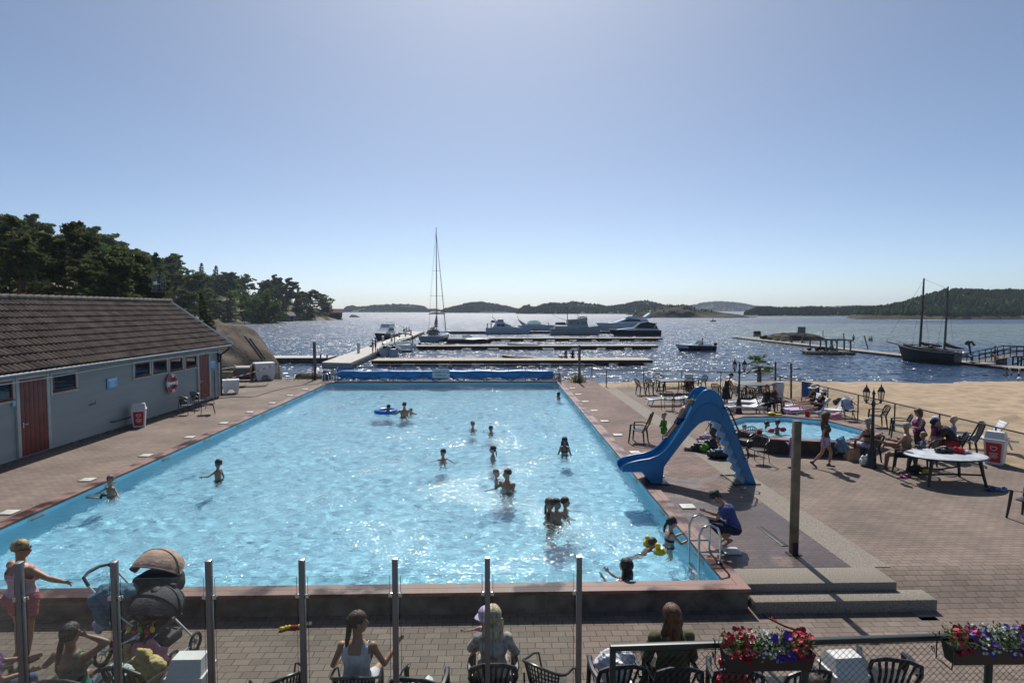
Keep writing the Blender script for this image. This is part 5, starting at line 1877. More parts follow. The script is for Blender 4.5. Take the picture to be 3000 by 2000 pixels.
# ============================================================ FURNITURE AND FITTINGS ON THE DECK
M_GREENP=mat('dark_green_plastic',(0.012,0.022,0.02),0.34,0.15,6)
M_BLACKP=mat('black_moulded_plastic',(0.014,0.014,0.015),0.36,0.15,6)
M_TUBE=mat('black_steel_tube',(0.02,0.02,0.022),0.35)
M_WICK=mat('black_wicker',(0.022,0.02,0.019),0.6,0.3,40,0.5,90)
M_LOUNGE=mat('lounger_white',(0.72,0.73,0.75),0.4,0.06,5)
M_FENCE=mat('fence_green',(0.018,0.030,0.028),0.42,0.15,5)
M_WIRE=mat('chain_link',(0.022,0.03,0.028),0.5)
M_BLUE=mat('slide_blue',(0.010,0.16,0.37),0.32,0.10,1.6,0.06,14)
M_COVER=mat('cover_blue',(0.008,0.18,0.46),0.42,0.14,2.5,0.5,3.5)
M_STEELB=mat('blue_steel',(0.02,0.06,0.13),0.45)
def arc(cx,cy,r,a0,a1,n,z,rx=None):
 return [(cx+(rx or r)*math.cos(a),cy+r*math.sin(a),z) for a in np.linspace(a0,a1,n)]
def plastic_chair(label,loc,rz,m_=None,group='dark plastic armchairs',high=False):
 """moulded garden armchair; the sitter faces local +Y"""
 m_=m_ or M_BLACKP
 t=thing('plastic_chair',label,'chair',loc,rz,group)
 hb=1.08 if high else 0.84
 lean=0.26 if high else 0.15
 mb=MB()
 P=np.array([[(0.24*s*(1-.06*q),-0.2+0.43*q,0.425+0.03*q-0.02*(1-s*s)-(0.03*(q>.95))) for s in np.linspace(-1,1,7)] for q in np.linspace(0,1.05,7)])
 mb.grid(P)
 mb.grid(P-np.array((0,0,0.022)))
 mb.build('seat',m_,t)
 for sx in (-1,1):
  for sy in (-1,1):
   mb=MB()
   x0,y0=sx*0.225,(0.215 if sy>0 else -0.2)
   top=0.64 if sy>0 else 0.46
   mb.path([(x0+sx*0.055,y0+sy*0.06,0),(x0+sx*.03,y0+sy*0.03,0.3),(x0+sx*.02,y0,top)],[0.022,0.03,0.034],6)
   mb.build('leg',m_,t)
  mb=MB()
  mb.path([(sx*.245,.24,.635),(sx*.275,.1,.65),(sx*.28,-.08,.655),(sx*.25,-.25,.645)],0.032,6,flat=0.55)
  mb.build('armrest',m_,t)
 mb=MB()
 yb=-0.21
 if high:
  tp=[(-.24,yb,.44),(-.25,yb-lean*.55,.75),(-.2,yb-lean*.95,hb-.04),(0,yb-lean,hb),(.2,yb-lean*.95,hb-.04),(.25,yb-lean*.55,.75),(.24,yb,.44)]
 else:
  tp=[(-.2,yb,.44),(-.27,yb-lean*.5,.66),(-.25,yb-lean*.9,hb-.04),(-.12,yb-lean*1.05,hb+.01),(.12,yb-lean*1.05,hb+.01),(.25,yb-lean*.9,hb-.04),(.27,yb-lean*.5,.66),(.2,yb,.44)]
 mb.path(tp,0.026,6)
 n=7 if high else 6
 for i in range(n):
  q=(i+.5)/n*2-1
  mb.path([(q*.17,yb,.45),(q*.18,yb-lean*.5-.012,.64),(q*(.2 if high else .22),yb-lean*.98,hb-.015-.03*q*q)],0.024 if high else 0.018,5,flat=0.4)
 mb.build('backrest',m_,t)
 return t
def bistro_chair(label,loc,rz,group='round-armed wicker chairs',woven=True):
 """stacking chair: one bent tube makes arms and back, woven seat and back"""
 t=thing('bistro_chair',label,'chair',loc,rz,group)
 for sx in (-1,1):
  mb=MB()
  mb.path([(sx*.23,.23,0),(sx*.25,.24,.42),(sx*.265,.2,.62),(sx*.275,.1,.66)],0.0125,6)
  mb.build('leg',M_TUBE,t)
  mb=MB()
  mb.path([(sx*.22,-.27,0),(sx*.2,-.2,.42),(sx*.19,-.22,.6)],0.0125,6)
  mb.build('leg',M_TUBE,t)
 mb=MB()
 pts=[(.275,.1,.66)]+[(.28*math.cos(a),-.02+.29*math.sin(a),.66+.15*(-math.sin(a))**1.5) for a in np.linspace(0,-PI,17)]+[(-.275,.1,.66)]
 mb.path(pts,0.016,7)
 mb.build('arm_hoop',M_TUBE,t)
 mb=MB()
 mb.lathe([(.0,.435),(.2,.43),(.225,.425),(.225,.41),(.0,.41)],18,(0,0.01,0))
 mb.build('seat',M_WICK,t)
 mb=MB()
 for i in range(15 if woven else 9):
  a=-PI+0.45+(PI-0.9)*i/(14 if woven else 8)
  mb.path([(.21*math.cos(a),-.0+.21*math.sin(a),.43),(.27*math.cos(a),-.02+.275*math.sin(a),.66+.15*(-math.sin(a))**1.5)],0.011,4)
 for k in range(6 if woven else 2):
  q=(k+.7)/(6.4 if woven else 2.4)
  mb.path([((.21+.06*q)*math.cos(a),-.0+(.21+.065*q)*math.sin(a),.43+(.23+.15*(-math.sin(a))**1.5)*q) for a in np.linspace(-PI+.45,-.45,13)],0.010,4)
 mb.build('backrest',M_WICK,t)
 return t
def lounger(label,loc,rz,back=35,group='white sun loungers'):
 t=thing('sun_lounger',label,'sun lounger',loc,rz,group)
 mb=MB()
 for i in range(12):
  mb.box((0,-.15+i*.105,.31+.02*math.sin(i*.55)),(.6,.085,.025),.006)
 mb.build('bed',M_LOUNGE,t)
 mb=MB()
 a=R(back)
 for i in range(7):
  mb.box((0,-.22-math.cos(a)*.1*i,.32+math.sin(a)*.1*i),(.6,.085,.025),.006,(-a,0,0))
 for sx in (-1,1):
  mb.path([(sx*.27,-.18,.3),(sx*.27,-.22-math.cos(a)*.68,.3+math.sin(a)*.68)],.025,5)
 mb.build('backrest',M_LOUNGE,t)
 for sx in (-1,1):
  mb=MB()
  mb.path([(sx*.3,-.85,.28),(sx*.31,-.2,.31),(sx*.31,.6,.34),(sx*.29,1.12,.27)],.035,6)
  mb.build('side_rail',M_LOUNGE,t)
  for y_,d in ((.85,.14),(-.55,-.14)):
   mb=MB()
   mb.path([(sx*.3,y_,.3),(sx*.3,y_+d,0)],[.035,.028],6)
   mb.build('leg',M_LOUNGE,t)
 return t
def table(label,loc,rz,sx,sy,top_m,round_=True,group=None):
 t=thing('garden_table',label,'table',loc,rz,group)
 mb=MB()
 n=32
 if round_:
  mb.lathe([(0.0,.735),(.965,.735),(1.0,.72),(1.0,.70),(.96,.685),(0,.69)],n,(0,0,0),sx,sy,cap=False)
 else:
  mb.box((0,0,.715),(sx*2,sy*2,.04),.015)
 mb.build('table_top',[top_m],t)
 mb=MB()
 if round_:
  mb.path([(sx*1.0*math.cos(a),sy*1.0*math.sin(a),.705) for a in np.linspace(0,2*PI,32,endpoint=False)],.022,6,closed=True)
 else:
  mb.box((0,0,.685),(sx*1.9,sy*1.85,.05),.01)
 mb.build('table_rim',M_GREENP,t)
 q=.66 if round_ else .85
 for a in (-1,1):
  for b_ in (-1,1):
   mb=MB()
   mb.path([(a*(sx*q+.06),b_*(sy*q+.05),0),(a*sx*q,b_*sy*q,.3),(a*sx*q*.9,b_*sy*q*.9,.69)],[.035,.042,.055],6)
   mb.build('leg',M_GREENP,t)
 mb=MB()
 for b_ in (-1,1):
  mb.path([(-sx*q,b_*sy*q,.3),(0,b_*sy*q*.5,.27),(sx*q,b_*sy*q,.3)],.025,5)
 mb.build('stretcher',M_GREENP,t)
 return t
 # --- chairs by the bathhouse
p=G(549,1214)
bistro_chair('round-armed black wicker chair against the bathhouse wall, under the lifebuoy',(p.x-.05,p.y,0),R(-95),'chairs by the bathhouse')
p=G(575,1203)
bistro_chair('round-armed black wicker chair tucked behind the other one by the bathhouse',(p.x-.1,p.y+.35,0),R(-100),'chairs by the bathhouse')
p=G(608,1213)
t=thing('black_chair','square black fabric chair with thin legs in front of the narrow red door','chair',(p.x,p.y,0),R(115),'chairs by the bathhouse')
mb=MB();mb.box((0,0,.42),(.5,.46,.03),.01);mb.build('seat',M_TUBE,t)
mb=MB();mb.box((0,-.25,.62),(.5,.02,.36),.006,(-.12,0,0));mb.build('backrest',M_TUBE,t)
for sx in (-1,1):
 mb=MB();mb.path([(sx*.26,.25,0),(sx*.26,.22,.64),(sx*.26,-.27,.66)],.012,5);mb.build('leg',M_TUBE,t)
 mb=MB();mb.path([(sx*.26,-.3,0),(sx*.26,-.22,.42)],.012,5);mb.build('leg',M_TUBE,t)
 # --- the tall chair by the pool
p=G(1873,1297)
plastic_chair('high-backed dark green garden chair standing alone beside the pool edge',(p.x,p.y+.1,0),R(62),M_GREENP,None,True)
M_TBLW=mat('marbled_top',(0.52,0.55,0.57),0.35,0.25,5,two=(0.36,0.40,0.43))
M_TBLG=mat('grey_green_top',(0.12,0.15,0.165),0.3,0.15,5)
# far rectangular table with its chairs
p=G(1978,1153)
table('rectangular dark green table by the far fence above the sand',(p.x+.1,p.y+.2,0),R(4),1.0,.5,M_TBLG,False,'garden tables')
for u,v,r_,lab in ((1882,1156,-80,'black armchair at the pool end of the far rectangular table'),(1913,1156,-60,'black armchair at the far rectangular table, second from its pool end'),(1932,1142,180,'black armchair on the sea side of the far rectangular table, left corner'),(2007,1152,20,'black armchair on the pool side of the far rectangular table'),(2050,1144,100,'black armchair at the far rectangular table beside the red and white bin')):
 p=G(u,v)
 plastic_chair(lab,(p.x,p.y,0),R(r_),M_BLACKP,'chairs round the far rectangular table')
p=G(2018,1146)
bin_('white bin with a red side half hidden behind the far rectangular table',(p.x+.15,p.y+.5,0),R(-20))
# mesh chairs and lounger
p=G(1945,1188)
lounger('white lounger behind the two mesh-backed chairs near the far table',(p.x+.3,p.y+.1,0),R(92),8,'white sun loungers')
for u,v,r_,lab in ((1957,1201,150,'thin black chair with a dark mesh back beside the white lounger, nearer the pool'),(1988,1207,160,'thin black mesh chair beside the white lounger, nearer the slide')):
 p=G(u,v)
 bistro_chair(lab,(p.x,p.y,0),R(r_),'thin mesh chairs',False)
for u,v,r_,b_,lab in ((2188,1211,88,22,'white lounger with raised head end in front of the lamp post by the round table'),(2190,1196,88,18,'white lounger lying behind the one by the lamp post')):
 p=G(u,v)
 lounger(lab,(p.x,p.y,0),R(r_),b_)
p=G(2212,1166)
table('round dark table near the far lamp post',(p.x,p.y+.2,0),0,.95,.75,M_TBLG,True,'garden tables')
for u,v,r_,lab in ((2165,1178,-70,'black chair at the round dark table, on the slide side'),(2190,1182,-15,'black chair in front of the round dark table, turned away'),(2218,1180,10,'black chair at the round dark table, just behind the white loungers'),(2108,1172,-60,'low black mesh chair behind the woman in the black dress')):
 p=G(u,v)
 plastic_chair(lab,(p.x,p.y,0),R(r_),M_BLACKP,'chairs round the dark round table')
p=G(2281,1171)
bin_('white bin near the red poles at the fence corner',(p.x,p.y,0),R(-30),False)
# chairs along the fence
for u,v,r_,lab,m_ in ((2570,1250,75,'dark green armchair by the fence just behind the near lamp post',M_GREENP),(2634,1281,62,'dark green armchair by the fence, next to the woman in magenta',M_GREENP)):
 p=G(u,v)
 plastic_chair(lab,(p.x,p.y,0),R(r_),m_,'armchairs along the chain-link fence')
p=G(2487,1232)
bistro_chair('chrome-framed chair with a white and blue towel over its back',(p.x,p.y,0),R(170),None,False)
M_TOWB=mat('towel_blue',(0.035,0.085,0.26),0.95,0.25,4,0.4,14)
M_TOWW=mat('towel_pale',(0.50,0.52,0.62),0.95,0.3,4,0.4,14)
def cloth(name,label,pts,w,m_,cat='towel',loc=(0,0,0),rz=0,seed=1,amp=.02):
 """a cloth strip hung or laid over a chain of points"""
 rs=np.random.RandomState(seed)
 n=9
 pts=[Vector(p) for p in pts]
 P=np.zeros((len(pts),n,3))
 ph=rs.uniform(0,6,3)
 for i,p in enumerate(pts):
  for j in range(n):
   q=j/(n-1)*2-1
   P[i,j]=(p.x+q*w/2,p.y+amp*math.sin(q*5+ph[0]+i*.5),p.z+amp*math.sin(q*4+ph[1]+i))
 mb=MB()
 mb.grid(P)
 mb.grid(P+np.array((0,.008,.008)))
 o=mb.build(name,m_,loc=loc)
 o.rotation_euler=(0,0,rz)
 return tag(o,label,cat)
cloth('towel','white and blue towel over the back of the chrome chair',[(0,-.34,.5),(0,-.34,.7),(0,-.31,.84),(0,-.27,.84),(0,-.2,.6),(0,-.05,.46),(0,.15,.46)],.42,M_TOWW,loc=(p.x,p.y,0),rz=R(170))
# sunbathers' loungers
LG=[]
for u,v,r_,b_,lab in ((2352,1206,92,52,'white lounger under the woman with the floppy cream hat'),(2372,1222,96,50,'white lounger with a mauve towel, nearest the small pool'),(2440,1222,96,55,'white lounger with its back up beside the chrome chair')):
 p=G(u,v)
 LG.append(p)
 lounger(lab,(p.x+.1,p.y,0),R(r_),b_)
p=LG[1]
cloth('beach_towel','mauve and red towel spread over the lounger nearest the small pool',[(0,1.13,.2),(0,1.15,.36),(0,.6,.37),(0,.1,.37),(0,-.15,.37)],.66,mat('towel_mauve',(0.42,0.25,0.42),0.95,0.4,5,0.3,12,two=(0.55,0.45,0.6)),loc=(p.x+.1,p.y,0),rz=R(96),seed=4)
p=G(2868,1312)
lounger('white lounger folded up behind the black reclining chair',(p.x+.3,p.y+.2,0),R(70),60)
p=G(2822,1334)
t=plastic_chair('black reclining chair with a tall slatted back behind the marbled table',(p.x+.1,p.y+.1,0),R(70),M_BLACKP,None,True)
# bistro chairs by the ladder of the slide
for u,v,r_,lab in ((2222,1356,135,'black wire-backed round chair nearest the slide ladder'),(2187,1326,120,'black wire-backed round chair tucked between slide ladder and small pool')):
 p=G(u,v)
 bistro_chair(lab,(p.x,p.y,0),R(r_),'round wire chairs by the slide',False)
 # the marbled table on the right
p=G(2771,1412)
table('big oval dark green table with a marbled grey-white top',(p.x,p.y+.05,0),R(-3),1.02,.66,M_TBLW,True,None)
TBL=Vector((p.x,p.y+.05,0))
p=G(2927,1362)
bin_('white swing-lid bin with a red label at the fence beside the marbled table',(p.x,p.y+.15,0),R(-52),True,1.05)
p=G(2992,1533)
plastic_chair('black high-backed armchair half out of view on the open paving past the marbled table',(p.x+.35,p.y+.2,0),R(20),M_BLACKP,None,True)
# things on the marbled table
def heap(name,label,cat,loc,balls,m_,rz=0):
 """soft crumpled thing: overlapping lumps fused into one skin and creased"""
 mb=MB()
 for x,y,z,a,b_,c_ in balls:
  mb.ball((x,y,z),(a,b_,c_),14,10)
 sz=max(max(q[3:]) for q in balls)
 V,Fq=remesh(mb,max(.011,sz*.085),2)
 N=vnormals(V,Fq)
 sd=int(abs(loc[0]*31+loc[1]*17))%50
 d=fbm(V[:,0]*1.3+V[:,2]*.8,V[:,1]+V[:,2],sd,sz*.55,4)
 ridge=np.abs(fbm(V[:,0]+V[:,2]*1.1,V[:,1]*1.2-V[:,2]*.6,sd+9,sz*.7,2))
 V=V+N*((d*.30-ridge*.35+.06)*sz)[:,None]
 V[:,2]=np.maximum(V[:,2],min(0.0,min(q[2] for q in balls)))
 ms=m_ if isinstance(m_,list) else [m_]
 C_=np.array([q[:3] for q in balls])
 near=((V[Fq].mean(1)[:,None]-C_[None])**2/np.array([q[3:] for q in balls])[None]**2).sum(2).argmin(1)
 o=npmesh(name,V,Fq,ms,mi=near%len(ms))
 o.location=loc
 o.rotation_euler=(0,0,rz)
 return tag(o,label,cat)
heap('black_bag','black crumpled bag on the marbled table','bag',(TBL.x+.12,TBL.y+.18,.73),[(0,0,.08,.2,.13,.09),(.14,.03,.06,.14,.1,.07),(-.15,0,.05,.12,.1,.06)],M_BLACK)
heap('towel_heap','red and white crumpled towel on the marbled table','towel',(TBL.x+.48,TBL.y+.12,.73),[(0,0,.07,.2,.13,.08),(.14,-.02,.06,.18,.12,.06),(-.12,.03,.09,.12,.1,.08),(.25,.02,.04,.1,.09,.05)],[mat('cloth_red',(.42,.03,.035),.9,.3,5,.4,20),M_TOWW,MATS['cloth_red'],MATS['cloth_red']])
for u,v,lab,c in ((2650,1399,'pair of magenta plastic sandals on the paving in front of the shirtless man',(.28,.02,.14)),(2937,1437,'pale blue pair of sandals on the paving beside the table shadow',(.14,.25,.45)),(2905,1437,'dark blue pair of sandals inside the table shadow',(.03,.06,.16))):
 p=G(u,v)
 t=thing('sandals',lab,'sandals',(p.x,p.y,0.005),rnd.uniform(-.5,.5),None)
 mm=mat('rubber_%d'%u,c,.55)
 for s in (-1,1):
  mb=MB()
  mb.M=Matrix.Translation((s*.09,s*.02,0))@Matrix.Rotation(s*.3+1.2,4,'Z')
  mb.ball((0,0,.02),(.055,.13,.022),12,6)
  mb.path([(-.05,.03,.03),(-.03,.04,.07),(.03,.04,.07),(.05,.03,.03)],.014,5)
  mb.path([(-.05,.0,.03),(-.035,.0,.08),(.035,.0,.08),(.05,0,.03)],.014,5)
  mb.build('sandal',mm,t)
p=G(2526,1360)
heap('carrier_bag','white carrier bag at the foot of the near lamp post','bag',(p.x-.02,p.y-.15,0),[(0,0,.13,.15,.12,.14),(.05,.0,.25,.07,.05,.07),(-.05,0,.24,.06,.05,.06)],mat('bag_white',(.72,.74,.76),.5,.1,8,.6,18))
p=G(2700,1360)
heap('striped_bag','yellow and black striped bag under the marbled table','bag',(TBL.x-.25,TBL.y+.75,0),[(0,0,.13,.22,.12,.13),(.25,0,.1,.14,.1,.1)],[M_BLACK,mat('bag_yellow',(.55,.5,.05),.6)])
# bags behind the slide
p=G(2055,1322)
heap('black_rucksack','black rucksack with a blue strap lying behind the slide','bag',(p.x+.1,p.y+.1,0),[(0,0,.16,.32,.22,.17),(.3,.05,.2,.2,.2,.2),(-.3,0,.1,.16,.14,.1)],M_BLACK)
p=G(2055,1318)
heap('green_ball','green and yellow ball against the black rucksack','ball',(p.x-.02,p.y-.25,0),[(0,0,.15,.15,.15,.15)],mat('ball_green',(.12,.32,.03),.4,.5,3,two=(.02,.12,.02)))
p=G(2034,1320)
heap('grey_sandals_pile','grey crumpled shoes lying beside the green ball','shoes',(p.x-.1,p.y,0),[(0,0,.06,.14,.09,.06),(-.15,.05,.05,.12,.07,.05)],mat('shoe_grey',(.25,.22,.2),.8,.4,12))
p=G(2058,1300)
heap('pink_towel','pale pink towel bundle on top of the rucksacks behind the slide','towel',(p.x,p.y,0),[(0,0,.16,.2,.16,.16),(.2,.1,.18,.2,.15,.18)],[mat('cloth_pink',(.55,.32,.42),.9,.2,6,.4,18),M_TOWW])
p=G(2128,1345)
heap('blue_bag','blue and black sports bag beside the slide ladder','bag',(p.x-.05,p.y+.1,0),[(0,0,.15,.3,.2,.15),(.22,-.05,.14,.2,.18,.14),(-.28,.05,.12,.18,.15,.12),(-.15,-.05,.27,.16,.08,.05)],[M_BLACK,mat('bag_teal',(.04,.16,.26),.6)])
# sunbathing corner clutter
p=G(2316,1212)
heap('black_beach_bag','black bag on the paving between the seated couple and the loungers','bag',(p.x,p.y+.1,0),[(0,0,.14,.36,.2,.15),(.2,0,.12,.2,.2,.12)],M_BLACK)
p=G(2394,1220)
heap('dark_bag','dark bag leaning on the mauve lounger next to the red cup','bag',(p.x,p.y-.05,.45),[(0,0,.12,.22,.16,.13),(.2,0,.1,.12,.1,.1)],[M_BLACK,M_TOWW])
p=G(2365,1222,.45)
mb=MB();mb.lathe([(.07,0),(.095,.22),(.085,.22),(.06,.02)],14)
tag(mb.build('red_bucket',mat('toy_red',(.5,.015,.03),.4),loc=(p.x,p.y,.475)),'red toy bucket on the rim of the small pool','bucket')
p=G(2262,1216,.47)
mb=MB();mb.ball((0,0,.06),(.16,.12,.06),12,6);mb.box((.25,0,.02),(.3,.14,.04),.01)
tag(mb.build('yellow_toy',mat('toy_yellow',(.6,.52,.03),.4),loc=(p.x,p.y+.05,.475)),'yellow toy on the rim of the small pool, behind the bathing children','toy')
p=G(2452,1224,.47)
heap('pink_bag','pink spotted bag by the rim of the small pool below the loungers','bag',(p.x,p.y,.45),[(0,0,.1,.2,.13,.1),(.08,0,.18,.08,.08,.06)],[mat('bag_pink',(.5,.1,.2),.7,.5,9,two=(.6,.35,.4)),M_TOWW])
p=G(2452,1196)
heap('green_bag','dark green patterned bag hanging by the lounger next to the chrome chair','bag',(p.x+.1,p.y,0),[(0,0,.32,.3,.16,.18),(.1,0,.16,.2,.14,.16)],mat('bag_olive',(.06,.075,.045),.8,.5,12))
# drain, leash, hoses, cable
a,b_=G(2226,1542),G(2301,1599)
mb=MB()
d=b_-a
mb.box((0,0,.006),(d.length,.13,.012),.002)
for i in range(26):
 mb.box((-d.length/2+d.length*(i+.5)/26,0,.013),(.012,.1,.004),mi=1)
o=mb.build('drain_grate',[mat('grate_grey',(.10,.10,.10),.5,metal=.5),M_DARK],loc=(a+b_)/2)
o.rotation_euler=(0,0,math.atan2(d.y,d.x))
tag(o,'narrow metal drain grate set in the wet brick paving','drain')
mb=MB()
pts=[G(2100+x*.3827,1500+y*.3827,LOW+.012) for x,y in ((355,780),(372,800),(395,808),(430,822),(470,845),(520,868),(580,890),(650,905))]
mb.path(pts,.012,6)
mb.path([pts[2],pts[2]+Vector((.06,.05,.02)),pts[3],pts[3]+Vector((.05,.05,.03)),pts[2]+Vector((.1,-.04,.02))],.014,6)
tag(mb.build('dog_leash',mat('leash_red',(.16,.02,.025),.7)),'dark red leash lying on the paving below the steps','leash')
mb=MB()
pts=[G(600+x/5.2275,950+y/5.2275,.012) for x,y in ((240,1130),(390,1112),(520,1108),(700,1112),(800,1100),(900,1065),(1050,1020),(1250,965),(1500,930),(1700,915),(1830,880))]
mb.path(pts,.016,6)
tag(mb.build('ground_cable',M_BLACK),'black cable snaking over the paving from the bathhouse corner to the roller','cable')
# --- wooden posts
def post(label,u,v,vt,w,m_,group=None,z0=0.0,base=None):
 p=G(u,v,z0)
 h=PY(u,vt,p.y).z-z0
 t=thing('wooden_post',label,'post',(p.x,p.y,z0),0,group)
 part(t,'shaft',m_,lambda mb:mb.box((0,0,h/2),(w,w,h),.008))
 part(t,'foot_plate',M_DARK if base is None else base,lambda mb:(mb.box((0,0,.008),(w*1.9,w*1.5,.016)),mb.box((0,-w*.55,.12),(w*.8,.01,.24))))
 return t
M_POST=mat('grey_brown_post',(0.20,0.15,0.095),.75,.3,3,.4,20)
post('tall square wooden post standing on the wet paving in front of the slide',2325,1622,1232,.125,M_POST)
post('tall weathered pole by the shore rocks at the far end of the deck',923,1113,1001,.16,M_WOOD)
post('tall weathered pole at the far corner of the pool next to the roller',1697,1122,1011,.14,M_WOOD)
for u,v,vt,lab in ((2272,1172,1059,'thin dark red pole outside the fence corner, farther from the lamp post'),(2318,1176,1064,'thin dark red pole outside the fence beside the blue towel')):
 p=G(u,v,-.3)
 tp=PY(u,vt,p.y)
 mb=MB()
 mb.path([(p.x,p.y,-.6),(tp.x,tp.y,tp.z)],.05,8)
 tag(mb.build('red_pole',mat('pole_red',(.10,.012,.018),.5)),lab,'pole','red poles by the fence')
mb=MB()
a,b_=PY(2272,1073,33.0),PY(2318,1075,32)
mb.path([a,b_],.012,4)
tag(mb.build('net_line',M_ROPE),'thin line strung between the two dark red poles','line')
# --- street lamps with two lanterns
def lamp(label,u,v,vtop):
 p=G(u,v)
 H=PY(u,vtop,p.y).z
 t=thing('street_lamp',label,'lamp post',(p.x,p.y,0),0,'black lamp posts with twin lanterns')
 part(t,'base',M_BLACK,lambda mb:mb.lathe([(.15,0),(.15,.08),(.12,.14),(.11,.5),(.09,.58),(.075,.62),(.055,.66)],12))
 part(t,'column',M_BLACK,lambda mb:mb.lathe([(.055,.66),(.05,1.0),(.06,1.02),(.045,1.06),(.036,H-.55),(.055,H-.5),(.05,H-.42),(.03,H-.36),(.03,H-.2),(.05,H-.17),(.012,H-.06),(.0,H)],12))
 for s in (-1,1):
  def f(mb):
   mb.path([(0,0,H-.42),(s*.1,0,H-.47),(s*.18,0,H-.43),(s*.215,0,H-.36)],.016,6)
   mb.path([(s*.05,0,H-.36),(s*.1,0,H-.33),(s*.215,0,H-.36)],.010,5)
  part(t,'arm',M_BLACK,f)
  c=(s*.215,0,0)
  z=H-.36
  mb=MB()
  mb.lathe([(.02,z-.09),(.03,z-.03),(.06,z),(.06,z+.015)],6,c)
  for i in range(6):
   a=2*PI*i/6
   mb.path([(c[0]+.06*math.cos(a),.06*math.sin(a),z),(c[0]+.095*math.cos(a),.095*math.sin(a),z+.25)],.008,4)
  mb.lathe([(.115,z+.25),(.105,z+.27),(.06,z+.36),(.02,z+.40),(.025,z+.42),(.008,z+.45),(.0,z+.53)],6,c)
  l_=mb.build('lantern',M_BLACK,t)
  mb=MB()
  mb.lathe([(.056,z+.012),(.092,z+.25)],6,c,cap=False)
  mb.build('glass',glassmat('lantern_glass',(.75,.75,.72),.1),l_)
  mb=MB()
  mb.path([(c[0],0,z+.01),(c[0],0,z+.15)],.02,6)
  mb.build('bulb',M_WHITE,l_)
 return t
lamp('black twin-lantern lamp post at the near corner of the small pool',2553,1369,1136)
lamp('black twin-lantern lamp post at the far edge of the small pool near the palm',2164,1211,1059)
# --- fences
def wires(name,segs,z0,z1,cell,rad,m_,parent):
 """chain-link: two sets of slanting wires in each straight run"""
 V,Fq=[],[]
 n0=0
 for (x0,y0),(x1,y1) in segs:
  L=math.hypot(x1-x0,y1-y0)
  dx,dy=(x1-x0)/L,(y1-y0)/L
  h=z1-z0
  k=np.arange(-h,L,cell)
  for s in (0,1):
   a=np.stack([np.clip(k,0,L),np.where(k<0,-k,0)],1)
   b_=np.stack([np.clip(k+h,0,L),np.where(k+h>L,L-k,h)],1)
   if s:
    a[:,0],b_[:,0]=L-a[:,0],L-b_[:,0]
   A=np.stack([x0+dx*a[:,0],y0+dy*a[:,0],z0+a[:,1]],1)
   B=np.stack([x0+dx*b_[:,0],y0+dy*b_[:,0],z0+b_[:,1]],1)
   nrm=np.array((-dy,dx,0))*rad
   up=np.array((0,0,rad))
   for P in (A,B):
    V+=[P+nrm,P-nrm*.5+up,P-nrm*.5-up]
   m=len(A)
   i=np.arange(m)+n0
   for q in range(3):
    r_=(q+1)%3
    Fq.append(np.stack([i+q*m,i+r_*m,i+(3+r_)*m,i+(3+q)*m],1))
   n0+=6*m
 return npmesh(name,np.concatenate(V),np.concatenate(Fq),m_,smooth=False,parent=parent)
def fence(label,pts,h,step,link,gname='deck fences',rr=.025):
 t=thing('fence',label,'fence',(0,0,0),0,gname)
 mb=MB()
 mb.path([(x,y,z+h) for x,y,z in pts],rr,7)
 mb.build('top_rail',M_FENCE,t)
 for i in range(len(pts)-1):
  a,b_=Vector(pts[i]),Vector(pts[i+1])
  n=max(1,round((b_-a).length/step))
  for k in range(n+(1 if i==len(pts)-2 else 0)):
   q=a.lerp(b_,k/n)
   mb=MB()
   mb.path([q-Vector((0,0,.3)),q+Vector((0,0,h))],.026,7)
   mb.build('fence_post',M_FENCE,t)
 if link:
  wires('chain_link_mesh',[((pts[i][0],pts[i][1]),(pts[i+1][0],pts[i+1][1])) for i in range(len(pts)-1)],0.02,h,.07,.0022,M_WIRE,t)
  mb=MB()
  mb.path([(x,y,z+.03) for x,y,z in pts],.008,4)
  mb.build('tension_wire',M_WIRE,t)
 return t
fence('thin green railing across the far end of the pool behind the blue roller',[(-14.15,39.2,0),(-11.8,38.55,0),(-4,38.5,0),(6.2,38.3,0),(6.5,34.88,0)],1.02,3.0,False)
fence('thin green railing between the far tables and the strip of sand',[(6.5,34.86,0),(14.9,33.1,0)],1.02,2.3,False)
fence('green chain-link fence between the sun deck and the beach',[(14.92,33.1,0),(14.92,10.5,0)],1.05,2.35,True)
p=PX(2376,1128,14.92)
mb=MB()
n=10
P=np.array([[(14.92+s*(.035+.02*q)+.012*math.sin(j*1.3),p.y+1.35*(j/9-.5),1.09-q*(.75 if s<0 else .6)-.012*math.sin(j)) for j in range(n)] for s,q in [(1,1),(1,.6),(1,.2),(1,0),(-1,0),(-1,.2),(-1,.6),(-1,1)]])
mb.grid(P)
tag(mb.build('hanging_towel',M_TOWB),'blue striped towel hung over the chain-link fence behind the sunbathers','towel')
# --- pool ladders
def ladder(label,loc,rz,s=1.0):
 t=thing('pool_ladder',label,'ladder',loc,rz,'steel pool ladders')
 for x in (-.27,.27):
  mb=MB()
  mb.path([(x,.18,.03),(x,.18,.55),(x,.13,.68),(x,.0,.74),(x,-.14,.69),(x,-.2,.55),(x,-.2,-1.1)],.021,9)
  mb.build('handrail',M_STEEL,t)
  mb=MB()
  mb.lathe([(.05,.03),(.05,.055),(.03,.07)],10,(x,.18,.0))
  mb.build('flange',M_BLACK,t)
 mb=MB()
 mb.path([(-.27,.18,.25),(-.27,-.2,.25)],.015,6)
 mb.path([(.27,.18,.25),(.27,-.2,.25)],.015,6)
 mb.build('stay',M_STEEL,t)
 for z in (-.25,-.5,-.75):
  mb=MB()
  mb.box((0,-.2,z),(.52,.08,.03),.006)
  mb.build('rung',M_STEEL,t)
 return t
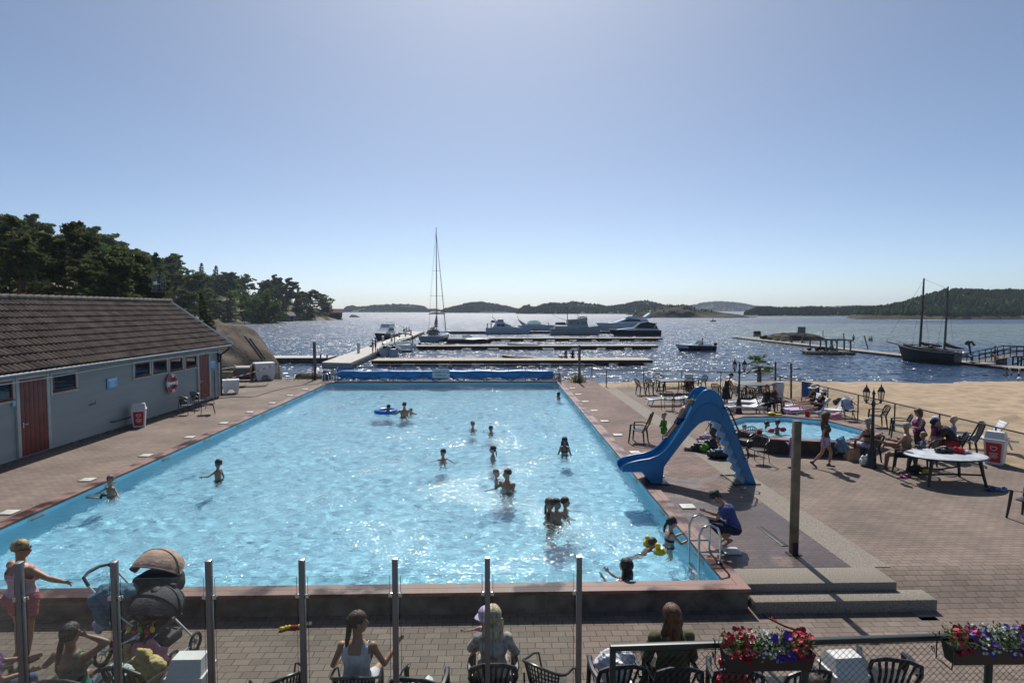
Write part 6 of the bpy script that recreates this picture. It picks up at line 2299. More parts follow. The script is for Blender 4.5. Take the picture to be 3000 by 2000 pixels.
ladder('steel pool ladder beside the crouching woman in blue',(3.80,10.58,0.0),R(-90))
ladder('steel pool ladder at the far corner on the bathhouse side of the roller',(-10.28,36.4,0.0),R(90))
ladder('steel pool ladder at the far corner on the beach side of the roller',(3.80,36.6,0.0),R(-90))
# --- roller with the blue pool cover
x0,x1=PY(985,1100,37.56).x,PY(1640,1100,37.56).x
t=thing('cover_roller','long blue rolled-up pool cover on its steel frame across the far end','pool cover',((x0+x1)/2,37.62,0))
L=x1-x0
pts,rr_=[],[]
rs=np.random.RandomState(3)
for i in range(60):
 q=i/59
 pts.append((-L/2+.15+(L-.55)*q,.02*math.sin(q*23),.50+.015*math.sin(q*31)))
 rr_.append(.235+.012*math.sin(q*40)+rs.uniform(-.006,.006))
rr_[0]=rr_[-1]=.16
part(t,'rolled_cover',M_COVER,lambda mb:mb.path(pts,rr_,18))
part(t,'hanging_flap',M_COVER,lambda mb:mb.grid(np.array([[(-L/2+.3+(L-.8)*q,-.23-.02*math.sin(q*60),z+.02*math.sin(q*37)) for q in np.linspace(0,1,60)] for z in (.52,.36,.24)])))
def f(mb):
 n=9
 for s in (-1,1):
  for z in (.06,.22):
   mb.path([(-L/2,s*.33,z),(L/2,s*.33,z)],.022,5)
  for i in range(n):
   a,c=-L/2+L*i/n,-L/2+L*(i+1)/n
   mb.path([(a,s*.33,.06),((a+c)/2,s*.33,.5 if s<0 else .24)],.015,5)
   mb.path([((a+c)/2,s*.33,.5 if s<0 else .24),(c,s*.33,.06)],.015,5)
part(t,'truss',M_STEELB,f)
def f(mb):
 for s in (.28,.33):
  mb.path([(-L/2,s,.86+(s-.28)*1.2),(L/2,s,.86+(s-.28)*1.2)],.022,6)
 for i in range(14):
  a=-L/2+L*i/13
  mb.path([(a,.33,.06),(a,.33,.92)],.018,5)
  mb.path([(a,.28,.86),(a,-.05,.82)],.012,4)
part(t,'guard_rail',mat('rail_blue',(.05,.14,.30),.4),f)
part(t,'end_frame',mat('rail_blue',(.05,.14,.30),.4),lambda mb:[mb.path([(s*L/2,-.33,.02),(s*L/2,-.33,.55),(s*L/2,.33,.92),(s*L/2,.33,.02)],.035,6) for s in (-1,1)])
part(t,'drive_shaft',M_STEELB,lambda mb:mb.path([(-L/2-.35,0,.5),(L/2+.05,0,.5)],.05,8))
p=G(957,1113)
mb=MB();mb.box((0,0,.31),(.5,.45,.62),.03);mb.box((0,-.235,.45),(.3,.02,.12),.005)
tag(mb.build('drive_box',mat('box_blue',(.03,.10,.20),.5),loc=(p.x,p.y+.2,0)),'blue drive box at the bathhouse end of the pool-cover roller','box')
a,b_=PY(1266,1081,37.2),PY(1317,1107,37.2)
t=thing('warning_sign','white warning sign in Norwegian hung on the blue pool cover','sign',((a.x+b_.x)/2,37.24,(a.z+b_.z)/2))
w,h=b_.x-a.x,a.z-b_.z
part(t,'board',mat('sign_board',(.60,.64,.68),.5),lambda mb:mb.box((0,0,0),(w,.02,h),.004))
M_INK=mat('sign_ink',(.02,.02,.03),.6)
text_mesh('KLATRING PÅ DUK',h*.27,M_INK,t,(0,-.014,h*.13),(PI/2,0,0))
text_mesh('FORBUDT',h*.27,M_INK,t,(0,-.014,-h*.22),(PI/2,0,0))
# --- tubs, drum and tape by the shore
def tub(label,u,v,s,rz):
 p=G(u,v)
 t=thing('plastic_tub',label,'tub',(p.x,p.y,0),rz,'white plastic tubs')
 W,D_,H=1.15*s,.95*s,1.12*s
 def f(mb):
  mb.add([(-W/2,-D_/2,H*.32),(W/2,-D_/2,H*.32),(W/2,D_/2,H*.32),(-W/2,D_/2,H*.32),(-W*.53,-D_*.53,H),(W*.53,-D_*.53,H),(W*.53,D_*.53,H),(-W*.53,D_*.53,H)],[(0,1,2,3),(4,5,6,7),(0,1,5,4),(1,2,6,5),(2,3,7,6),(3,0,4,7)])
  for i in range(7):
   mb.box((0,-D_*.525,H*(.42+i*.08)),(W*1.02,.03,H*.025))
 part(t,'body',M_LOUNGE,f,0)
 for sx in (-1,1):
  for sy in (-1,1):
   part(t,'leg',M_LOUNGE,lambda mb:mb.add([(sx*W*.5,sy*D_*.5,H*.34),(sx*W*.12,sy*D_*.5,H*.34),(sx*W*.12,sy*D_*.25,H*.34),(sx*W*.5,sy*D_*.25,H*.34),(sx*W*.42,sy*D_*.47,0),(sx*W*.3,sy*D_*.47,0),(sx*W*.3,sy*D_*.36,0),(sx*W*.42,sy*D_*.36,0)],[(0,1,2,3),(4,5,6,7),(0,1,5,4),(1,2,6,5),(2,3,7,6),(3,0,4,7)]),0)
tub('large white plastic tub on legs beside the cable drum',774,1112,1.0,R(32))
tub('small white plastic tub on legs just past the bathhouse corner',677,1152,.68,R(25))
p=G(712,1117)
t=thing('cable_drum','wooden cable drum wound with grey hose behind the large white tub','drum',(p.x-.1,p.y+.4,0),R(8))
M_PLY=mat('drum_ply',(.30,.19,.10),.8,.2,4)
for s in (-1,1):
 part(t,'flange',M_PLY,lambda mb:(setattr(mb,'M',Matrix.Translation((s*.48,0,.52))@Matrix.Rotation(PI/2,4,'Y')),mb.lathe([(.52,-.03),(.52,.03)],28)))
part(t,'wound_hose',mat('hose_grey',(.13,.13,.135),.55),lambda mb:mb.path([(-.44+.88*i/260,.42*math.cos(i*.42),.52+.42*math.sin(i*.42)) for i in range(260)],.035,5))
part(t,'core',M_DARK,lambda mb:mb.path([(-.48,0,.52),(.48,0,.52)],.36,16))
p=G(720,1134)
mb=MB()
mb.box((-.2,.5,.03),(2.5,1.5,.06),.004)
mb.box((-.7,-.1,.09),(1.2,.7,.05),.004)
o=mb.build('plywood_sheets',M_WOOD,loc=(p.x,p.y+.2,0))
o.rotation_euler=(0,0,.25)
tag(o,'weathered plywood sheets lying under the tub and drum','plywood')
mb=MB()
a,b_=Vector((-14.1,31.3,.95)),PY(811,1065,37.9)
n=16
for i in range(n):
 q0,q1=i/n,(i+1)/n
 sag=lambda q:a.lerp(b_,q)-Vector((0,0,.35*q*(1-q)))
 s0,s1=sag(q0),sag(q1)
 mb.add([s0-Vector((0,0,.035)),s0+Vector((0,0,.035)),s1+Vector((0,0,.035)),s1-Vector((0,0,.035))],[(0,1,2,3)],i%2)
tag(mb.build('barrier_tape',[M_WHITE,mat('tape_red',(.5,.05,.06),.5)],smooth=0),'red and white barrier tape stretched from the bathhouse corner to the large tub','tape')
p=G(655,1113)
mb=MB()
mb.box((0,0,.5),(2.2,.9,.09),.005,(0,-.16,0))
mb.box((.1,.05,.2),(2.3,1.0,.3),.01)
tag(mb.build('timber_stack',mat('pale_timber',(.36,.30,.23),.8,.25,3),loc=(p.x-1.0,p.y+1.6,0)),'stack of pale timber behind the bathhouse corner','timber')
# --- potted palm and weeds by the fence
p=G(2187,1135,-.5)
t=thing('palm_tree','small fan palm outside the fence near the far lamp post','palm',(p.x,36.4,-.75))
ht=PY(2187,1072,36.4).z+.75
part(t,'trunk',M_BARKG,lambda mb:mb.path([(0,0,0),(.02,0,ht*.5),(.04,0,ht)],[.11,.13,.1],9))
rs=np.random.RandomState(8)
V,Fc=[],[]
for i in range(26):
 a,e_=rs.uniform(0,2*PI),rs.uniform(-.5,1.25)
 L1=rs.uniform(.35,.6)
 d=Vector((math.cos(a)*math.cos(e_),math.sin(a)*math.cos(e_),math.sin(e_)))
 b0=Vector((.04,0,ht))
 c=b0+d*L1
 for k in range(13):
  f_=(k-6)/6*1.25
  sd=d.cross(Vector((0,0,1))).normalized()
  dd=(d*math.cos(f_)+sd*math.sin(f_)).normalized()
  e1=c+dd*rs.uniform(.35,.5)+Vector((0,0,-.12))
  nn=dd.cross(d).normalized() if abs(f_)>.1 else Vector((0,0,1))
  w_=sd.cross(dd).normalized()*.006+dd.cross(Vector((0,0,1))).normalized()*.02
  o_=len(V)
  V+=[c-w_*.4,c+w_*.4,c.lerp(e1,.5)+w_+Vector((0,0,.03)),e1,c.lerp(e1,.5)-w_+Vector((0,0,.03))]
  Fc.append((o_,o_+1,o_+2,o_+3,o_+4))
 o_=len(V)
 s_=Vector((0,0,.012))
 V+=[b0-s_,b0+s_,c+s_,c-s_]
 Fc.append((o_,o_+1,o_+2,o_+3))
mb=MB()
mb.add(V,Fc)
mb.build('fronds',leafmat('palm_leaf',(.05,.085,.02),(.15,.20,.04),2.0,.4),t,smooth=0)
M_GRASS=leafmat('beach_grass',(.09,.10,.03),(.22,.20,.07),1.5,.35)
rs=np.random.RandomState(5)
V=[]
for (cx,cy,z0,n,rad,hh) in ((9.2,35.3,-.75,500,1.2,.9),(12.8,34.2,-.6,600,1.5,.9),(14.2,33.6,-.5,400,.7,.8),(15.4,29.5,-.35,300,.4,.45),(5.15,37.2,0,300,.25,.6),(3.9,38.55,-.1,250,.9,.55),(-13.0,38.9,-.1,300,1.0,.35),(15.5,20,-.15,200,.4,.3)):
 for _ in range(n):
  b0=np.array((cx+rs.normal()*rad,cy+rs.normal()*rad*.35,z0))
  a=rs.uniform(0,6.28)
  h=hh*rs.uniform(.4,1.1)
  ln=np.array((rs.normal()*.18*h,rs.normal()*.18*h,h))
  w_=np.array((math.cos(a),math.sin(a),0))*.008
  V.append([b0-w_,b0+w_,b0+ln+w_*.3,b0+ln-w_*.3])
V=np.array(V)
struct(npmesh('beach_grass',V.reshape(-1,3),np.arange(len(V)*4).reshape(-1,4),M_GRASS,smooth=False),'stuff')
# --- the raised children's pool
OUT=[G(u,v,.47) for u,v in ((2074,1238),(2120,1224),(2160,1215),(2300,1215),(2440,1229),(2588,1267),(2505,1298),(2260,1287))]
OUT=[(q.x,q.y) for q in OUT]
cx,cy=sum(x for x,y in OUT)/8,sum(y for x,y in OUT)/8
def inset(d):
 r_=[]
 for x,y in OUT:
  l_=math.hypot(x-cx,y-cy)
  r_.append((cx+(x-cx)*(l_-d)/l_,cy+(y-cy)*(l_-d)/l_))
 return r_
t=thing('paddling_pool',"raised eight-sided children's pool with dark boarded sides",'paddling pool',(0,0,0))
IN,OU2=inset(.38),inset(.06)
def ring(mb,A,B,z0,z1):
 n=len(A)
 for i in range(n):
  j=(i+1)%n
  a,b_,c,d=A[i],A[j],B[j],B[i]
  mb.add([(a[0],a[1],z0),(b_[0],b_[1],z0),(c[0],c[1],z0),(d[0],d[1],z0),(a[0],a[1],z1),(b_[0],b_[1],z1),(c[0],c[1],z1),(d[0],d[1],z1)],[(0,1,2,3),(4,5,6,7),(0,1,5,4),(2,3,7,6)]+([(1,2,6,5)] if i%2 else []))
def f(mb):
 ring(mb,OUT,inset(.185),.44,.48)
 ring(mb,inset(.195),inset(.39),.44,.48)
part(t,'rim',M_COP,f,0)
part(t,'side_wall',mat('dark_side_boards',(.055,.04,.034),.8,.3,4),lambda mb:[mb.quad((*OU2[i],-.05),(*OU2[(i+1)%8],-.05),(*OU2[(i+1)%8],.445),(*OU2[i],.445)) for i in range(8)],0)
def f(mb):
 mb.add([(x,y,.02) for x,y in IN],[tuple(range(8))])
 for i in range(8):
  mb.quad((*IN[i],.02),(*IN[(i+1)%8],.02),(*IN[(i+1)%8],.445),(*IN[i],.445))
o=part(t,'lining',M_POOL,f,0)
o.cycles.is_caustics_receiver=True
mb=MB()
a,b_=OUT[6],OUT[7]
q=[(a[0]+(b_[0]-a[0])*.02,a[1]-.01),(a[0]+(b_[0]-a[0])*.16,a[1]+(b_[1]-a[1])*.16-.01)]
mb.box(((q[0][0]+q[1][0])/2,(q[0][1]+q[1][1])/2-.2,.2),(.36,.3,.4),.01)
tag(mb.build('wooden_step',mat('step_wood',(.36,.24,.16),.7)),'small wooden step block against the side of the small pool','step')
w2=inset(.37)
xs_=[x for x,y in w2]
ys_=[y for x,y in w2]
gx,gy=np.meshgrid(np.linspace(min(xs_),max(xs_),110),np.linspace(min(ys_),max(ys_),110))
gz=.36+wave_field(gx,gy,6,60,.18,.7,.08)
pin=np.zeros(gx.shape,bool)
for i in range(8):
 a,c=w2[i],w2[(i+1)%8]
 cr=(a[1]>gy)!=(c[1]>gy)
 with np.errstate(divide='ignore',invalid='ignore'):
  xi=(c[0]-a[0])*(gy-a[1])/(c[1]-a[1])+a[0]
 pin^=cr&(gx<xi)
ff=gridfaces(110,110)
ff=ff[pin.reshape(-1)[ff].all(1)]
wp=npmesh('water',np.stack([gx,gy,gz],-1).reshape(-1,3),ff,M_WATER,parent=t)
wp['kind']='structure'
wp.cycles.is_caustics_caster=True
# --- the blue slide
SY,SW=15.25,.62
def S(x,y,d=0.0):
 q=PY(1750+x/3.92,1100+y/3.92,SY+d)
 return (q.x,q.z)
t=thing('water_slide','bright blue curved water slide with a stepped ladder at the edge of the big pool','slide',(0,0,0))
top_px=[(285,1105),(288,1075),(310,1045),(360,1015),(480,985),(600,967),(700,932),(790,870),(870,775),(950,655),(1030,520),(1090,400),(1140,300),(1180,232),(1225,185),(1285,166),(1345,186),(1400,235),(1450,320),(1490,410),(1530,490),(1840,1285)]
low_px=[(1770,1287)]
a,b_=np.array((1745,1275)),np.array((1440,570))
for i in range(7):
 p0=a+(b_-a)*i/7
 p1=a+(b_-a)*(i+1)/7
 low_px+=[tuple(p0)]
low_px+=[(1425,520),(1240,520),(1170,550),(1080,640),(950,800),(830,960),(765,1050),(745,1150),(742,1272),(640,1267),(600,1205),(545,1150),(512,1106)]
poly=[S(*q) for q in top_px+low_px]
def panel(mb,y0,th):
 n=len(poly)
 bm=bmesh.new()
 vs=[bm.verts.new((x,y0,z)) for x,z in poly]
 fa=bm.faces.new(vs)
 bmesh.ops.triangulate(bm,faces=[fa])
 bm.verts.index_update()
 tri=[[v.index for v in f_.verts] for f_ in bm.faces]
 co=[tuple(v.co) for v in bm.verts]
 bm.free()
 mb.add(co,tri)
 mb.add([(x,y+th,z) for x,y,z in co],tri)
 mb.add([(x,y0,z) for x,z in poly]+[(x,y0+th,z) for x,z in poly],[(i,(i+1)%n,n+(i+1)%n,n+i) for i in range(n)])
part(t,'side_panel',M_BLUE,lambda mb:panel(mb,SY,.05),30)
part(t,'side_panel',M_BLUE,lambda mb:panel(mb,SY+SW,.05),30)
bed=[S(*q) for q in top_px[1:19]]
bed=[(x,z-(.17 if 0<i<13 else (.05 if i==0 else .22))) for i,(x,z) in enumerate(bed)]
def f(mb):
 m_=9
 P=np.array([[(x,SY+.05+(SW-.05)*q,z+.10*(2*q-1)**4) for q in np.linspace(0,1,m_)] for x,z in bed])
 mb.grid(P)
 mb.grid(P-np.array((0,0,.035)))
part(t,'chute',M_BLUE,f,60)
def f(mb):
 for y0 in (SY-.012,SY+SW-.012):
  mb.path([(x,y0+.037,z+.004) for x,z in [S(*q) for q in top_px[1:19]]],.034,8)
part(t,'rolled_edge',M_BLUE,f)
part(t,'panel_rib',M_BLUE,lambda mb:mb.path([(S(*q)[0],SY-.004,S(*q)[1]) for q in ((1085,505),(1105,450),(1140,400),(1200,345),(1285,316),(1360,335),(1420,390),(1450,470))],.022,6))
part(t,'pedestal',M_BLUE,lambda mb:[mb.box(((S(640,1000)[0]+S(742,1000)[0])/2,SY+.31,S(700,1110)[1]/2),(S(742,0)[0]-S(640,0)[0],.5,S(700,1010)[1]*.97),.03)])
saw=[]
for i in range(7):
 p0=np.array((1757,1275))+np.array((-317,-705))*i/7
 p1=np.array((1757,1275))+np.array((-317,-705))*(i+1)/7
 saw+=[tuple(p0),(p0[0]-78,p0[1]-34)]
saw.append((1440,570))
saw=[S(*q) for q in saw]
def f(mb):
 for i in range(len(saw)-1):
  (xa,za),(xb,zb)=saw[i],saw[i+1]
  mb.quad((xa,SY+.05,za),(xb,SY+.05,zb),(xb,SY+SW,zb),(xa,SY+SW,za))
 for i in range(0,len(saw)-2,2):
  for y0 in (SY+.02,SY+SW+.03):
   mb.add([(saw[i+k][0],y0,saw[i+k][1]) for k in range(3)],[(0,1,2)])
part(t,'stair',mat('slide_blue_pale',(.035,.19,.36),.4,.1,3),f,0)
for y0 in (SY-.05,SY+SW+.1):
 for r_,qs_ in ((.022,((1440,378),(1478,352),(1500,372),(1560,500),(1610,620),(1612,648),(1575,660))),(.018,((1640,830),(1700,820),(1735,900),(1725,940),(1680,945)))):
  part(t,'handrail',M_TUBE,lambda mb:mb.path([(S(*c)[0],y0,S(*c)[1]) for c in qs_],r_,8))
def f(mb):
 xa,xb=S(1560,0)[0],S(1880,0)[0]
 mb.path([(xa,SY-.12,.02),(xb,SY-.12,.02)],.016,5)
 mb.path([(xa,SY+SW+.15,.02),(xb,SY+SW+.15,.02)],.016,5)
 mb.path([(xa+.1,SY-.14,.02),(xa+.1,SY+SW+.2,.02)],.016,5)
 x_,z_=S(690,1280)
 mb.box((x_+.05,SY+.3,.02),(.5,.75,.035),.01)
part(t,'foot_frame',M_TUBE,f)
# ============================================================ PEOPLE
SKIN={'tan':mat('skin_tan',(0.40,0.215,0.135),0.5,0.08,9,sss=0.08),'fair':mat('skin_fair',(0.50,0.30,0.215),0.5,0.08,9,sss=0.08),'brown':mat('skin_brown',(0.26,0.13,0.08),0.48,0.08,9,sss=0.06),'dark':mat('skin_dark',(0.13,0.065,0.042),0.45,0.08,9,sss=0.05)}
def hairmat(name,c):
 m=mat(name,c,0.5,0.45,14,0.7,60)
 return m
HAIR={'dark':hairmat('hair_dark',(0.018,0.012,0.009)),'brown':hairmat('hair_brown',(0.07,0.035,0.018)),'auburn':hairmat('hair_auburn',(0.15,0.065,0.025)),'blond':hairmat('hair_blond',(0.42,0.29,0.13)),'pale':hairmat('hair_pale',(0.58,0.48,0.30)),'grey':hairmat('hair_grey',(0.30,0.28,0.25)),'sand':hairmat('hair_sand',(0.24,0.16,0.08))}
M_EYE=mat('eye_dark',(0.02,0.015,0.012),0.2)
M_MOUTH=mat('lips',(0.28,0.09,0.075),0.5)
def clothm(name,c,two=None,sc_=9,rough=0.9):
 return mat('cloth_'+name,c,rough,0.18,sc_,0.5,26,two=two)
def V3(*a):
 return Vector(a)
def capsule(mb,p0,p1,r0,r1,n=10):
 p0,p1=Vector(p0),Vector(p1)
 d=(p1-p0)
 L=d.length
 d=d.normalized() if L>1e-6 else Vector((0,0,1))
 pts,rs=[],[]
 for a in (0.97,0.75,0.45):
  pts.append(p0-d*r0*a)
  rs.append(r0*math.sqrt(max(0.02,1-a*a)))
 for q in (0,0.5,1):
  pts.append(p0.lerp(p1,q))
  rs.append(r0+(r1-r0)*q)
 for a in (0.45,0.75,0.97):
  pts.append(p1+d*r1*a)
  rs.append(r1*math.sqrt(max(0.02,1-a*a)))
 mb.path(pts,rs,n)
def frame(up,fwd):
 up=up.normalized()
 f=(fwd-up*fwd.dot(up)).normalized()
 r=f.cross(up).normalized()
 return r,f,up
DOWN=((.18,.02,-1),(.06,.22,-1))
def person(label,loc,rz,h=1.68,lean=0.0,side=0.0,twist=0.0,head=(0,0),armL=DOWN,armR=DOWN,legL=((0,0,-1),(0,0,-1)),legR=((0,0,-1),(0,0,-1)),bulk=1.0,fem=False,base='feet',skin='tan',clothes=(),hair=('short','dark'),vox=None,group=None,face=True,kid=None,extra=None,receiver=False,spread=0.0,roll=0.0,handgrip=0.6,name='person'):
 """local frame: the person faces +Y, x>0 is the person's right.  base: 'feet' stands on loc.z, a number puts the seat of the pelvis at that height above loc.z,
    ('top', z) puts the crown of the head at the height z"""
 hh=0.228 if h>1.5 else (0.215 if h>1.15 else 0.195)
 hh*=1.07
 k=hh/0.23
 B=(h-hh)/(1.75-0.23)
 kid=(h<1.35) if kid is None else kid
 w_=B*bulk
 mb=MB()
 bones=[]
 # spine
 n=14
 offs=np.linspace(-.14,.60,n)
 pts,dirs={},{}
 p,ang=V3(0,0,0),0.0
 ds=0.02
 o=0.0
 def dirat(o_):
  q=min(1,max(0,(o_+.08)/.42))
  a=lean*q
  s=side*q
  return V3(math.sin(s),math.sin(a)*math.cos(s),math.cos(a)*math.cos(s)).normalized()
 def along(o_):
  p=V3(0,0,0)
  st=.02 if o_>=0 else -.02
  m_=int(abs(o_)/.02)
  for i in range(m_):
   p+=dirat(i*st)*st*B
  p+=dirat(m_*st)*(o_-m_*st)*B
  return p
 def fr(o_):
  u=dirat(o_)
  r,f,u=frame(u,V3(0,1,0) if abs(u.y)<.9 else V3(0,0,-1))
  a=twist*min(1,max(0,(o_-.05)/.35))
  return r*math.cos(a)+f*math.sin(a),f*math.cos(a)-r*math.sin(a),u
 prof=[(-.135,.09,.075),(-.09,.15,.108),(-.03,.168,.12),(.05,.158,.112),(.14,.138,.1),(.22,.14,.102),(.30,.158,.112),(.37,.168,.112),(.43,.158,.096),(.475,.115,.075),(.515,.062,.058),(.57,.052,.052),(.62,.05,.05)]
 if fem:
  prof=[(a,b_*(1.07 if a<.06 else .90 if a<.25 else .94),c*(1.03 if a<.06 else .92 if a<.25 else 1.06 if a<.42 else .95)) for a,b_,c in prof]
 if kid:
  prof=[(a,b_*.92,c*.98) for a,b_,c in prof]
 vs,fs=[],[]
 nn=16
 for o_,a,c in prof:
  q=along(o_)
  r,f,u=fr(o_)
  kk=w_ if o_<.48 else B*(1+(bulk-1)*.4)
  for j in range(nn):
   t_=2*PI*j/nn
   vs.append(q+r*(math.copysign(abs(math.cos(t_))**.85,math.cos(t_))*a*kk)+f*(math.sin(t_)*c*kk))
 for i in range(len(prof)-1):
  for j in range(nn):
   fs.append((i*nn+j,i*nn+(j+1)%nn,(i+1)*nn+(j+1)%nn,(i+1)*nn+j))
 fs.append(tuple(range(nn-1,-1,-1)))
 fs.append(tuple((len(prof)-1)*nn+j for j in range(nn)))
 mb.add(vs,fs)
 if fem:
  for s in (-1,1):
   r,f,u=fr(.3)
   mb.ball(along(.30)+r*(s*.075*w_)+f*(.085*w_),(.062*w_,.062*w_,.06*w_),10,7)
 for s in (-1,1):
  mb.ball(V3(s*.078*w_,-.05*w_,-.05*B),(.085*w_,.085*w_,.085*w_),10,7)
 tor=[along(o_) for o_ in (-.1,.02,.14,.26,.38,.5)]
 bones+=[('torso',tor[i],tor[i+1],.12*w_,i/5,(i+1)/5) for i in range(5)]
 # head
 r,f,u=fr(.56)
 yaw,pit=head
 nb=along(.53)
 hf0=f*math.cos(yaw)+r*math.sin(yaw)
 hr=r*math.cos(yaw)-f*math.sin(yaw)
 hup=u*math.cos(pit)-hf0*math.sin(pit)
 hf=hf0*math.cos(pit)+u*math.sin(pit)
 hc=nb+u*(.055*B)+hup*(.118*k)
 H=lambda x,y,z:hc+(hr*x+hf*y+hup*z)*k
 rotH=Matrix((hr,hf,hup)).transposed()
 eul=rotH.to_euler()
 capsule(mb,nb-u*.02,H(0,-.012,-.06),.052*B*(1+(bulk-1)*.4),.05*k)
 mb.ball(H(0,-.012,.028),(.076*k,.094*k,.088*k),16,11,0,eul)
 mb.ball(H(0,.026,-.035),(.060*k,.066*k,.082*k),14,10,0,eul)
 mb.ball(H(0,.058,-.088),(.034*k,.030*k,.026*k),10,7,0,eul)
 capsule(mb,H(0,.088,.008),H(0,.106,-.03),.011*k,.017*k,8)
 mb.ball(H(0,.086,-.064),(.026*k,.014*k,.012*k),8,6,0,eul)
 for s in (-1,1):
  mb.ball(H(s*.078,-.008,-.012),(.012*k,.022*k,.034*k),8,6,0,eul)
 bones.append(('head',H(0,-.01,-.04),H(0,0,.05),.09*k,0,1))
 top=H(0,-.012,.118)
 # arms
 hands={}
 for nm,s,(du,dl) in (('L',-1,armL),('R',1,armR)):
  r,f,u=fr(.44)
  sh=along(.435)+r*(s*.165*w_)
  du,dl=V3(*du),V3(*dl)
  if s<0:
   du.x,dl.x=-abs(du.x) if armL is DOWN else du.x,-abs(dl.x) if armL is DOWN else dl.x
  du.normalize()
  dl.normalize()
  el=sh+du*.285*B
  wr=el+dl*.245*B
  rb=B*(1+(bulk-1)*.8)*(.86 if (fem or kid) else 1)
  mb.ball(sh,(.062*rb,.062*rb,.062*rb),10,7)
  capsule(mb,sh,el,.050*rb,.038*rb)
  capsule(mb,el,el.lerp(wr,.35),.038*rb,.040*rb)
  capsule(mb,el.lerp(wr,.35),wr,.040*rb,.025*rb)
  bones.append(('arm'+nm,sh,el,.045*rb,0,.5))
  bones.append(('arm'+nm,el,wr,.035*rb,.5,1))
  # hand: palm, four fingers of different lengths, thumb from the side of the palm
  hk=B*(.92 if fem or kid else 1.0)
  ax=dl
  pn=ax.cross(V3(0,0,1)) if abs(ax.z)<.8 else ax.cross(V3(0,1,0))
  pn=pn.normalized()*s
  sd=pn.cross(ax).normalized()
  palm=wr+ax*.085*hk
  for q in (-.026,-.009,.009,.026):
   capsule(mb,wr+ax*.015*hk+sd*q*.6*hk,palm+sd*q*hk,.015*hk,.013*hk,6)
  for q,ln in ((-.029,.058),(-.010,.072),(.010,.076),(.029,.066)):
   a0=palm+sd*q*1.1*hk
   a1=a0+(ax*.93+pn*handgrip*.4+sd*q*3).normalized()*ln*.55*hk
   a2=a1+(ax*.7+pn*handgrip).normalized()*ln*.5*hk
   capsule(mb,a0,a1,.0092*hk,.0088*hk,6)
   capsule(mb,a1,a2,.0086*hk,.0072*hk,6)
  t0=wr+ax*.03*hk+sd*.03*hk
  t1=t0+(ax*.75+sd*.75+pn*.2).normalized()*.045*hk
  capsule(mb,t0,t1,.013*hk,.011*hk,6)
  capsule(mb,t1,t1+(ax*.95+sd*.25+pn*.3).normalized()*.034*hk,.0105*hk,.0085*hk,6)
  bones.append(('hand'+nm,wr,palm+ax*.06*hk,.03*hk,0,1))
  hands[nm]=palm+pn*.02
  # legs
 feet=[]
 for nm,s,(dt,dn) in (('L',-1,legL),('R',1,legR)):
  dt,dn=V3(*dt).normalized(),V3(*dn).normalized()
  hp=V3(s*.092*w_,0,-.055*B)
  kn=hp+dt*.43*B
  an=kn+dn*.405*B
  rb=B*(1+(bulk-1)*1.0)*(.98 if fem else .92 if kid else 1)
  capsule(mb,hp,hp.lerp(kn,.5),.086*rb,.070*rb,12)
  capsule(mb,hp.lerp(kn,.5),kn,.070*rb,.052*rb,12)
  capsule(mb,kn,kn.lerp(an,.3),.051*rb,.054*rb)
  capsule(mb,kn.lerp(an,.3),an,.054*rb,.034*rb)
  bones.append(('leg'+nm,hp,kn,.07*rb,0,.5))
  bones.append(('leg'+nm,kn,an,.045*rb,.5,1))
  # foot: along the floor, or pointed when the shin lies flat
  fdir=V3(dn.x*.2+s*.2,1,-.08) if dn.z<-.35 else (dn*.45+V3(0,0,.9) if dn.y>.5 else V3(0,.4,-.9))
  if dn.z<-.35 and dn.y<-.55:
   fdir=V3(0,.75,-.65)
  fdir.normalize()
  fk=B*.95
  heel=an-fdir*.05*fk+dn*.055*fk
  toe=heel+fdir*.235*fk
  capsule(mb,an,heel,.036*fk,.034*fk,8)
  capsule(mb,heel,toe,.034*fk,.024*fk,8)
  capsule(mb,heel.lerp(toe,.6)+V3(.022*fk,0,0),toe+V3(.02*fk,0,-.004),.028*fk,.02*fk,8)
  capsule(mb,heel.lerp(toe,.6)-V3(.022*fk,0,0),toe-V3(.02*fk,0,.004),.028*fk,.02*fk,8)
  bones.append(('foot'+nm,heel,toe,.035*fk,0,1))
  feet.append(min(heel.z,toe.z)-.034*fk)
 d=(Vector(loc)-CAM).length
 if vox is None:
  vox=.0085 if d<9 else (.0115 if d<22 else .015 if d<45 else .022)
 V,Fq=remesh(mb,vox)
 N=vnormals(V,Fq)
 # nearest bone for every vertex
 best=np.full(len(V),1e9)
 bid=np.zeros(len(V),int)
 bt=np.zeros(len(V))
 for i,(nm,a,c,r_,t0,t1) in enumerate(bones):
  a,c=np.array(a),np.array(c)
  e=c-a
  t=np.clip((V-a)@e/(e@e),0,1)
  dd=np.linalg.norm(V-a-t[:,None]*e,axis=1)-r_
  m=dd<best
  best[m]=dd[m]
  bid[m]=i
  bt[m]=t0+(t1-t0)*t[m]
 bn=np.array([b_[0] for b_ in bones])[bid]
 # torso coordinates for necklines and waists
 r4,f4,u4=[np.array(q) for q in fr(.4)]
 tq=np.where(bn=='torso',bt,0)
 sx=(V-np.array(along(.4)))@r4
 if base=='feet':
  oz=-min(feet)
 elif isinstance(base,tuple):
  oz=base[1]-loc[2]-top.z
 else:
  oz=base+.105*B
 root=npmesh(name,V,Fq,SKIN[skin])
 tag(root,label,'person',group)
 root.location=(loc[0],loc[1],loc[2]+oz)
 root.rotation_euler=(roll,0,rz)
 if receiver:
  root.cycles.is_caustics_receiver=True
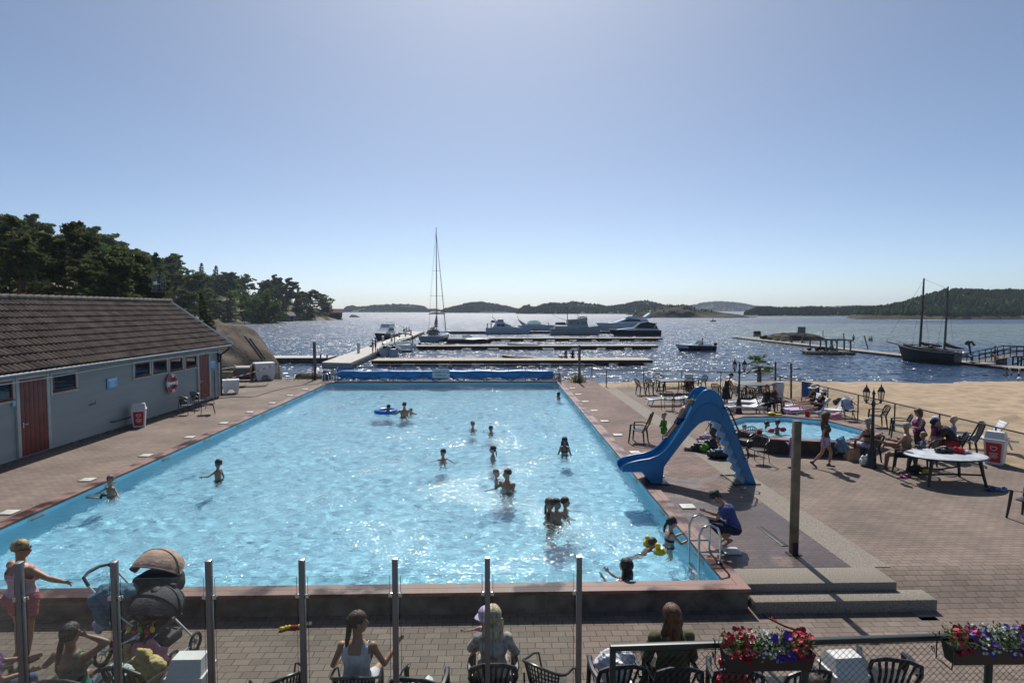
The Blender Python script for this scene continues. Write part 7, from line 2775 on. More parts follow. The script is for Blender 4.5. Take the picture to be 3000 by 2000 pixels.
  # eyes, brows and mouth
 if face and d<32:
  fb=MB()
  for s in (-1,1):
   fb.ball(H(s*.03,.083,.006),(.011*k,.007*k,.006*k),8,5,0,eul)
   fb.path([H(s*.045,.078,.026),H(s*.03,.088,.031),H(s*.014,.088,.027)],.0035*k,5)
  fb.build('eyes',M_EYE,root)
  fb=MB()
  fb.ball(H(0,.096,-.064),(.022*k,.006*k,.007*k),8,5,0,eul)
  fb.build('mouth',M_MOUTH,root)
  # clothes: shells standing off the skin
 def region(kind,q0=0,q1=1):
  arm=np.char.startswith(bn,'arm')
  leg=np.char.startswith(bn,'leg')
  tor_=bn=='torso'
  asx=np.abs(sx)/w_
  if kind=='tank':
   neck=np.where(np.abs(sx)/w_<.075,.80,1.0)
   return (tor_&(tq>q0)&(tq<.97)&~((tq>.80)&((asx<.062)|(asx>.125)))&~((tq>.66)&(asx>.145)))
  if kind=='shirt':
   return (tor_&(tq>q0)&~((tq>.93)&(asx<.07)))|(arm&(bt<q1))
  if kind=='bottom':
   return (tor_&(tq<q0))|(leg&(bt<q1))
  if kind=='bra':
   return (tor_&(tq>.56)&(tq<.70))|(tor_&(tq>=.70)&(np.abs(asx-.09)<.016))
  if kind=='suit':
   return (tor_&(tq<.72))|(tor_&(tq>=.72)&(np.abs(asx-.09)<.02))|(leg&(bt<.05))
  if kind=='band':
   return tor_&(tq>q0)&(tq<q1)
  if kind=='shoes':
   return np.char.startswith(bn,'foot')|(leg&(bt>.97))
  if kind=='sleeve':
   return arm&(bt>q0)&(bt<q1)
 for cl in clothes:
  nm,kind,q0,q1,m_=cl[:5]
  off=cl[5] if len(cl)>5 else .012
  msk=region(kind,q0,q1)
  fk_=msk[Fq].all(1)
  if fk_.sum()<4:
   continue
  ff=Fq[fk_]
  ids=np.unique(ff)
  remap=-np.ones(len(V),int)
  remap[ids]=np.arange(len(ids))
  wr_=fbm(V[ids,0]*1.0+V[ids,2]*.35,V[ids,1]+V[ids,2]*.8,3,.11,3)
  VV=V[ids]+N[ids]*(off*(1+.55*wr_))[:,None]
  if kind in ('shirt','tank','bottom') and off>.011:
   E=np.concatenate([remap[ff][:,[0,1]],remap[ff][:,[1,2]],remap[ff][:,[2,3]],remap[ff][:,[3,0]]])
  npmesh(nm,VV,remap[ff],m_,parent=root)
  # hair
 style,hcname=hair
 if style:
  hm=HAIR[hcname]
  hb=MB()
  nu,nv=28,18
  P=np.zeros((nv,nu,3))
  low={'bald':.05,'short':-.02,'boy':-.03,'bob':-.105,'long':-.15,'vlong':-.15,'pony':-.045,'wet':-.06,'cap':0}[style]
  rs=np.random.RandomState(int(abs(loc[0]*100+loc[1]*37))%9999)
  vol=1.24 if style in ('bob','long','vlong') else 1.10 if style!='wet' else 1.06
  for i in range(nv):
   for j in range(nu):
    a=2*PI*j/nu
    fr_=max(0,math.sin(a))
    lowz=low+(0.050-low)*(fr_**.7 if fr_>0 else 0)*(1.0)
    lz=max(-.99,min(.98,(lowz-.02)/.094))
    e0=math.asin(lz)
    e_=PI/2-(PI/2-e0)*i/(nv-1)
    wob=1+.022*math.sin(a*9+i)+rs.uniform(-.012,.012)
    if lowz<-.07 and e_<-.3:
     wob*=1+(.10 if style=='bob' else .0)
    ce=max(.62,math.cos(e_)) if (lowz<-.05 and e_<0) else math.cos(e_)
    P[i,j]=H(math.cos(a)*ce*.079*vol*wob,-.012+math.sin(a)*ce*.097*vol*wob,.026+math.sin(e_)*.094*vol*wob)
  vs=P.reshape(-1,3).tolist()
  fs=[(i*nu+j,i*nu+(j+1)%nu,(i+1)*nu+(j+1)%nu,(i+1)*nu+j) for i in range(nv-1) for j in range(nu)]
  hb.add(vs,fs)
  def lock(x,y0,z0,ln,w,thick,back=.0,seed=0):
   q0=H(x,y0,z0)
   r_,f_,u_=fr(.45)
   pp,rr=[],[]
   for i in range(7):
    t=i/6
    p_=q0+V3(0,0,-1)*ln*t*.85-f_*(back*math.sin(min(1,t*1.6)*PI/2))+u_*(-ln*.15*t)+r_*(x*.5*t+.012*math.sin(t*5+seed))
    pp.append(p_)
    rr.append(w*(1.25 if style in ('bob','long','vlong') else 1)*(1-.55*t**2)*(.6+.4*min(1,t*4)))
   hb.path(pp,rr,8,flat=thick)
  if style=='pony':
   lock(0,-.10,.02,.30*B,.034*k,.8,.06)
   hb.ball(H(0,-.105,.03),(.034*k,.03*k,.034*k),9,6,0,eul)
  if style=='wet':
   for i in range(3):
    lock(-.02+.02*i,-.088,-.03,.26*B,.026*k,.7,.02,i)
  if style in ('long','vlong'):
   L_=(.24 if style=='long' else .36)*B
   for i in range(9):
    a=-1+2*i/8
    lock(.078*a,-.085+.07*abs(a)**2,-.02,L_*(1-.12*abs(a)+rs.uniform(-.08,.08)),.030*k,.8,.035*(1-abs(a)),i)
  if style=='bob':
   for i in range(11):
    a=-1+2*i/10
    lock(.085*a,-.085+.085*abs(a)**2,-.03,(.13+rs.uniform(-.02,.03))*B,.028*k,.9,.015,i)
  hb.build('hair',hm,root,smooth=70)
 ctx=dict(root=root,H=H,eul=eul,k=k,B=B,w=w_,along=along,fr=fr,hands=hands,hr=hr,hf=hf,hup=hup,oz=oz)
 if extra:
  for fn in (extra if isinstance(extra,(list,tuple)) else [extra]):
   fn(ctx)
 return ctx
def goggles(m_,on_eyes=True):
 def f(c):
  H,k=c['H'],c['k']
  z=.008 if on_eyes else .062
  y=.09 if on_eyes else .074
  mb=MB()
  for s in (-1,1):
   mb.ball(H(s*.032,y,z),(.027*k,.016*k,.021*k),10,6,0,c['eul'])
  pts=[H(.082*math.cos(a),-.012+.102*math.sin(a),z+.012) for a in np.linspace(0,2*PI,20,endpoint=False)]
  mb.path(pts,.006*k,5,closed=True)
  mb.build('goggles',m_,c['root'])
 return f
def sunglasses(c):
 H,k=c['H'],c['k']
 mb=MB()
 for s in (-1,1):
  mb.ball(H(s*.032,.093,.004),(.028*k,.009*k,.021*k),10,6,0,c['eul'])
  mb.path([H(s*.055,.088,.01),H(s*.085,.02,.01),H(s*.085,-.02,.0)],.005*k,5)
 mb.build('sunglasses',M_BLACK,c['root'])
def hat(m_,brim=.16,dome=1.1,peak=False,nm='hat'):
 def f(c):
  H,k,eul=c['H'],c['k'],c['eul']
  mb=MB()
  n=24
  rows=[(1.0,.03),(1.03,.05),(.98,.085),(.75,.115),(.3,.132),(.02,.134)]
  vs=[H(math.cos(2*PI*j/n)*.085*dome*r_,-.012+math.sin(2*PI*j/n)*.103*dome*r_,z) for r_,z in rows for j in range(n)]
  fs=[(i*n+j,i*n+(j+1)%n,(i+1)*n+(j+1)%n,(i+1)*n+j) for i in range(len(rows)-1) for j in range(n)]
  mb.add(vs,fs)
  ring_=[]
  for r_ in (0,1):
   for j in range(n):
    a=2*PI*j/n
    e_=(brim*r_) if not peak else (brim*r_*max(0,math.sin(a))**1.5)
    ring_.append(H(math.cos(a)*(.085*dome+e_*(.9 if not peak else .55)),-.012+math.sin(a)*(.103*dome+e_),.032-.035*r_*(1+.35*math.sin(3*a))))
  mb.add(ring_,[(j,(j+1)%n,n+(j+1)%n,n+j) for j in range(n)])
  mb.build(nm,m_,c['root'])
 return f
def skirt(m_,q0,ln,flare=.12,nm='skirt'):
 """a hanging skirt from torso offset q0, ln long"""
 def f(c):
  B,w,al=c['B'],c['w'],c['along']
  mb=MB()
  n=28
  rows=[]
  for i in range(8):
   t=i/7
   p_=al(q0)+V3(0,0,-ln*B*t)
   rows.append([p_+V3(math.cos(2*PI*j/n)*(.172*w+flare*t*B)*(1+.05*t*math.sin(j*2*PI/n*7)),math.sin(2*PI*j/n)*(.13*w+flare*.8*t*B)*(1+.05*t*math.sin(j*2*PI/n*7)),0) for j in range(n)])
  mb.add([p_ for r_ in rows for p_ in r_],[(i*n+j,i*n+(j+1)%n,(i+1)*n+(j+1)%n,(i+1)*n+j) for i in range(7) for j in range(n)])
  mb.build(nm,m_,c['root'],smooth=60)
 return f
def armbands(m_):
 def f(c):
  pass
 return f
SIT=((-.12,1,-.02),(-.04,.05,-1)),((.12,1,-.02),(.04,.05,-1))
BIKINI=lambda m_:(('swim_top','bra',0,1,m_,.006),('swim_bottom','bottom',.17,.06,m_,.006))
TRUNKS=lambda m_:(('swim_shorts','bottom',.2,.3,m_,.014),)
C_BLK,C_NAVY,C_WHITE=clothm('black',(.015,.015,.018)),clothm('navy',(.02,.03,.09)),clothm('white',(.62,.63,.66))
C_RED=clothm('red',(.40,.03,.04))
M_GOG=mat('goggle_blue',(.03,.07,.35),.25)
PGRP='bathers in the big pool'
def swim(label,u,vt,vw,rz,h,**kw):
 """a bather standing in the big pool: u, vw where the body meets the water, vt the crown"""
 p=G(u,vw,WATER)
 ht=(PY(u,vt,p.y).z-WATER)
 kw.setdefault('group',PGRP)
 kw.setdefault('receiver',True)
 return person(label,(p.x,p.y,WATER),rz,h,base=('top',WATER+ht),**kw)
AWAY,TOCAM,TOLEFT,TORIGHT=0,PI,PI/2,-PI/2
swim('fair-haired boy wading by the bathhouse-side pool edge, holding a black flipper',325,1391,1446,R(165),1.32,armL=((-.7,.3,-.55),(-.75,.5,-.25)),armR=((.8,.3,-.5),(.8,.45,-.35)),skin='tan',hair=('boy','sand'),head=(-.3,0),clothes=TRUNKS(C_RED))
p=G(276,1462,WATER)
mb=MB();mb.box((0,0,.03),(.34,.14,.03),.012,(0,.2,.5));mb.box((.17,.1,.06),(.14,.12,.08),.03,(0,0,.5))
tag(mb.build('swim_fin',M_BLACK,loc=(p.x,p.y,WATER+.02)),'black flipper in the hand of the boy by the pool edge','flipper')
swim('thin boy standing alone on the bathhouse side of the pool with one arm held out',639,1344,1403,R(75),1.32,armL=((-.25,.75,-.55),(-.1,1,-.12)),armR=((.3,-.2,-1),(.1,.3,-1)),skin='brown',hair=('boy','brown'),head=(.1,.15),clothes=TRUNKS(C_NAVY))
c=swim('dark-haired child leaning out of the blue swim ring',1134,1183,1210,R(-150),1.2,lean=.5,armL=((-.6,.7,-.4),(-.3,.8,-.5)),armR=((.6,.7,-.4),(.3,.8,-.5)),skin='brown',hair=('pony','dark'),head=(.3,0))
p=G(1131,1209,WATER)
mb=MB()
mb.path([(.42*math.cos(a),.42*math.sin(a),.06) for a in np.linspace(0,2*PI,28,endpoint=False)],.115,10,closed=True)
tag(mb.build('swim_ring',mat('ring_blue',(.02,.16,.50),.3),loc=(p.x,p.y,WATER)),'bright blue inflatable swim ring far out in the pool','swim ring')
swim('broad-shouldered man seen from behind, standing far out in the pool',1185,1177,1217,R(8),1.8,bulk=1.1,armL=((-.7,.5,-.5),(-.3,.9,-.3)),armR=((.7,.5,-.5),(.3,.9,-.3)),skin='tan',hair=('short','dark'),face=False,clothes=TRUNKS(C_BLK))
c=swim('small child in red armbands close beside the broad-shouldered man',1203,1196,1210,R(150),1.0,armL=((-1,.2,-.1),(-.7,.6,0)),armR=((1,.2,-.1),(.7,.6,0)),skin='tan',hair=('boy','brown'),extra=lambda c:[part(c['root'],'armband',C_RED,lambda mb:mb.ball(c['along'](.42)+V3(s*.26,.02,-.02),(.1,.08,.08),10,7)) for s in (-1,1)])
swim('girl with blue goggles up on her forehead, farthest out in the middle of the pool',1385,1233,1257,R(170),1.3,skin='fair',hair=('wet','dark'),extra=goggles(M_GOG,False),clothes=BIKINI(C_NAVY),head=(-.3,0))
swim('child rubbing its eyes with a bent arm, in the middle of the pool',1438,1246,1265,R(150),1.3,armL=((-.8,.6,.0),(.6,.5,.75)),armR=((.9,.4,.05),(-.55,.55,.75)),skin='tan',hair=('wet','dark'),head=(-.4,-.15))
swim('dark-haired boy reaching one arm sideways in the middle of the pool',1298,1314,1346,R(-160),1.35,armL=((-.5,.5,-.7),(-.2,.8,-.5)),armR=((.95,.1,-.35),(.95,.2,-.2)),skin='tan',hair=('boy','dark'),head=(.9,0))
swim('girl with goggles in profile just beyond the man holding a toddler',1444,1305,1341,R(95),1.35,skin='fair',hair=('wet','dark'),extra=goggles(M_GOG),clothes=BIKINI(C_BLK),head=(.1,0))
swim('girl in a black and white striped bikini standing towards the slide side of the pool',1654,1280,1329,R(165),1.38,skin='brown',hair=('long','dark'),extra=goggles(M_GOG),armL=((-.35,0,-1),(-.15,.1,-1)),armR=((.35,0,-1),(.15,.1,-1)),clothes=(('swim_bottom','bottom',.17,.06,C_BLK,.006),('striped_top','band',.50,.54,C_WHITE,.008),('swim_top','bra',0,1,C_BLK,.007),('stripe','band',.60,.63,C_WHITE,.010),('stripe','band',.67,.69,C_WHITE,.010)),head=(-.2,0))
swim('swimmer at the far pool corner holding on to the edge',1637,1148,1163,R(-60),1.4,armL=((-.2,.9,-.2),(-.1,1,.1)),armR=((.3,.9,-.2),(.2,1,.1)),skin='tan',hair=('wet','dark'),face=False)
swim('man carrying a toddler in the middle of the pool',1486,1373,1424,R(150),1.8,bulk=1.08,armL=((-.25,.55,-.75),(.55,.8,.15)),armR=((.3,.5,-.8),(.2,.95,.1)),skin='tan',hair=('short','brown'),head=(.85,0),clothes=TRUNKS(C_NAVY))
swim('bald toddler carried on the arm of the man in the middle of the pool',1454,1374,1421,R(-120),.86,armL=((-.3,.9,-.1),(.2,.9,.2)),armR=((.3,.9,-.1),(-.1,.9,.2)),skin='fair',hair=('bald','sand'),head=(-.2,0))
swim('woman with wet brown hair in the group of three near the slide side',1610,1458,1513,R(-120),1.65,fem=True,armL=((-.2,.7,-.7),(-.1,1,-.2)),armR=((.4,.5,-.8),(.1,1,-.1)),skin='brown',hair=('wet','auburn'),clothes=BIKINI(C_BLK),head=(.2,0))
swim('bare-backed boy in the middle of the group of three near the slide side',1631,1459,1520,R(-150),1.4,armL=((-.5,.5,-.8),(.1,.5,-.9)),armR=((.4,.3,-.9),(0,.7,-.8)),skin='brown',hair=('boy','dark'),head=(-.4,0),clothes=TRUNKS(C_NAVY))
swim('child reaching out a hand at the back of the group of three',1656,1455,1500,R(-110),1.25,armL=((-.5,.7,-.5),(-.5,.8,-.3)),armR=((.7,.6,-.3),(.4,.9,-.3)),skin='tan',hair=('boy','brown'),head=(-.3,0))
swim('girl with goggles and a long wet ponytail clinging to the pool edge below the ladder',1960,1513,1588,R(-78),1.4,lean=.12,armL=((-.1,.75,-.55),(.1,.95,.35)),armR=((.15,.65,-.7),(0,.95,.35)),skin='fair',hair=('pony','dark'),extra=goggles(M_GOG),clothes=BIKINI(C_NAVY))
cc=swim('child with bright yellow armbands swimming near the ladder',1885,1577,1607,R(-75),1.05,lean=.9,head=(0,.85),armL=((-.5,.8,-.1),(-.2,.9,-.35)),armR=((.6,.7,-.1),(.2,.9,-.35)),skin='tan',hair=('boy','brown'),legL=((0,-.9,-.4),(0,-.9,-.3)),legR=((0,-.9,-.4),(0,-.9,-.3)))
M_YEL=mat('armband_yellow',(.75,.50,.01),.35,.1,4)
for s in (-1,1):
 q=cc['along'](.43)+V3(s*.2,.1,.03)
 part(cc['root'],'armband',M_YEL,lambda mb:(mb.path([q+V3(-s*.02,0,-.11),q+V3(s*.0,.0,-.06),q+V3(s*.02,.01,.06),q+V3(s*.02,0,.11)],[.07,.115,.115,.07],12),mb.ball(q+V3(0,-.03,.15),(.07,.05,.06),8,6)))
swim('girl with goggles pushed up and long wet hair at the near edge of the pool',1828,1636,1708,R(60),1.45,armL=((-.2,.7,-.5),(.3,.7,.6)),armR=((.25,.7,-.5),(-.3,.7,.6)),skin='fair',hair=('long','dark'),extra=goggles(M_GOG,False),clothes=BIKINI(C_NAVY),head=(.1,.25))
# the small pool
def paddle(label,u,vt,vw,rz,h,**kw):
 p=G(u,vw,.36)
 ht=PY(u,vt,p.y).z
 return person(label,(p.x,p.y,.36),rz,h,base=('top',ht),group='children in the small pool',**kw)
paddle('bald pale toddler in the small pool nearest the slide ladder',2181,1243,1262,R(170),.95,skin='fair',hair=('bald','sand'))
paddle('child with a red and white cap in the small pool by its dark side',2212,1257,1279,R(-140),1.0,skin='fair',hair=('short','sand'),lean=.4,armR=((.7,.6,-.3),(.3,.9,-.1)),extra=hat(C_RED,.05,1.05,True,'cap'))
paddle('dark-haired child swimming in the middle of the small pool',2228,1233,1254,R(-100),1.05,skin='dark',hair=('short','dark'),lean=.9,head=(0,.7),armL=((-.4,.9,-.3),(-.2,.9,-.3)),armR=((.4,.9,-.3),(.2,.9,-.3)),legL=((0,-.9,-.3),(0,-.9,-.2)),legR=((0,-.9,-.3),(0,-.9,-.2)))
cc=paddle('dark-haired child with red armbands standing in the small pool',2277,1228,1266,R(20),1.1,skin='dark',hair=('short','dark'),armL=((-.9,.1,-.35),(-.7,.4,-.5)),armR=((.9,.1,-.35),(.7,.4,-.5)),clothes=TRUNKS(clothm('green',(.03,.22,.06))),face=False)
for s in (-1,1):
 q=cc['along'](.42)+V3(s*.26,.0,-.06)
 part(cc['root'],'armband',C_RED,lambda mb:mb.ball(q,(.12,.09,.085),10,7))
 # ---------- on the deck
def stand(label,u,vf,vt,rz,z=0.0,**kw):
 p=G(u,vf,z)
 h=(PY(u,vt,p.y).z-z)*1.0
 kw.setdefault('h',h)
 return person(label,(p.x,p.y,z),rz,**kw)
WALK=dict(legL=((-.02,.42,-.95),(-.0,-.12,-1)),legR=((.02,-.22,-1),(0,-.62,-.8)))
c=stand('child wrapped in a bright green towel behind the slide',1944,1303,1211,R(110),skin='fair',hair=('bald','sand'),armL=((-.1,.25,-1),(.3,.9,-.2)),armR=((.1,.25,-1),(-.3,.9,-.2)),clothes=(('green_towel','shirt',.0,.75,clothm('green_towel',(.05,.30,.03),(.03,.16,.02),7),.03),),extra=skirt(MATS['cloth_green_towel'],.06,.34,.05,'towel_hem'))
q0,q1=S(1130,215),S(900,690)
# a child lying back in the chute, feet first
dx,dz=q1[0]-q0[0],q1[1]-q0[1]
person('child sliding down the blue slide feet first',(q0[0]-.30,SY+.33,0),R(90),1.25,lean=-.62,base=q0[1]-.74,head=(0,.45),armL=((-.25,-.3,.8),(-.1,-.5,.8)),armR=((.25,-.2,-.6),(.15,.2,-.9)),legL=((-.06,.62,-.78),(-.02,.60,-.80)),legR=((.06,.62,-.78),(.02,.64,-.77)),skin='tan',hair=('short','sand'),clothes=TRUNKS(C_NAVY))
stand('child stooping behind the slide ladder in a pale shirt and dark shorts',2108,1308,1240,R(95),h=1.25,lean=1.0,legL=((-.05,.5,-.85),(0,-.3,-1)),legR=((.05,.1,-1),(0,-.2,-1)),armL=((-.1,.7,-.7),(0,.5,-.9)),armR=((.1,.7,-.7),(0,.5,-.9)),skin='tan',hair=('boy','brown'),clothes=(('shirt','shirt',.12,.25,clothm('lilac',(.45,.42,.55))),('shorts','bottom',.2,.42,C_BLK,.016)))
c=stand('woman in a black summer dress bending forward behind the white loungers',2126,1198,1106,R(-75),h=1.66,fem=True,lean=.5,armL=((-.1,.45,-.9),(.1,.4,-.9)),armR=((.1,.45,-.9),(-.1,.4,-.9)),skin='tan',hair=('short','dark'),clothes=(('dress','tank',.0,0,C_BLK),('dress_seat','bottom',.3,.3,C_BLK,.02)),extra=skirt(C_BLK,.05,.52,.1))
for u,v,rz_,lab,hr_,cl,sk in ((2243,1212,R(-60),'white-haired person in black seated nearest the lamp post by the small pool','sand',(('dress','shirt',.0,.3,C_BLK,.016),('trousers','bottom',.2,.85,C_BLK,.02)),'tan'),(2266,1206,R(-95),'grey-haired woman in a dark patterned dress seated beside the white-haired person','grey',(('dress','shirt',.0,.3,clothm('dark_pattern',(.03,.025,.035),(.14,.09,.1),30),.016),('dress_skirt','bottom',.25,.38,MATS['cloth_dark_pattern'],.02)),'tan')):
 p=G(u,v)
 plastic_chair('black armchair of the '+('white-haired person in black' if 'white' in lab else 'woman in the dark dress'),(p.x,p.y,0),rz_,M_BLACKP,'chairs of the seated couple')
 person(lab,(p.x,p.y,0),rz_,1.62,base=.44,fem=True,bulk=1.08,legL=SIT[0],legR=SIT[1],armL=((-.1,.35,-.9),(.2,.9,-.2)),armR=((.1,.35,-.9),(-.2,.9,-.2)),skin=sk,hair=('short',hr_),clothes=cl,head=(.2,-.1))
for i,(gp,lab,hm_,cl) in enumerate(((LG[0],'sunbathing woman in a floppy cream hat with her legs stretched out',clothm('cream',(.58,.54,.42)),(('top','shirt',.1,.2,C_BLK,.014),('shorts','bottom',.22,.2,C_BLK,.014))),(LG[1],'sunbathing woman in a white peaked hat, reclining nearest the small pool',C_WHITE,(('top','shirt',.1,.25,C_BLK,.014),('shorts','bottom',.22,.25,C_NAVY,.014))))):
 rz_=R(92+4*i)
 person(lab,(gp.x+.42,gp.y+.0,0),rz_,1.66,lean=-.35 if i else -.1,base=.34,fem=True,legL=((-.06,1,.0+.1*i),(-.02,1,-.06-.1*i)),legR=((.06,1,.12),(.02,1,-.14)),armL=((-.15,.45,-.85),(.1,.9,.1)),armR=((.15,.45,-.85),(-.1,.9,.1)),skin='tan',hair=('bob' if i else 'short','dark'),clothes=cl,head=(0,-.25),extra=hat(hm_,.12 if not i else .07,1.1))
PAT=clothm('black_print',(.022,.02,.022),(.10,.075,.08),22)
FLW=clothm('pale_flower',(.50,.47,.55),(.18,.10,.2),16)
C_SANDAL=mat('sandal_brown',(.05,.03,.022),.6)
c=stand('long-haired woman striding past the small pool in a black top and pale shorts',2416,1371,1212,R(-120),fem=True,armL=((-.25,.1,-1),(-.1,.25,-.9)),armR=((.3,-.25,-.95),(.25,.1,-1)),skin='tan',hair=('vlong','auburn'),head=(-.6,0),clothes=(('top','tank',.02,0,PAT,.016),('sleeve','sleeve',0,.16,PAT,.02),('shorts','bottom',.28,.24,FLW,.02),('sandals','shoes',0,0,C_SANDAL,.006)),**WALK)
p=G(2462,1372)
heap('blue_clothes','grey-blue bundle of clothes carried under the arm of the striding woman','clothes',(p.x-.06,p.y-.1,.62),[(0,0,.12,.15,.14,.26),(.06,0,.02,.14,.12,.14),(.0,0,-.16,.1,.1,.16)],[clothm('grey_blue',(.12,.20,.28)),MATS['cloth_grey_blue'],C_BLK])
c=stand('small blond child wrapped to the ankles in a lilac towel',2324,1372,1257,R(20),skin='fair',hair=('short','blond'),face=False,armL=((-.05,.2,-1),(.3,.9,.1)),armR=((.05,.2,-1),(-.3,.9,.1)),clothes=(('towel','shirt',.0,.8,clothm('lilac_towel',(.33,.21,.42),None,6),.03),('sandals','shoes',0,0,clothm('purple',(.16,.02,.12)),.01)),extra=skirt(MATS['cloth_lilac_towel'],.12,.56,.03,'towel_hem'))
# seated pair and family near the marbled table
def seat_on(label,clabel,u,vf,rz,chair=True,grp='chairs near the marbled table',m_=None,**kw):
 p=G(u,vf)
 if chair:
  plastic_chair(clabel,(p.x,p.y,0),rz,m_ or M_BLACKP,grp)
 kw.setdefault('legL',SIT[0])
 kw.setdefault('legR',SIT[1])
 return person(label,(p.x,p.y,0),rz,base=.44,**kw)
seat_on('woman in a swimsuit seated with her back to us behind the near lamp post','black armchair of the woman seated behind the near lamp post',2540,1352,R(25),h=1.66,fem=True,bulk=1.12,face=False,skin='tan',hair=('pony','grey'),head=(.3,0),extra=sunglasses,armL=((-.35,.3,-.85),(.2,.9,-.2)),armR=((.3,.4,-.85),(-.2,.9,-.2)),clothes=BIKINI(C_BLK)+(('towel_skirt','bottom',.3,.3,FLW,.018),))
seat_on('bare-chested grey-haired man seated with one foot up on his knee','black armchair under the bare-chested man',2652,1378,R(50),h=1.78,bulk=1.15,skin='brown',hair=('short','grey'),head=(.7,0),armL=((-.3,.6,-.7),(.1,1,.0)),armR=((.3,.5,-.8),(-.1,1,.1)),legL=((-.25,.95,-.1),(.2,.1,-1)),legR=((.3,.85,.35),(-.9,.25,.1)),clothes=TRUNKS(C_BLK))
seat_on('small child in a blue and white striped top seated between the man and the table','small black chair under the child in the striped top',2702,1366,R(30),h=1.02,face=False,skin='tan',hair=('short','sand'),clothes=(('striped_top','shirt',.05,.3,clothm('stripe_blue',(.10,.22,.50)),.012),('white_stripe','band',.35,.45,C_WHITE,.018),('white_stripe','band',.6,.7,C_WHITE,.018),('shorts','bottom',.2,.4,C_NAVY,.014)))
MAG=clothm('magenta',(.19,.025,.17))
stand('stout red-haired woman in a magenta top looking down at her phone',2690,1336,1201,R(75),fem=True,bulk=1.32,skin='fair',hair=('bob','auburn'),head=(.1,-.35),armL=((-.15,.3,-.95),(.1,1,.05)),armR=((.15,.3,-.95),(-.1,1,.1)),clothes=(('top','tank',.0,0,MAG,.03),('shoulder','band',.78,.93,MAG,.014),('trousers','bottom',.3,.85,C_BLK,.022),('sandals','shoes',0,0,C_SANDAL,.006)))
stand('blond girl in a magenta T-shirt and cream shorts standing behind the woman with the phone',2735,1338,1223,R(20),skin='tan',hair=('pony','blond'),face=False,clothes=(('t_shirt','shirt',.05,.12,clothm('magenta_bright',(.30,.03,.20)),.016),('shorts','bottom',.2,.2,clothm('cream_shorts',(.55,.46,.36)),.018)),extra=hat(C_WHITE,.05,1.04,True,'visor'))
p=G(2788,1345)
plastic_chair('black armchair of the man in the brown T-shirt',(p.x,p.y,0),R(60),M_BLACKP,'chairs near the marbled table')
person('man in a brown T-shirt and dark cap bent forward on his chair',(p.x,p.y,0),R(60),1.8,lean=.85,base=.44,bulk=1.15,face=False,skin='tan',hair=('short','dark'),head=(0,-.1),armL=((-.2,.3,-.9),(0,.8,-.6)),armR=((.2,.3,-.9),(0,.7,-.7)),legL=SIT[0],legR=SIT[1],clothes=(('t_shirt','shirt',.0,.42,clothm('brown_tee',(.05,.04,.042)),.02),('shorts','bottom',.25,.42,C_RED,.02)),extra=hat(C_NAVY,.08,1.06,True,'cap'))
stand('white-haired boy in a pale blue shirt behind the man with the cap',2790,1336,1222,R(60),skin='fair',hair=('short','pale'),clothes=(('shirt','shirt',.05,.3,clothm('pale_blue',(.24,.30,.46)),.016),('shorts','bottom',.2,.42,C_NAVY,.018)))
# the crouching woman
p=G(2150,1612)
TEE=clothm('blue_tee',(.05,.075,.23),None,7)
c=person('dark-haired woman in a blue T-shirt crouching by the pool ladder',(p.x+.02,p.y+.10,.03),R(75),1.64,fem=True,bulk=1.08,lean=.62,base='feet',head=(-.05,-.35),skin='tan',hair=('pony','dark'),armL=((-.05,.65,-.75),(.25,.9,.15)),armR=((.1,.45,-.9),(.0,.95,.25)),legL=((-.22,.93,.22),(.08,-.72,-.70)),legR=((.22,.93,.18),(-.05,-.72,-.70)),clothes=(('t_shirt','shirt',.02,.3,TEE,.018),('jeans','bottom',.14,.78,clothm('dark_jeans',(.018,.022,.055)),.014)),handgrip=1.1)
# ---------- marina and beach
p=G(1092,1034,DZ)
person('woman with a dark bag standing on the quay beside the moored motor boats',(p.x,p.y,DZ),R(-50),1.62,fem=True,skin='dark',hair=('short','dark'),clothes=(('top','shirt',.0,.2,C_BLK,.012),('skirt','bottom',.3,.35,C_WHITE,.014)),group='couple on the quay')
heap('shoulder_bag','dark shoulder bag hanging at the side of the woman on the quay','bag',(p.x-.22,p.y-.1,DZ+.75),[(0,0,0,.2,.14,.2)],M_BLACK)
p=G(1098,1031,DZ)
person('man in shorts standing on the quay next to the woman with the bag',(p.x+.1,p.y,DZ),R(-70),1.8,skin='brown',hair=('short','dark'),clothes=(('top','shirt',.0,.2,clothm('rust',(.2,.07,.06)),.012),('shorts','bottom',.3,.45,C_BLK,.014)),group='couple on the quay')
for u,lab,cl in ((1658.5,'girl in a pale top sitting on the nearest pontoon with her back to us',clothm('grey_top',(.22,.22,.27))),(1678.5,'girl in a dark top sitting on the nearest pontoon with her back to us',C_BLK)):
 p=G(u,1048.5,DZ)
 person(lab,(p.x,p.y+.2,DZ),R(3),1.6,fem=True,base=0.0,lean=.15,face=False,skin='tan',hair=('vlong','dark'),legL=((-.1,1,.1),(0,.7,-.7)),legR=((.1,1,.1),(0,.7,-.7)),clothes=(('top','shirt',.0,.2,cl,.014),('shorts','bottom',.25,.3,C_BLK,.014)),group='two girls on the pontoon')
p=G(1645,1048.5,DZ)
heap('beach_bag','dark bag lying on the pontoon beside the two girls','bag',(p.x,p.y,DZ),[(0,0,.1,.3,.15,.1)],M_BLACK)
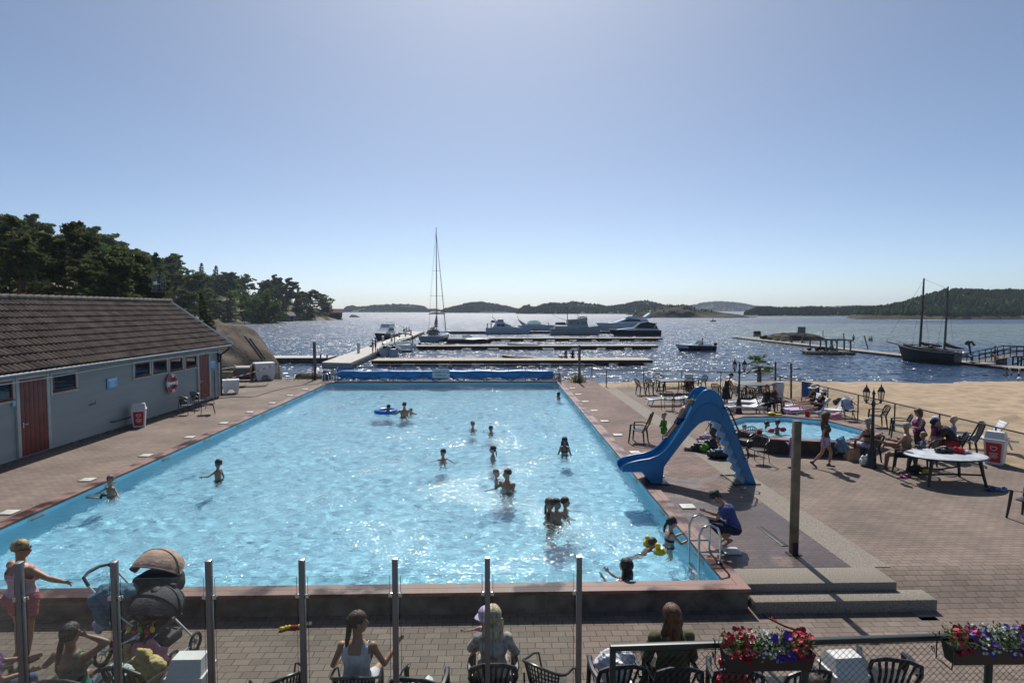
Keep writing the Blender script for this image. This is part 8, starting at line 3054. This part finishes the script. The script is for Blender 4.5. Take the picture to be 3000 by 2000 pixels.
for k,(u,v,lab) in enumerate(((1184,975,'person in blue sitting on the outer part of the quay'),(1190,973,'person in a pale shirt sitting on the quay between two others'),(1198,974,'person in dark blue sitting furthest out on the quay'))):
 p=G(u,v,DZ)
 person(lab,(p.x,p.y,DZ),R(200+30*k),1.7,base=.3,lean=.2,skin='brown',hair=('short','dark'),legL=SIT[0],legR=SIT[1],clothes=(('top','shirt',.0,.3,(C_NAVY,clothm('grey_top',(.2,.2,.2)),C_NAVY)[k],.014),('shorts','bottom',.2,.4,C_BLK,.014)),group='people sitting on the quay')
def bather(label,u,vt,vw,h,rz=0,**kw):
 p=G(u,vw,SEA)
 return person(label,(p.x,p.y,SEA),rz,h,base=('top',PY(u,vt,p.y).z),**kw)
bather('bare-backed man standing in the sea beyond the blue pool cover',1318,1059,1083,1.75,R(10),skin='tan',hair=('short','dark'),face=False)
bather('swimmer whose head shows in the sea near the inner end of the nearest pontoon',1175,1059,1068,1.7,0,skin='tan',hair=('short','dark'),face=False)
bather('dark-haired bather standing in the shallows beyond the raft, nearest the signboard',2500,979,999,1.7,R(180),skin='brown',hair=('short','dark'),clothes=TRUNKS(C_BLK))
bather('bather in a pair standing in the shallows beyond the jetty, the left one',2548,985,998,1.65,R(150),skin='brown',hair=('short','dark'),fem=True)
bather('bather in a pair standing in the shallows beyond the jetty, the right one',2553.5,983.5,998,1.75,R(200),skin='brown',hair=('short','dark'))
p=G(2914,1047,-.25)
person('bare-chested person standing on the sloping gangway',(PY(2914,1045,60).x,60,PY(2914,1049,60).z),R(-90),1.25,skin='brown',hair=('short','dark'),clothes=TRUNKS(C_BLK))
person('person bending over below the gangway rail',(PY(2906,1060,59).x,58.6,SEA+.35),R(90),1.3,lean=1.1,skin='brown',hair=('short','dark'),clothes=TRUNKS(clothm('dull_red',(.2,.1,.09))))
for u,vf,vt,rz_,lab,sk in ((2962,1112,1077,R(60),'bare-chested boy running at the water edge, holding a float',C_NAVY),(2984,1111,1080,R(-60),'bare-chested boy in dark shorts running along the water edge',C_BLK)):
 p=G(u,vf,-1.25)
 person(lab,(p.x,p.y,-1.27),rz_,PY(u,vt,p.y).z+1.27,lean=.35,skin='fair',hair=('short','pale'),armL=((-.4,.5,-.7),(-.2,.9,.2)),armR=((.5,-.3,-.7),(.3,.6,-.6)),clothes=TRUNKS(sk),group='boys at the water edge',**WALK)
p=G(2951,1107,-1.25)
person('child crouching in the shallow water behind the running boys',(p.x,p.y,-1.28),R(80),1.15,lean=.5,base='feet',skin='brown',hair=('short','brown'),legL=((-.2,.9,.1),(0,-.6,-.8)),legR=((.2,.9,.1),(0,-.6,-.8)),clothes=TRUNKS(C_BLK))
p=G(2986,1113,-1.25)
mb=MB();mb.ball((0,0,.12),.16,10,7)
tag(mb.build('beach_ball',M_WHITE,loc=(p.x,p.y,-1.28)),'small white ball at the water edge beside the running boys','ball')
for u,v,rz_,lab in ((2320,1004,R(120),'person in red sitting on the low jetty near the crates'),(2349,1005,R(200),'bare-chested person sitting on the low jetty near the raft')):
 p=G(u,v,SEA+.25)
 person(lab,(p.x,p.y,SEA+.25),rz_,1.6,base=.1,lean=.3,skin='brown',hair=('short','dark'),legL=((-.1,.9,.4),(0,.3,-.9)),legR=((.1,.9,.4),(0,.3,-.9)),clothes=(('top','shirt',0,.2,C_RED if u<2330 else SKIN['brown'],.012),('shorts','bottom',.2,.3,C_NAVY,.014)),group='people sitting on the low jetty')
q=RUNBOAT.matrix_world if False else None
bx,by=RUNBOAT.location.x,RUNBOAT.location.y
person('bare-chested man steering the motor boat under way',(PY(2058,1000,by).x,by,SEA),R(90),1.6,base=.95,skin='dark',hair=('short','dark'),legL=SIT[0],legR=SIT[1],armL=((-.2,.7,-.6),(0,.9,.1)),armR=((.2,.7,-.6),(0,.9,.1)),clothes=TRUNKS(C_BLK))
# ============================================================ FOREGROUND TERRACE
M_GLASS=glassmat('fence_glass',(.93,.965,.955),.09,.01)
M_POSTG=mat('anodised_post',(.20,.185,.175),.4,.06,6,metal=.7)
FY=5.8
pu=[55,334,611,884,1157,1428,1697]
pxs=[PY(u,1640,FY).x for u in pu]
t=thing('glass_fence','glass wind screen of clear panes between square metal posts along the terrace','fence',(0,0,0))
zt=PY(1428,1632,FY).z
zg,zc=PY(1428,1681,FY).z,PY(1428,1737,FY).z
for x in pxs+[pxs[0]-.9]:
 mb=MB()
 mb.box((x,FY,(zt+LOW)/2),(.052,.06,zt-LOW-.012),.004)
 o=mb.build('post',M_POSTG,t)
 mb=MB();mb.box((x,FY,zt),(.056,.064,.012),.002);mb.build('cap',M_ALU,o)
 for z in (zc,.35):
  for s in (-1,1):
   if x==pxs[-1] and s>0:
    continue
   mb=MB();mb.box((x+s*.046,FY,z),(.042,.035,.045),.004);mb.build('clamp',M_STEEL,o)
for i in range(-1,len(pxs)-1):
 a=pxs[i] if i>=0 else pxs[0]-.9
 b_=pxs[i+1]
 mb=MB()
 mb.box(((a+b_)/2,FY,(zg+.15)/2),(b_-a-.105,.008,zg-.15))
 o=mb.build('glass_pane',M_GLASS,t)
 mb=MB()
 mb.path([(a+.053,FY,.15),(a+.053,FY,zg),(b_-.053,FY,zg),(b_-.053,FY,.15)],.0028,4)
 mb.build('edge',mat('glass_edge',(.10,.17,.15),.2),o)
 # green fence with flower boxes
r0,r1=PY(1787,1896,5.6),PY(3150,1868,5.74)
r1.z=r0.z
t=thing('mesh_railing','dark green railing with chain-link mesh carrying two flower boxes','fence',(0,0,0))
part(t,'top_rail',M_FENCE,lambda mb:mb.box(((r0.x+r1.x)/2,(r0.y+r1.y)/2,r0.z),(r1.x-r0.x,.055,.055),.004,(0,0,math.atan2(r1.y-r0.y,r1.x-r0.x))),30)
for u in (1787,2369,2927):
 q=(PY(u,1900,5.6).x-r0.x)/(r1.x-r0.x)
 p=r0.lerp(r1,q)
 part(t,'fence_post',M_FENCE,lambda mb:mb.box((p.x+(.027 if u==1787 else 0),p.y,(p.z-.03+LOW)/2),(.055,.05,p.z-.03-LOW),.004),30)
wires('chain_link_mesh',[((r0.x+.05,r0.y),(r1.x,r1.y))],r0.z-1.75,r0.z-.035,.07,.0026,M_WIRE,t)
part(t,'tension_wire',M_WIRE,lambda mb:mb.path([(r0.x+.05,r0.y,r0.z-.05),(r1.x,r1.y,r0.z-.05)],.004,4))
M_PR,M_PW,M_PP=clothm('petal_red',(.42,.008,.03),None,20,.6),clothm('petal_white',(.80,.80,.76),None,20,.6),clothm('petal_purple',(.09,.025,.30),None,20,.6)
M_FLF=leafmat('flower_leaf',(.05,.10,.025),(.12,.18,.05),6,.35)
def flower_box(label,u0,u1,vt,seed,order):
 a,b_=PY(u0,vt,5.45),PY(u1,vt,5.47)
 L=b_.x-a.x
 t=thing('flower_box',label,'flower box',((a.x+b_.x)/2,5.46,a.z),0,'flower boxes on the mesh railing')
 def f(mb):
  for s,w0,w1,z0,z1 in ((1,.065,.1,-.17,0),(-1,.055,.09,-.16,-.002)):
   vs=[(-L/2+.02,-w0,z0),(L/2-.02,-w0,z0),(L/2-.02,w0,z0),(-L/2+.02,w0,z0),(-L/2,-w1,z1),(L/2,-w1,z1),(L/2,w1,z1),(-L/2,w1,z1)]
   mb.add(vs,[(0,1,5,4),(1,2,6,5),(2,3,7,6),(3,0,4,7)]+([(0,1,2,3)]))
  mb.path([(-L/2,-.1,0),(L/2,-.1,0),(L/2,.1,0),(-L/2,.1,0)],.008,5,closed=True)
 part(t,'trough',M_BLACKP,f,0)
 part(t,'soil',M_DARK,lambda mb:mb.box((0,0,-.03),(L*.96,.16,.02)),0)
 for x in (-L/2-.035,L/2+.035):
  part(t,'bracket',M_TUBE,lambda mb:(mb.path([(x,.16,.03),(x,.12,.035),(x,.10,-.02),(x,.1,-.19),(x,-.1,-.19),(x,-.12,-.02)],.007,5),mb.path([(x-.01,.13+.03*math.cos(q)*(1-q/12),-.12+.03*math.sin(q)*(1-q/12)) for q in np.linspace(0,9,18)],.005,4)))
 rs=np.random.RandomState(seed)
 V=[]
 for _ in range(900):
  b0=np.array((rs.uniform(-L/2,L/2),rs.normal()*.05,-.01))
  c=b0+np.array((rs.normal()*.02,rs.normal()*.05,rs.uniform(.01,.15)))
  d=rs.normal(size=3);d/=np.linalg.norm(d)
  e=np.cross(d,rs.normal(size=3));e/=np.linalg.norm(e)
  V+=[c-d*.022,c-e*.009,c+d*.022,c+e*.009]
 npmesh('foliage',np.array(V),np.arange(len(V)).reshape(-1,4),M_FLF,smooth=False,parent=t)
 for x0,x1,col,n,size,petals in order:
  mb=MB()
  for _ in range(n):
   c=Vector((rs.uniform(x0,x1)*L/2,rs.normal()*.055,rs.uniform(.02,.17) if rs.uniform()<.85 else rs.uniform(-.05,.02)))
   if c.z<.03:
    c.y=-.11
   nrm=Vector((rs.normal()*.5,-.7+rs.normal()*.4,.6+rs.uniform(0,.6))).normalized()
   x_=nrm.cross(Vector((0,0,1))).normalized()
   y_=nrm.cross(x_)
   k=petals
   vs,fs=[c-nrm*size*.25],[]
   for j in range(k*2):
    an=PI*j/k
    r_=size*(1 if j%2==0 else (.55 if k>6 else .8))*rs.uniform(.85,1.1)
    vs.append(c+x_*math.cos(an)*r_+y_*math.sin(an)*r_+nrm*size*.12*rs.uniform(-1,1))
   fs=[(0,1+j,1+(j+1)%(2*k)) for j in range(2*k)]
   mb.add(vs,fs)
  mb.build({'r':'red_petunia','w':'white_daisy','p':'purple_petunia'}[col],{'r':M_PR,'w':M_PW,'p':M_PP}[col],t,smooth=0)
flower_box('flower box with red, white and purple blooms in the middle of the mesh railing',2119,2372,1906,3,((-1,-.35,'r',34,.030,5),(-.5,.25,'w',70,.018,9),(.1,.55,'p',26,.033,5),(.45,1,'r',40,.030,5),(-.6,-.35,'r',12,.028,5)))
flower_box('flower box with red, purple and white blooms at the right end of the railing',2780,3050,1888,5,((-1,-.5,'r',36,.030,5),(-.55,.45,'w',80,.018,9),(-.6,-.2,'p',18,.033,5),(.2,.75,'p',34,.033,5),(.6,1,'r',30,.030,5)))
def at(u,y,z=LOW):
 return (PY(u,1900,y).x,y,z)
CH={}
for nm,u,y,rz_,kind,lab in (('c1',815,1985,38,'b','round-armed wicker chair standing empty between the white bin and the woman in the white top'),('c3',1235,1985,-8,'p','dark plastic armchair with a white towel on its seat between the two seated mothers'),('c2',1043,1978,0,'b','wicker chair under the woman in the white tank top'),('c4',1445,1943,0,'p','dark plastic armchair under the blond woman holding a toddler'),('c5',1605,1950,-38,'b','empty wicker chair beside the last glass-fence post'),('c6',1800,1948,4,'p','dark plastic armchair with a white bag, seen through the mesh railing'),('c7',1970,1955,-2,'p','dark plastic armchair under the woman in the olive shirt'),('c8',2150,1962,-12,'p','dark plastic armchair with a red bag behind the first flower box'),('c10',2320,1962,6,'p','empty dark plastic armchair half hidden by the first flower box'),('c9',2600,1932,-18,'p','empty dark plastic armchair alone behind the mesh between the two flower boxes'),('c11',225,1990,0,'p','dark plastic armchair under the woman with a hand on her head'),('c12',425,1955,-14,'p','dark plastic armchair with a yellow cloth in front of the pram')):
 p=at(u,G(u,y,LOW+.84).y+.32)
 CH[nm]=Vector(p)
 (bistro_chair if kind=='b' else plastic_chair)(lab,p,R(rz_),*(('chairs on the terrace',) if kind=='b' else (M_BLACKP,'chairs on the terrace')))
bin_('white swing-lid bin on the terrace beside the pram',at(557,7.0),0,False,.86)
bin_('white swing-lid bin behind the mesh railing between the two flower boxes',at(2472,6.85),R(4),False,.84)
q=CH['c6']
M_PLB=mat('plastic_bag_white',(.70,.71,.75),.45,.12,7,1.0,14)
heap('white_bag','crumpled white plastic bag on the chair beside the woman in the olive shirt','bag',(q.x,q.y-.02,LOW+.44),[(0,0,.17,.2,.17,.18),(.1,.02,.3,.14,.12,.12),(-.1,0,.26,.14,.12,.13),(.02,-.1,.2,.16,.1,.14)],M_PLB)
q=CH['c8']
heap('red_bag','glossy red quilted bag on the chair behind the first flower box','bag',(q.x-.05,q.y-.05,LOW+.44),[(0,0,.14,.17,.13,.15),(0,.02,.26,.14,.1,.1),(.12,0,.1,.1,.12,.1)],mat('red_vinyl',(.55,.012,.015),.25,.15,8,.9,30))
q=CH['c3']
heap('white_towel','white towel dropped on the seat between the two seated mothers','towel',(q.x,q.y,LOW+.44),[(0,0,.06,.19,.17,.07),(.08,.04,.09,.1,.12,.06)],M_PLB)
q=CH['c12']
heap('yellow_cloth','yellow and white patterned cloth over the chair in front of the pram','cloth',(q.x+.06,q.y-.05,LOW+.44),[(0,0,.14,.17,.13,.15),(.08,.02,.26,.1,.1,.1),(-.1,.05,.3,.1,.09,.12)],[clothm('yellow_print',(.50,.36,.04),(.42,.38,.26),14)])
heap('green_cloth','bright green cloth on the ground beside the chair of the blond woman','cloth',at(1330,7.0),[(0,0,.08,.2,.16,.09),(.1,.05,.14,.12,.1,.08),(-.12,0,.12,.1,.1,.1)],clothm('bright_green',(.18,.55,.05)))
a,b_=G(826,1846,LOW),G(908,1832,LOW)
t=thing('bead_toy','yellow and red jointed toy lying on the paving at the foot of the pool wall','toy',a+Vector((0,0,.03)))
for i in range(9):
 q=(b_-a)*(i/8)+Vector((0,.02*math.sin(i*1.1),0))
 part(t,'segment',C_RED if i in (3,4) else (M_PLB if i==8 else M_YEL),lambda mb:mb.ball(q,(.045 if i==0 else .034,.035,.03),10,7))
 # --- people on the terrace
PINK=clothm('light_pink',(.60,.34,.40))
person('blond woman in a pink tank top and coral shorts pushing the pram with one arm',at(72,8.33),R(-24),PY(92,1591,8.33).z-LOW,fem=True,bulk=1.42,skin='tan',hair=('short','blond'),head=(.75,-.1),extra=sunglasses,face=True,armL=((-.22,.0,-1),(-.02,.2,-1)),armR=((.93,.38,-.50),(.90,.48,-.30)),legL=((-.05,.1,-1),(0,-.1,-1)),legR=((.05,-.05,-1),(0,-.12,-1)),clothes=(('tank_top','tank',-.02,0,PINK,.016),('shorts','bottom',.24,.27,clothm('coral',(.46,.10,.13)),.022)),handgrip=1.1)
STR=clothm('green_strap',(.02,.20,.14))
q=CH['c11']
person('dark-haired woman in a green strap top sitting with one hand on her head',(q.x-.05,q.y,LOW),R(-4),1.66,fem=True,bulk=1.2,base=.43,lean=-.06,face=False,skin='brown',hair=('pony','dark'),head=(.1,-.1),legL=SIT[0],legR=SIT[1],armL=((-.75,.25,-.65),(.15,.95,.25)),armR=((.80,.15,.55),(-.93,-.18,.42)),clothes=(('strap_top','bra',0,1,STR,.009),('top_front','band',.15,.5,STR,.010),('shorts','bottom',.22,.35,clothm('jeans',(.07,.11,.20)),.016)))
m,n,l,b=nt('teal_stripes')
tc=n.new('ShaderNodeTexCoord');wv=n.new('ShaderNodeTexWave');wv.inputs['Scale'].default_value=9;wv.bands_direction='X'
rp=n.new('ShaderNodeValToRGB');rp.color_ramp.interpolation='CONSTANT'
rp.color_ramp.elements[0].color,rp.color_ramp.elements[1].color,rp.color_ramp.elements[1].position=c4((.05,.22,.26)),c4((.62,.68,.70)),.42
l.new(tc.outputs['Object'],wv.inputs[0]);l.new(wv.outputs['Fac'],rp.inputs[0]);l.new(rp.outputs[0],b.inputs['Base Color']);b.inputs['Roughness'].default_value=.9
cloth('striped_towel','teal and white striped towel beside the woman with a hand on her head',[(0,.35,-.02),(0,.28,.3),(0,.12,.46),(0,-.05,.44),(0,-.2,.25),(0,-.25,.1)],.36,m,loc=(q.x+.33,q.y+.12,LOW+.2),rz=R(-25),seed=7)
p=at(-45,6.75)
person('person in a purple top half out of view, seated below the woman with the pram',p,R(-50),1.68,fem=True,base=.44,skin='tan',hair=('short','brown'),legL=SIT[0],legR=SIT[1],armL=((-.2,.6,-.75),(.3,.95,-.05)),armR=((.2,.5,-.85),(-.1,1,-.02)),clothes=(('top','shirt',.0,.4,clothm('deep_purple',(.10,.03,.16)),.016),('jeans','bottom',.22,.95,MATS['cloth_jeans'],.016)))
plastic_chair('dark plastic armchair at the left edge under the person in purple',p,R(-50),M_BLACKP,'chairs on the terrace')
q=CH['c2']
person('woman with a brown ponytail in a white tank top, turning her head to the right',(q.x,q.y+.03,LOW),R(-3),1.74,fem=True,bulk=1.12,base=.43,lean=.12,skin='tan',hair=('pony','brown'),head=(1.15,-.02),legL=SIT[0],legR=SIT[1],armL=((-.42,.1,-.9),(.0,.95,-.3)),armR=((.42,.22,-.88),(.40,.80,.48)),clothes=(('tank_top','tank',-.03,0,C_WHITE,.018),('shorts','bottom',.2,.35,C_WHITE,.016)))
q=CH['c4']
FLOR=clothm('floral_white',(.52,.47,.43),(.16,.10,.11),11)
person('long-haired blond woman in a floral white blouse holding a toddler',(q.x,q.y+.03,LOW),R(0),1.62,fem=True,base=.43,bulk=1.12,lean=.1,face=False,skin='tan',hair=('vlong','pale'),head=(-.2,-.12),legL=SIT[0],legR=SIT[1],armL=((-.4,.55,-.7),(.3,.9,.25)),armR=((.38,.4,-.8),(-.4,.9,.2)),clothes=(('blouse','shirt',-.02,.55,FLOR,.028),('skirt','bottom',.24,.5,FLOR,.02)))
person('toddler in a white and lilac sun hat on the lap of the blond woman',(q.x-.10,q.y+.32,LOW),R(150),.86,base=('top',PY(1435,1782,q.y+.3).z),skin='fair',hair=('short','blond'),head=(.2,0),legL=SIT[0],legR=SIT[1],armL=((.1,.6,-.5),(.1,.8,-.2)),armR=((.9,.35,-.3),(.95,.2,-.2)),clothes=(('top','shirt',.0,.3,clothm('baby_pink',(.55,.36,.42)),.012),('nappy','bottom',.22,.2,C_WHITE,.018)),extra=hat(clothm('lilac_white',(.62,.58,.68),(.42,.30,.55),14),.055,1.12,False,'sun_hat'))
q=CH['c7']
OLV=clothm('olive_shirt',(.085,.082,.035),(.055,.05,.022),5)
person('woman with auburn hair in an olive shirt sitting with her back to us',(q.x,q.y+.03,LOW),R(2),1.74,fem=True,base=.45,bulk=1.22,lean=.04,face=False,skin='fair',hair=('long','auburn'),head=(-.25,0),legL=SIT[0],legR=SIT[1],armL=((-.3,.2,-.95),(.15,.95,-.2)),armR=((.3,.2,-.95),(-.15,.95,-.2)),clothes=(('shirt','shirt',-.06,.85,OLV,.026),('trousers','bottom',.24,.9,C_BLK,.016)))
p=at(2395,6.12)
person('person whose brown hair just shows above the lower edge behind the mesh railing',p,R(180),1.62,base=('top',PY(2385,1983,6.1).z),face=True,skin='tan',hair=('short','brown'),legL=SIT[0],legR=SIT[1],clothes=(('shirt','shirt',.0,.3,C_NAVY,.016),('shorts','bottom',.2,.4,C_BLK,.016)))
# --- the pram
sx0,sy0=PY(440,1900,8.3).x,8.32
t=thing('pram','double pram with a beige hood and a grey hood, hung with bags and toys','pram',(sx0,sy0,LOW),R(-8))
M_GREYF,M_BEI=clothm('pram_grey',(.075,.075,.08)),clothm('pram_beige',(.40,.29,.22))
def wheel(x,y,r):
 w=part(t,'wheel',M_BLACK,lambda mb:mb.path([(x,y+r*.9*math.cos(a),r+r*.9*math.sin(a)) for a in np.linspace(0,2*PI,22,endpoint=False)],r*.16,7,closed=True))
 part(w,'rim',M_ALU,lambda mb:([mb.path([(x,y,r),(x,y+r*.8*math.cos(a),r+r*.8*math.sin(a))],.008,4) for a in np.linspace(0,2*PI,6,endpoint=False)],mb.path([(x-.03,y,r),(x+.03,y,r)],.03,8)))
for x,y,r in ((-.52,.25,.17),(-.52,-.25,.17),(.52,.22,.13),(.52,-.25,.13)):
 wheel(x,y,r)
def f(mb):
 for y in (-.25,.25):
  mb.path([(-.52,y,.17),(-.1,y,.38),(.3,y,.52)],.016,6)
  mb.path([(.52,y,.13),(.2,y,.42),(-.4,y,.80),(-.72,y,1.12)],.016,6)
 for x,z in ((-.1,.38),(.2,.42),(-.52,.17),(.52,.13)):
  mb.path([(x,-.25,z),(x,.25,z)],.014,6)
part(t,'frame',M_ALU,f)
part(t,'handle',M_BLACK,lambda mb:mb.path([(-.70,-.25,1.1),(-.80,-.22,1.2),(-.84,-.1,1.22),(-.84,.1,1.22),(-.80,.22,1.2),(-.70,.25,1.1)],.022,8))
part(t,'basket',M_GREYF,lambda mb:mb.box((0,0,.28),(.7,.42,.16),.04))
part(t,'seat',M_GREYF,lambda mb:(mb.box((.15,-.12,.55),(.42,.36,.08),.03),mb.box((.12,.06,.78),(.42,.07,.5),.03,(-.25,0,0))))
def hood(nm,c,r,m_,tilt,ribs,sq=1.0):
 def f(mb):
  nn=15
  P=np.array([[(c[0]+r*.92*sq*math.cos(b__),c[1]+r*(math.sin(a+tilt))*math.sin(b__)**.8*(1+.02*(i%2)),c[2]+r*math.cos(a+tilt)*math.sin(b__)**.8*(1+.02*(i%2))) for b__ in np.linspace(0.02,PI-.02,17)] for i,a in enumerate(np.linspace(-.85,1.15,nn))])
  mb.grid(P)
  mb.grid(P*np.array((1,1,1))-np.array((0,.0,.012)))
 o=part(t,nm,m_,f,30)
 def g(mb):
  for a in np.linspace(-.85,1.15,ribs):
   mb.path([(c[0]+r*.94*sq*math.cos(b__),c[1]+r*1.02*math.sin(a+tilt)*math.sin(b__)**.8,c[2]+r*1.02*math.cos(a+tilt)*math.sin(b__)**.8) for b__ in np.linspace(0.02,PI-.02,15)],.010,5)
 part(o,'rib',M_BLACK if m_ is not M_BEI else M_BEI,g)
hood('grey_hood',(.14,-.06,.66),.38,M_GREYF,-.25,4)
hood('beige_hood',(-.1,.30,1.06),.35,M_BEI,-.05,3,1.05)
part(t,'carrycot',M_GREYF,lambda mb:mb.box((-.08,.30,.92),(.62,.42,.30),.09))
part(t,'bumper_bar',M_BLACK,lambda mb:mb.path([(.35,.02,.72),(.37,-.25,.70),(.15,-.36,.70),(-.08,-.25,.70),(-.06,.02,.72)],.018,7))
for i,(x,z,m_) in enumerate(((-.02,.60,M_YEL),(.06,.56,clothm('toy_pink',(.5,.06,.3))),(.14,.60,clothm('toy_green',(.2,.45,.03))),(.24,.58,C_RED),(.32,.62,M_YEL),(.1,.50,C_WHITE))):
 part(t,'hanging_toy',m_,lambda mb:(mb.ball((x,-.37,z),(.035,.025,.045),9,6),mb.path([(x,-.36,z),(x,-.35,.70)],.005,4)))
heap('teal_blanket','teal and lilac blankets hanging over the handle side of the pram','blanket',(sx0-.42,sy0-.2,LOW),[(0,0,.98,.26,.16,.12),(-.1,-.03,.82,.16,.09,.22),(.16,.05,1.02,.2,.14,.1),(-.12,-.05,.62,.10,.07,.16)],[clothm('teal',(.07,.17,.25)),MATS['cloth_teal'],MATS['cloth_teal'],clothm('lilac_pale',(.42,.40,.58))],R(-8))
heap('pink_jacket','pink jacket hanging from the front of the pram','jacket',(sx0+.26,sy0-.48,LOW),[(0,0,.26,.17,.08,.24),(-.12,.0,.34,.10,.07,.16),(.15,.02,.22,.08,.07,.2),(.02,-.02,.08,.14,.08,.1)],[clothm('jacket_pink',(.50,.22,.30))])
heap('yellow_beaker','pale yellow beaker bag hanging at the side of the pram','bag',(sx0-.05,sy0-.46,LOW),[(0,0,.30,.08,.06,.12),(.02,-.02,.42,.06,.05,.05)],clothm('pale_yellow',(.55,.45,.2)))
person('dark-haired small child sitting under the grey hood of the pram',(sx0+.16,sy0-.13,LOW),R(165),.95,base=.50,skin='brown',hair=('short','dark'),legL=((-.12,.9,-.3),(0,.2,-1)),legR=((.12,.9,-.3),(0,.2,-1)),armL=((-.15,.6,-.7),(.1,.9,-.1)),armR=((.15,.6,-.7),(-.1,.9,-.1)),clothes=(('top','shirt',.0,.5,clothm('dark_red_top',(.12,.02,.03)),.012),('trousers','bottom',.2,.9,C_NAVY,.012)))
# ------------------------------------------------------------ sea air
mb=MB()
mb.box((0,1490,30),(6000,3020,72))
hz=mb.build('haze',[],None,smooth=0)
struct(hz,'stuff')
m=bpy.data.materials.new('haze_air')
m.use_nodes=True
m.node_tree.nodes.clear()
vo=m.node_tree.nodes.new('ShaderNodeVolumePrincipled')
vo.inputs['Color'].default_value=(0.66,0.80,1.0,1)
vo.inputs['Density'].default_value=0.00015
vo.inputs['Anisotropy'].default_value=0.35
mo=m.node_tree.nodes.new('ShaderNodeOutputMaterial')
m.node_tree.links.new(vo.outputs[0],mo.inputs['Volume'])
hz.data.materials.append(m)
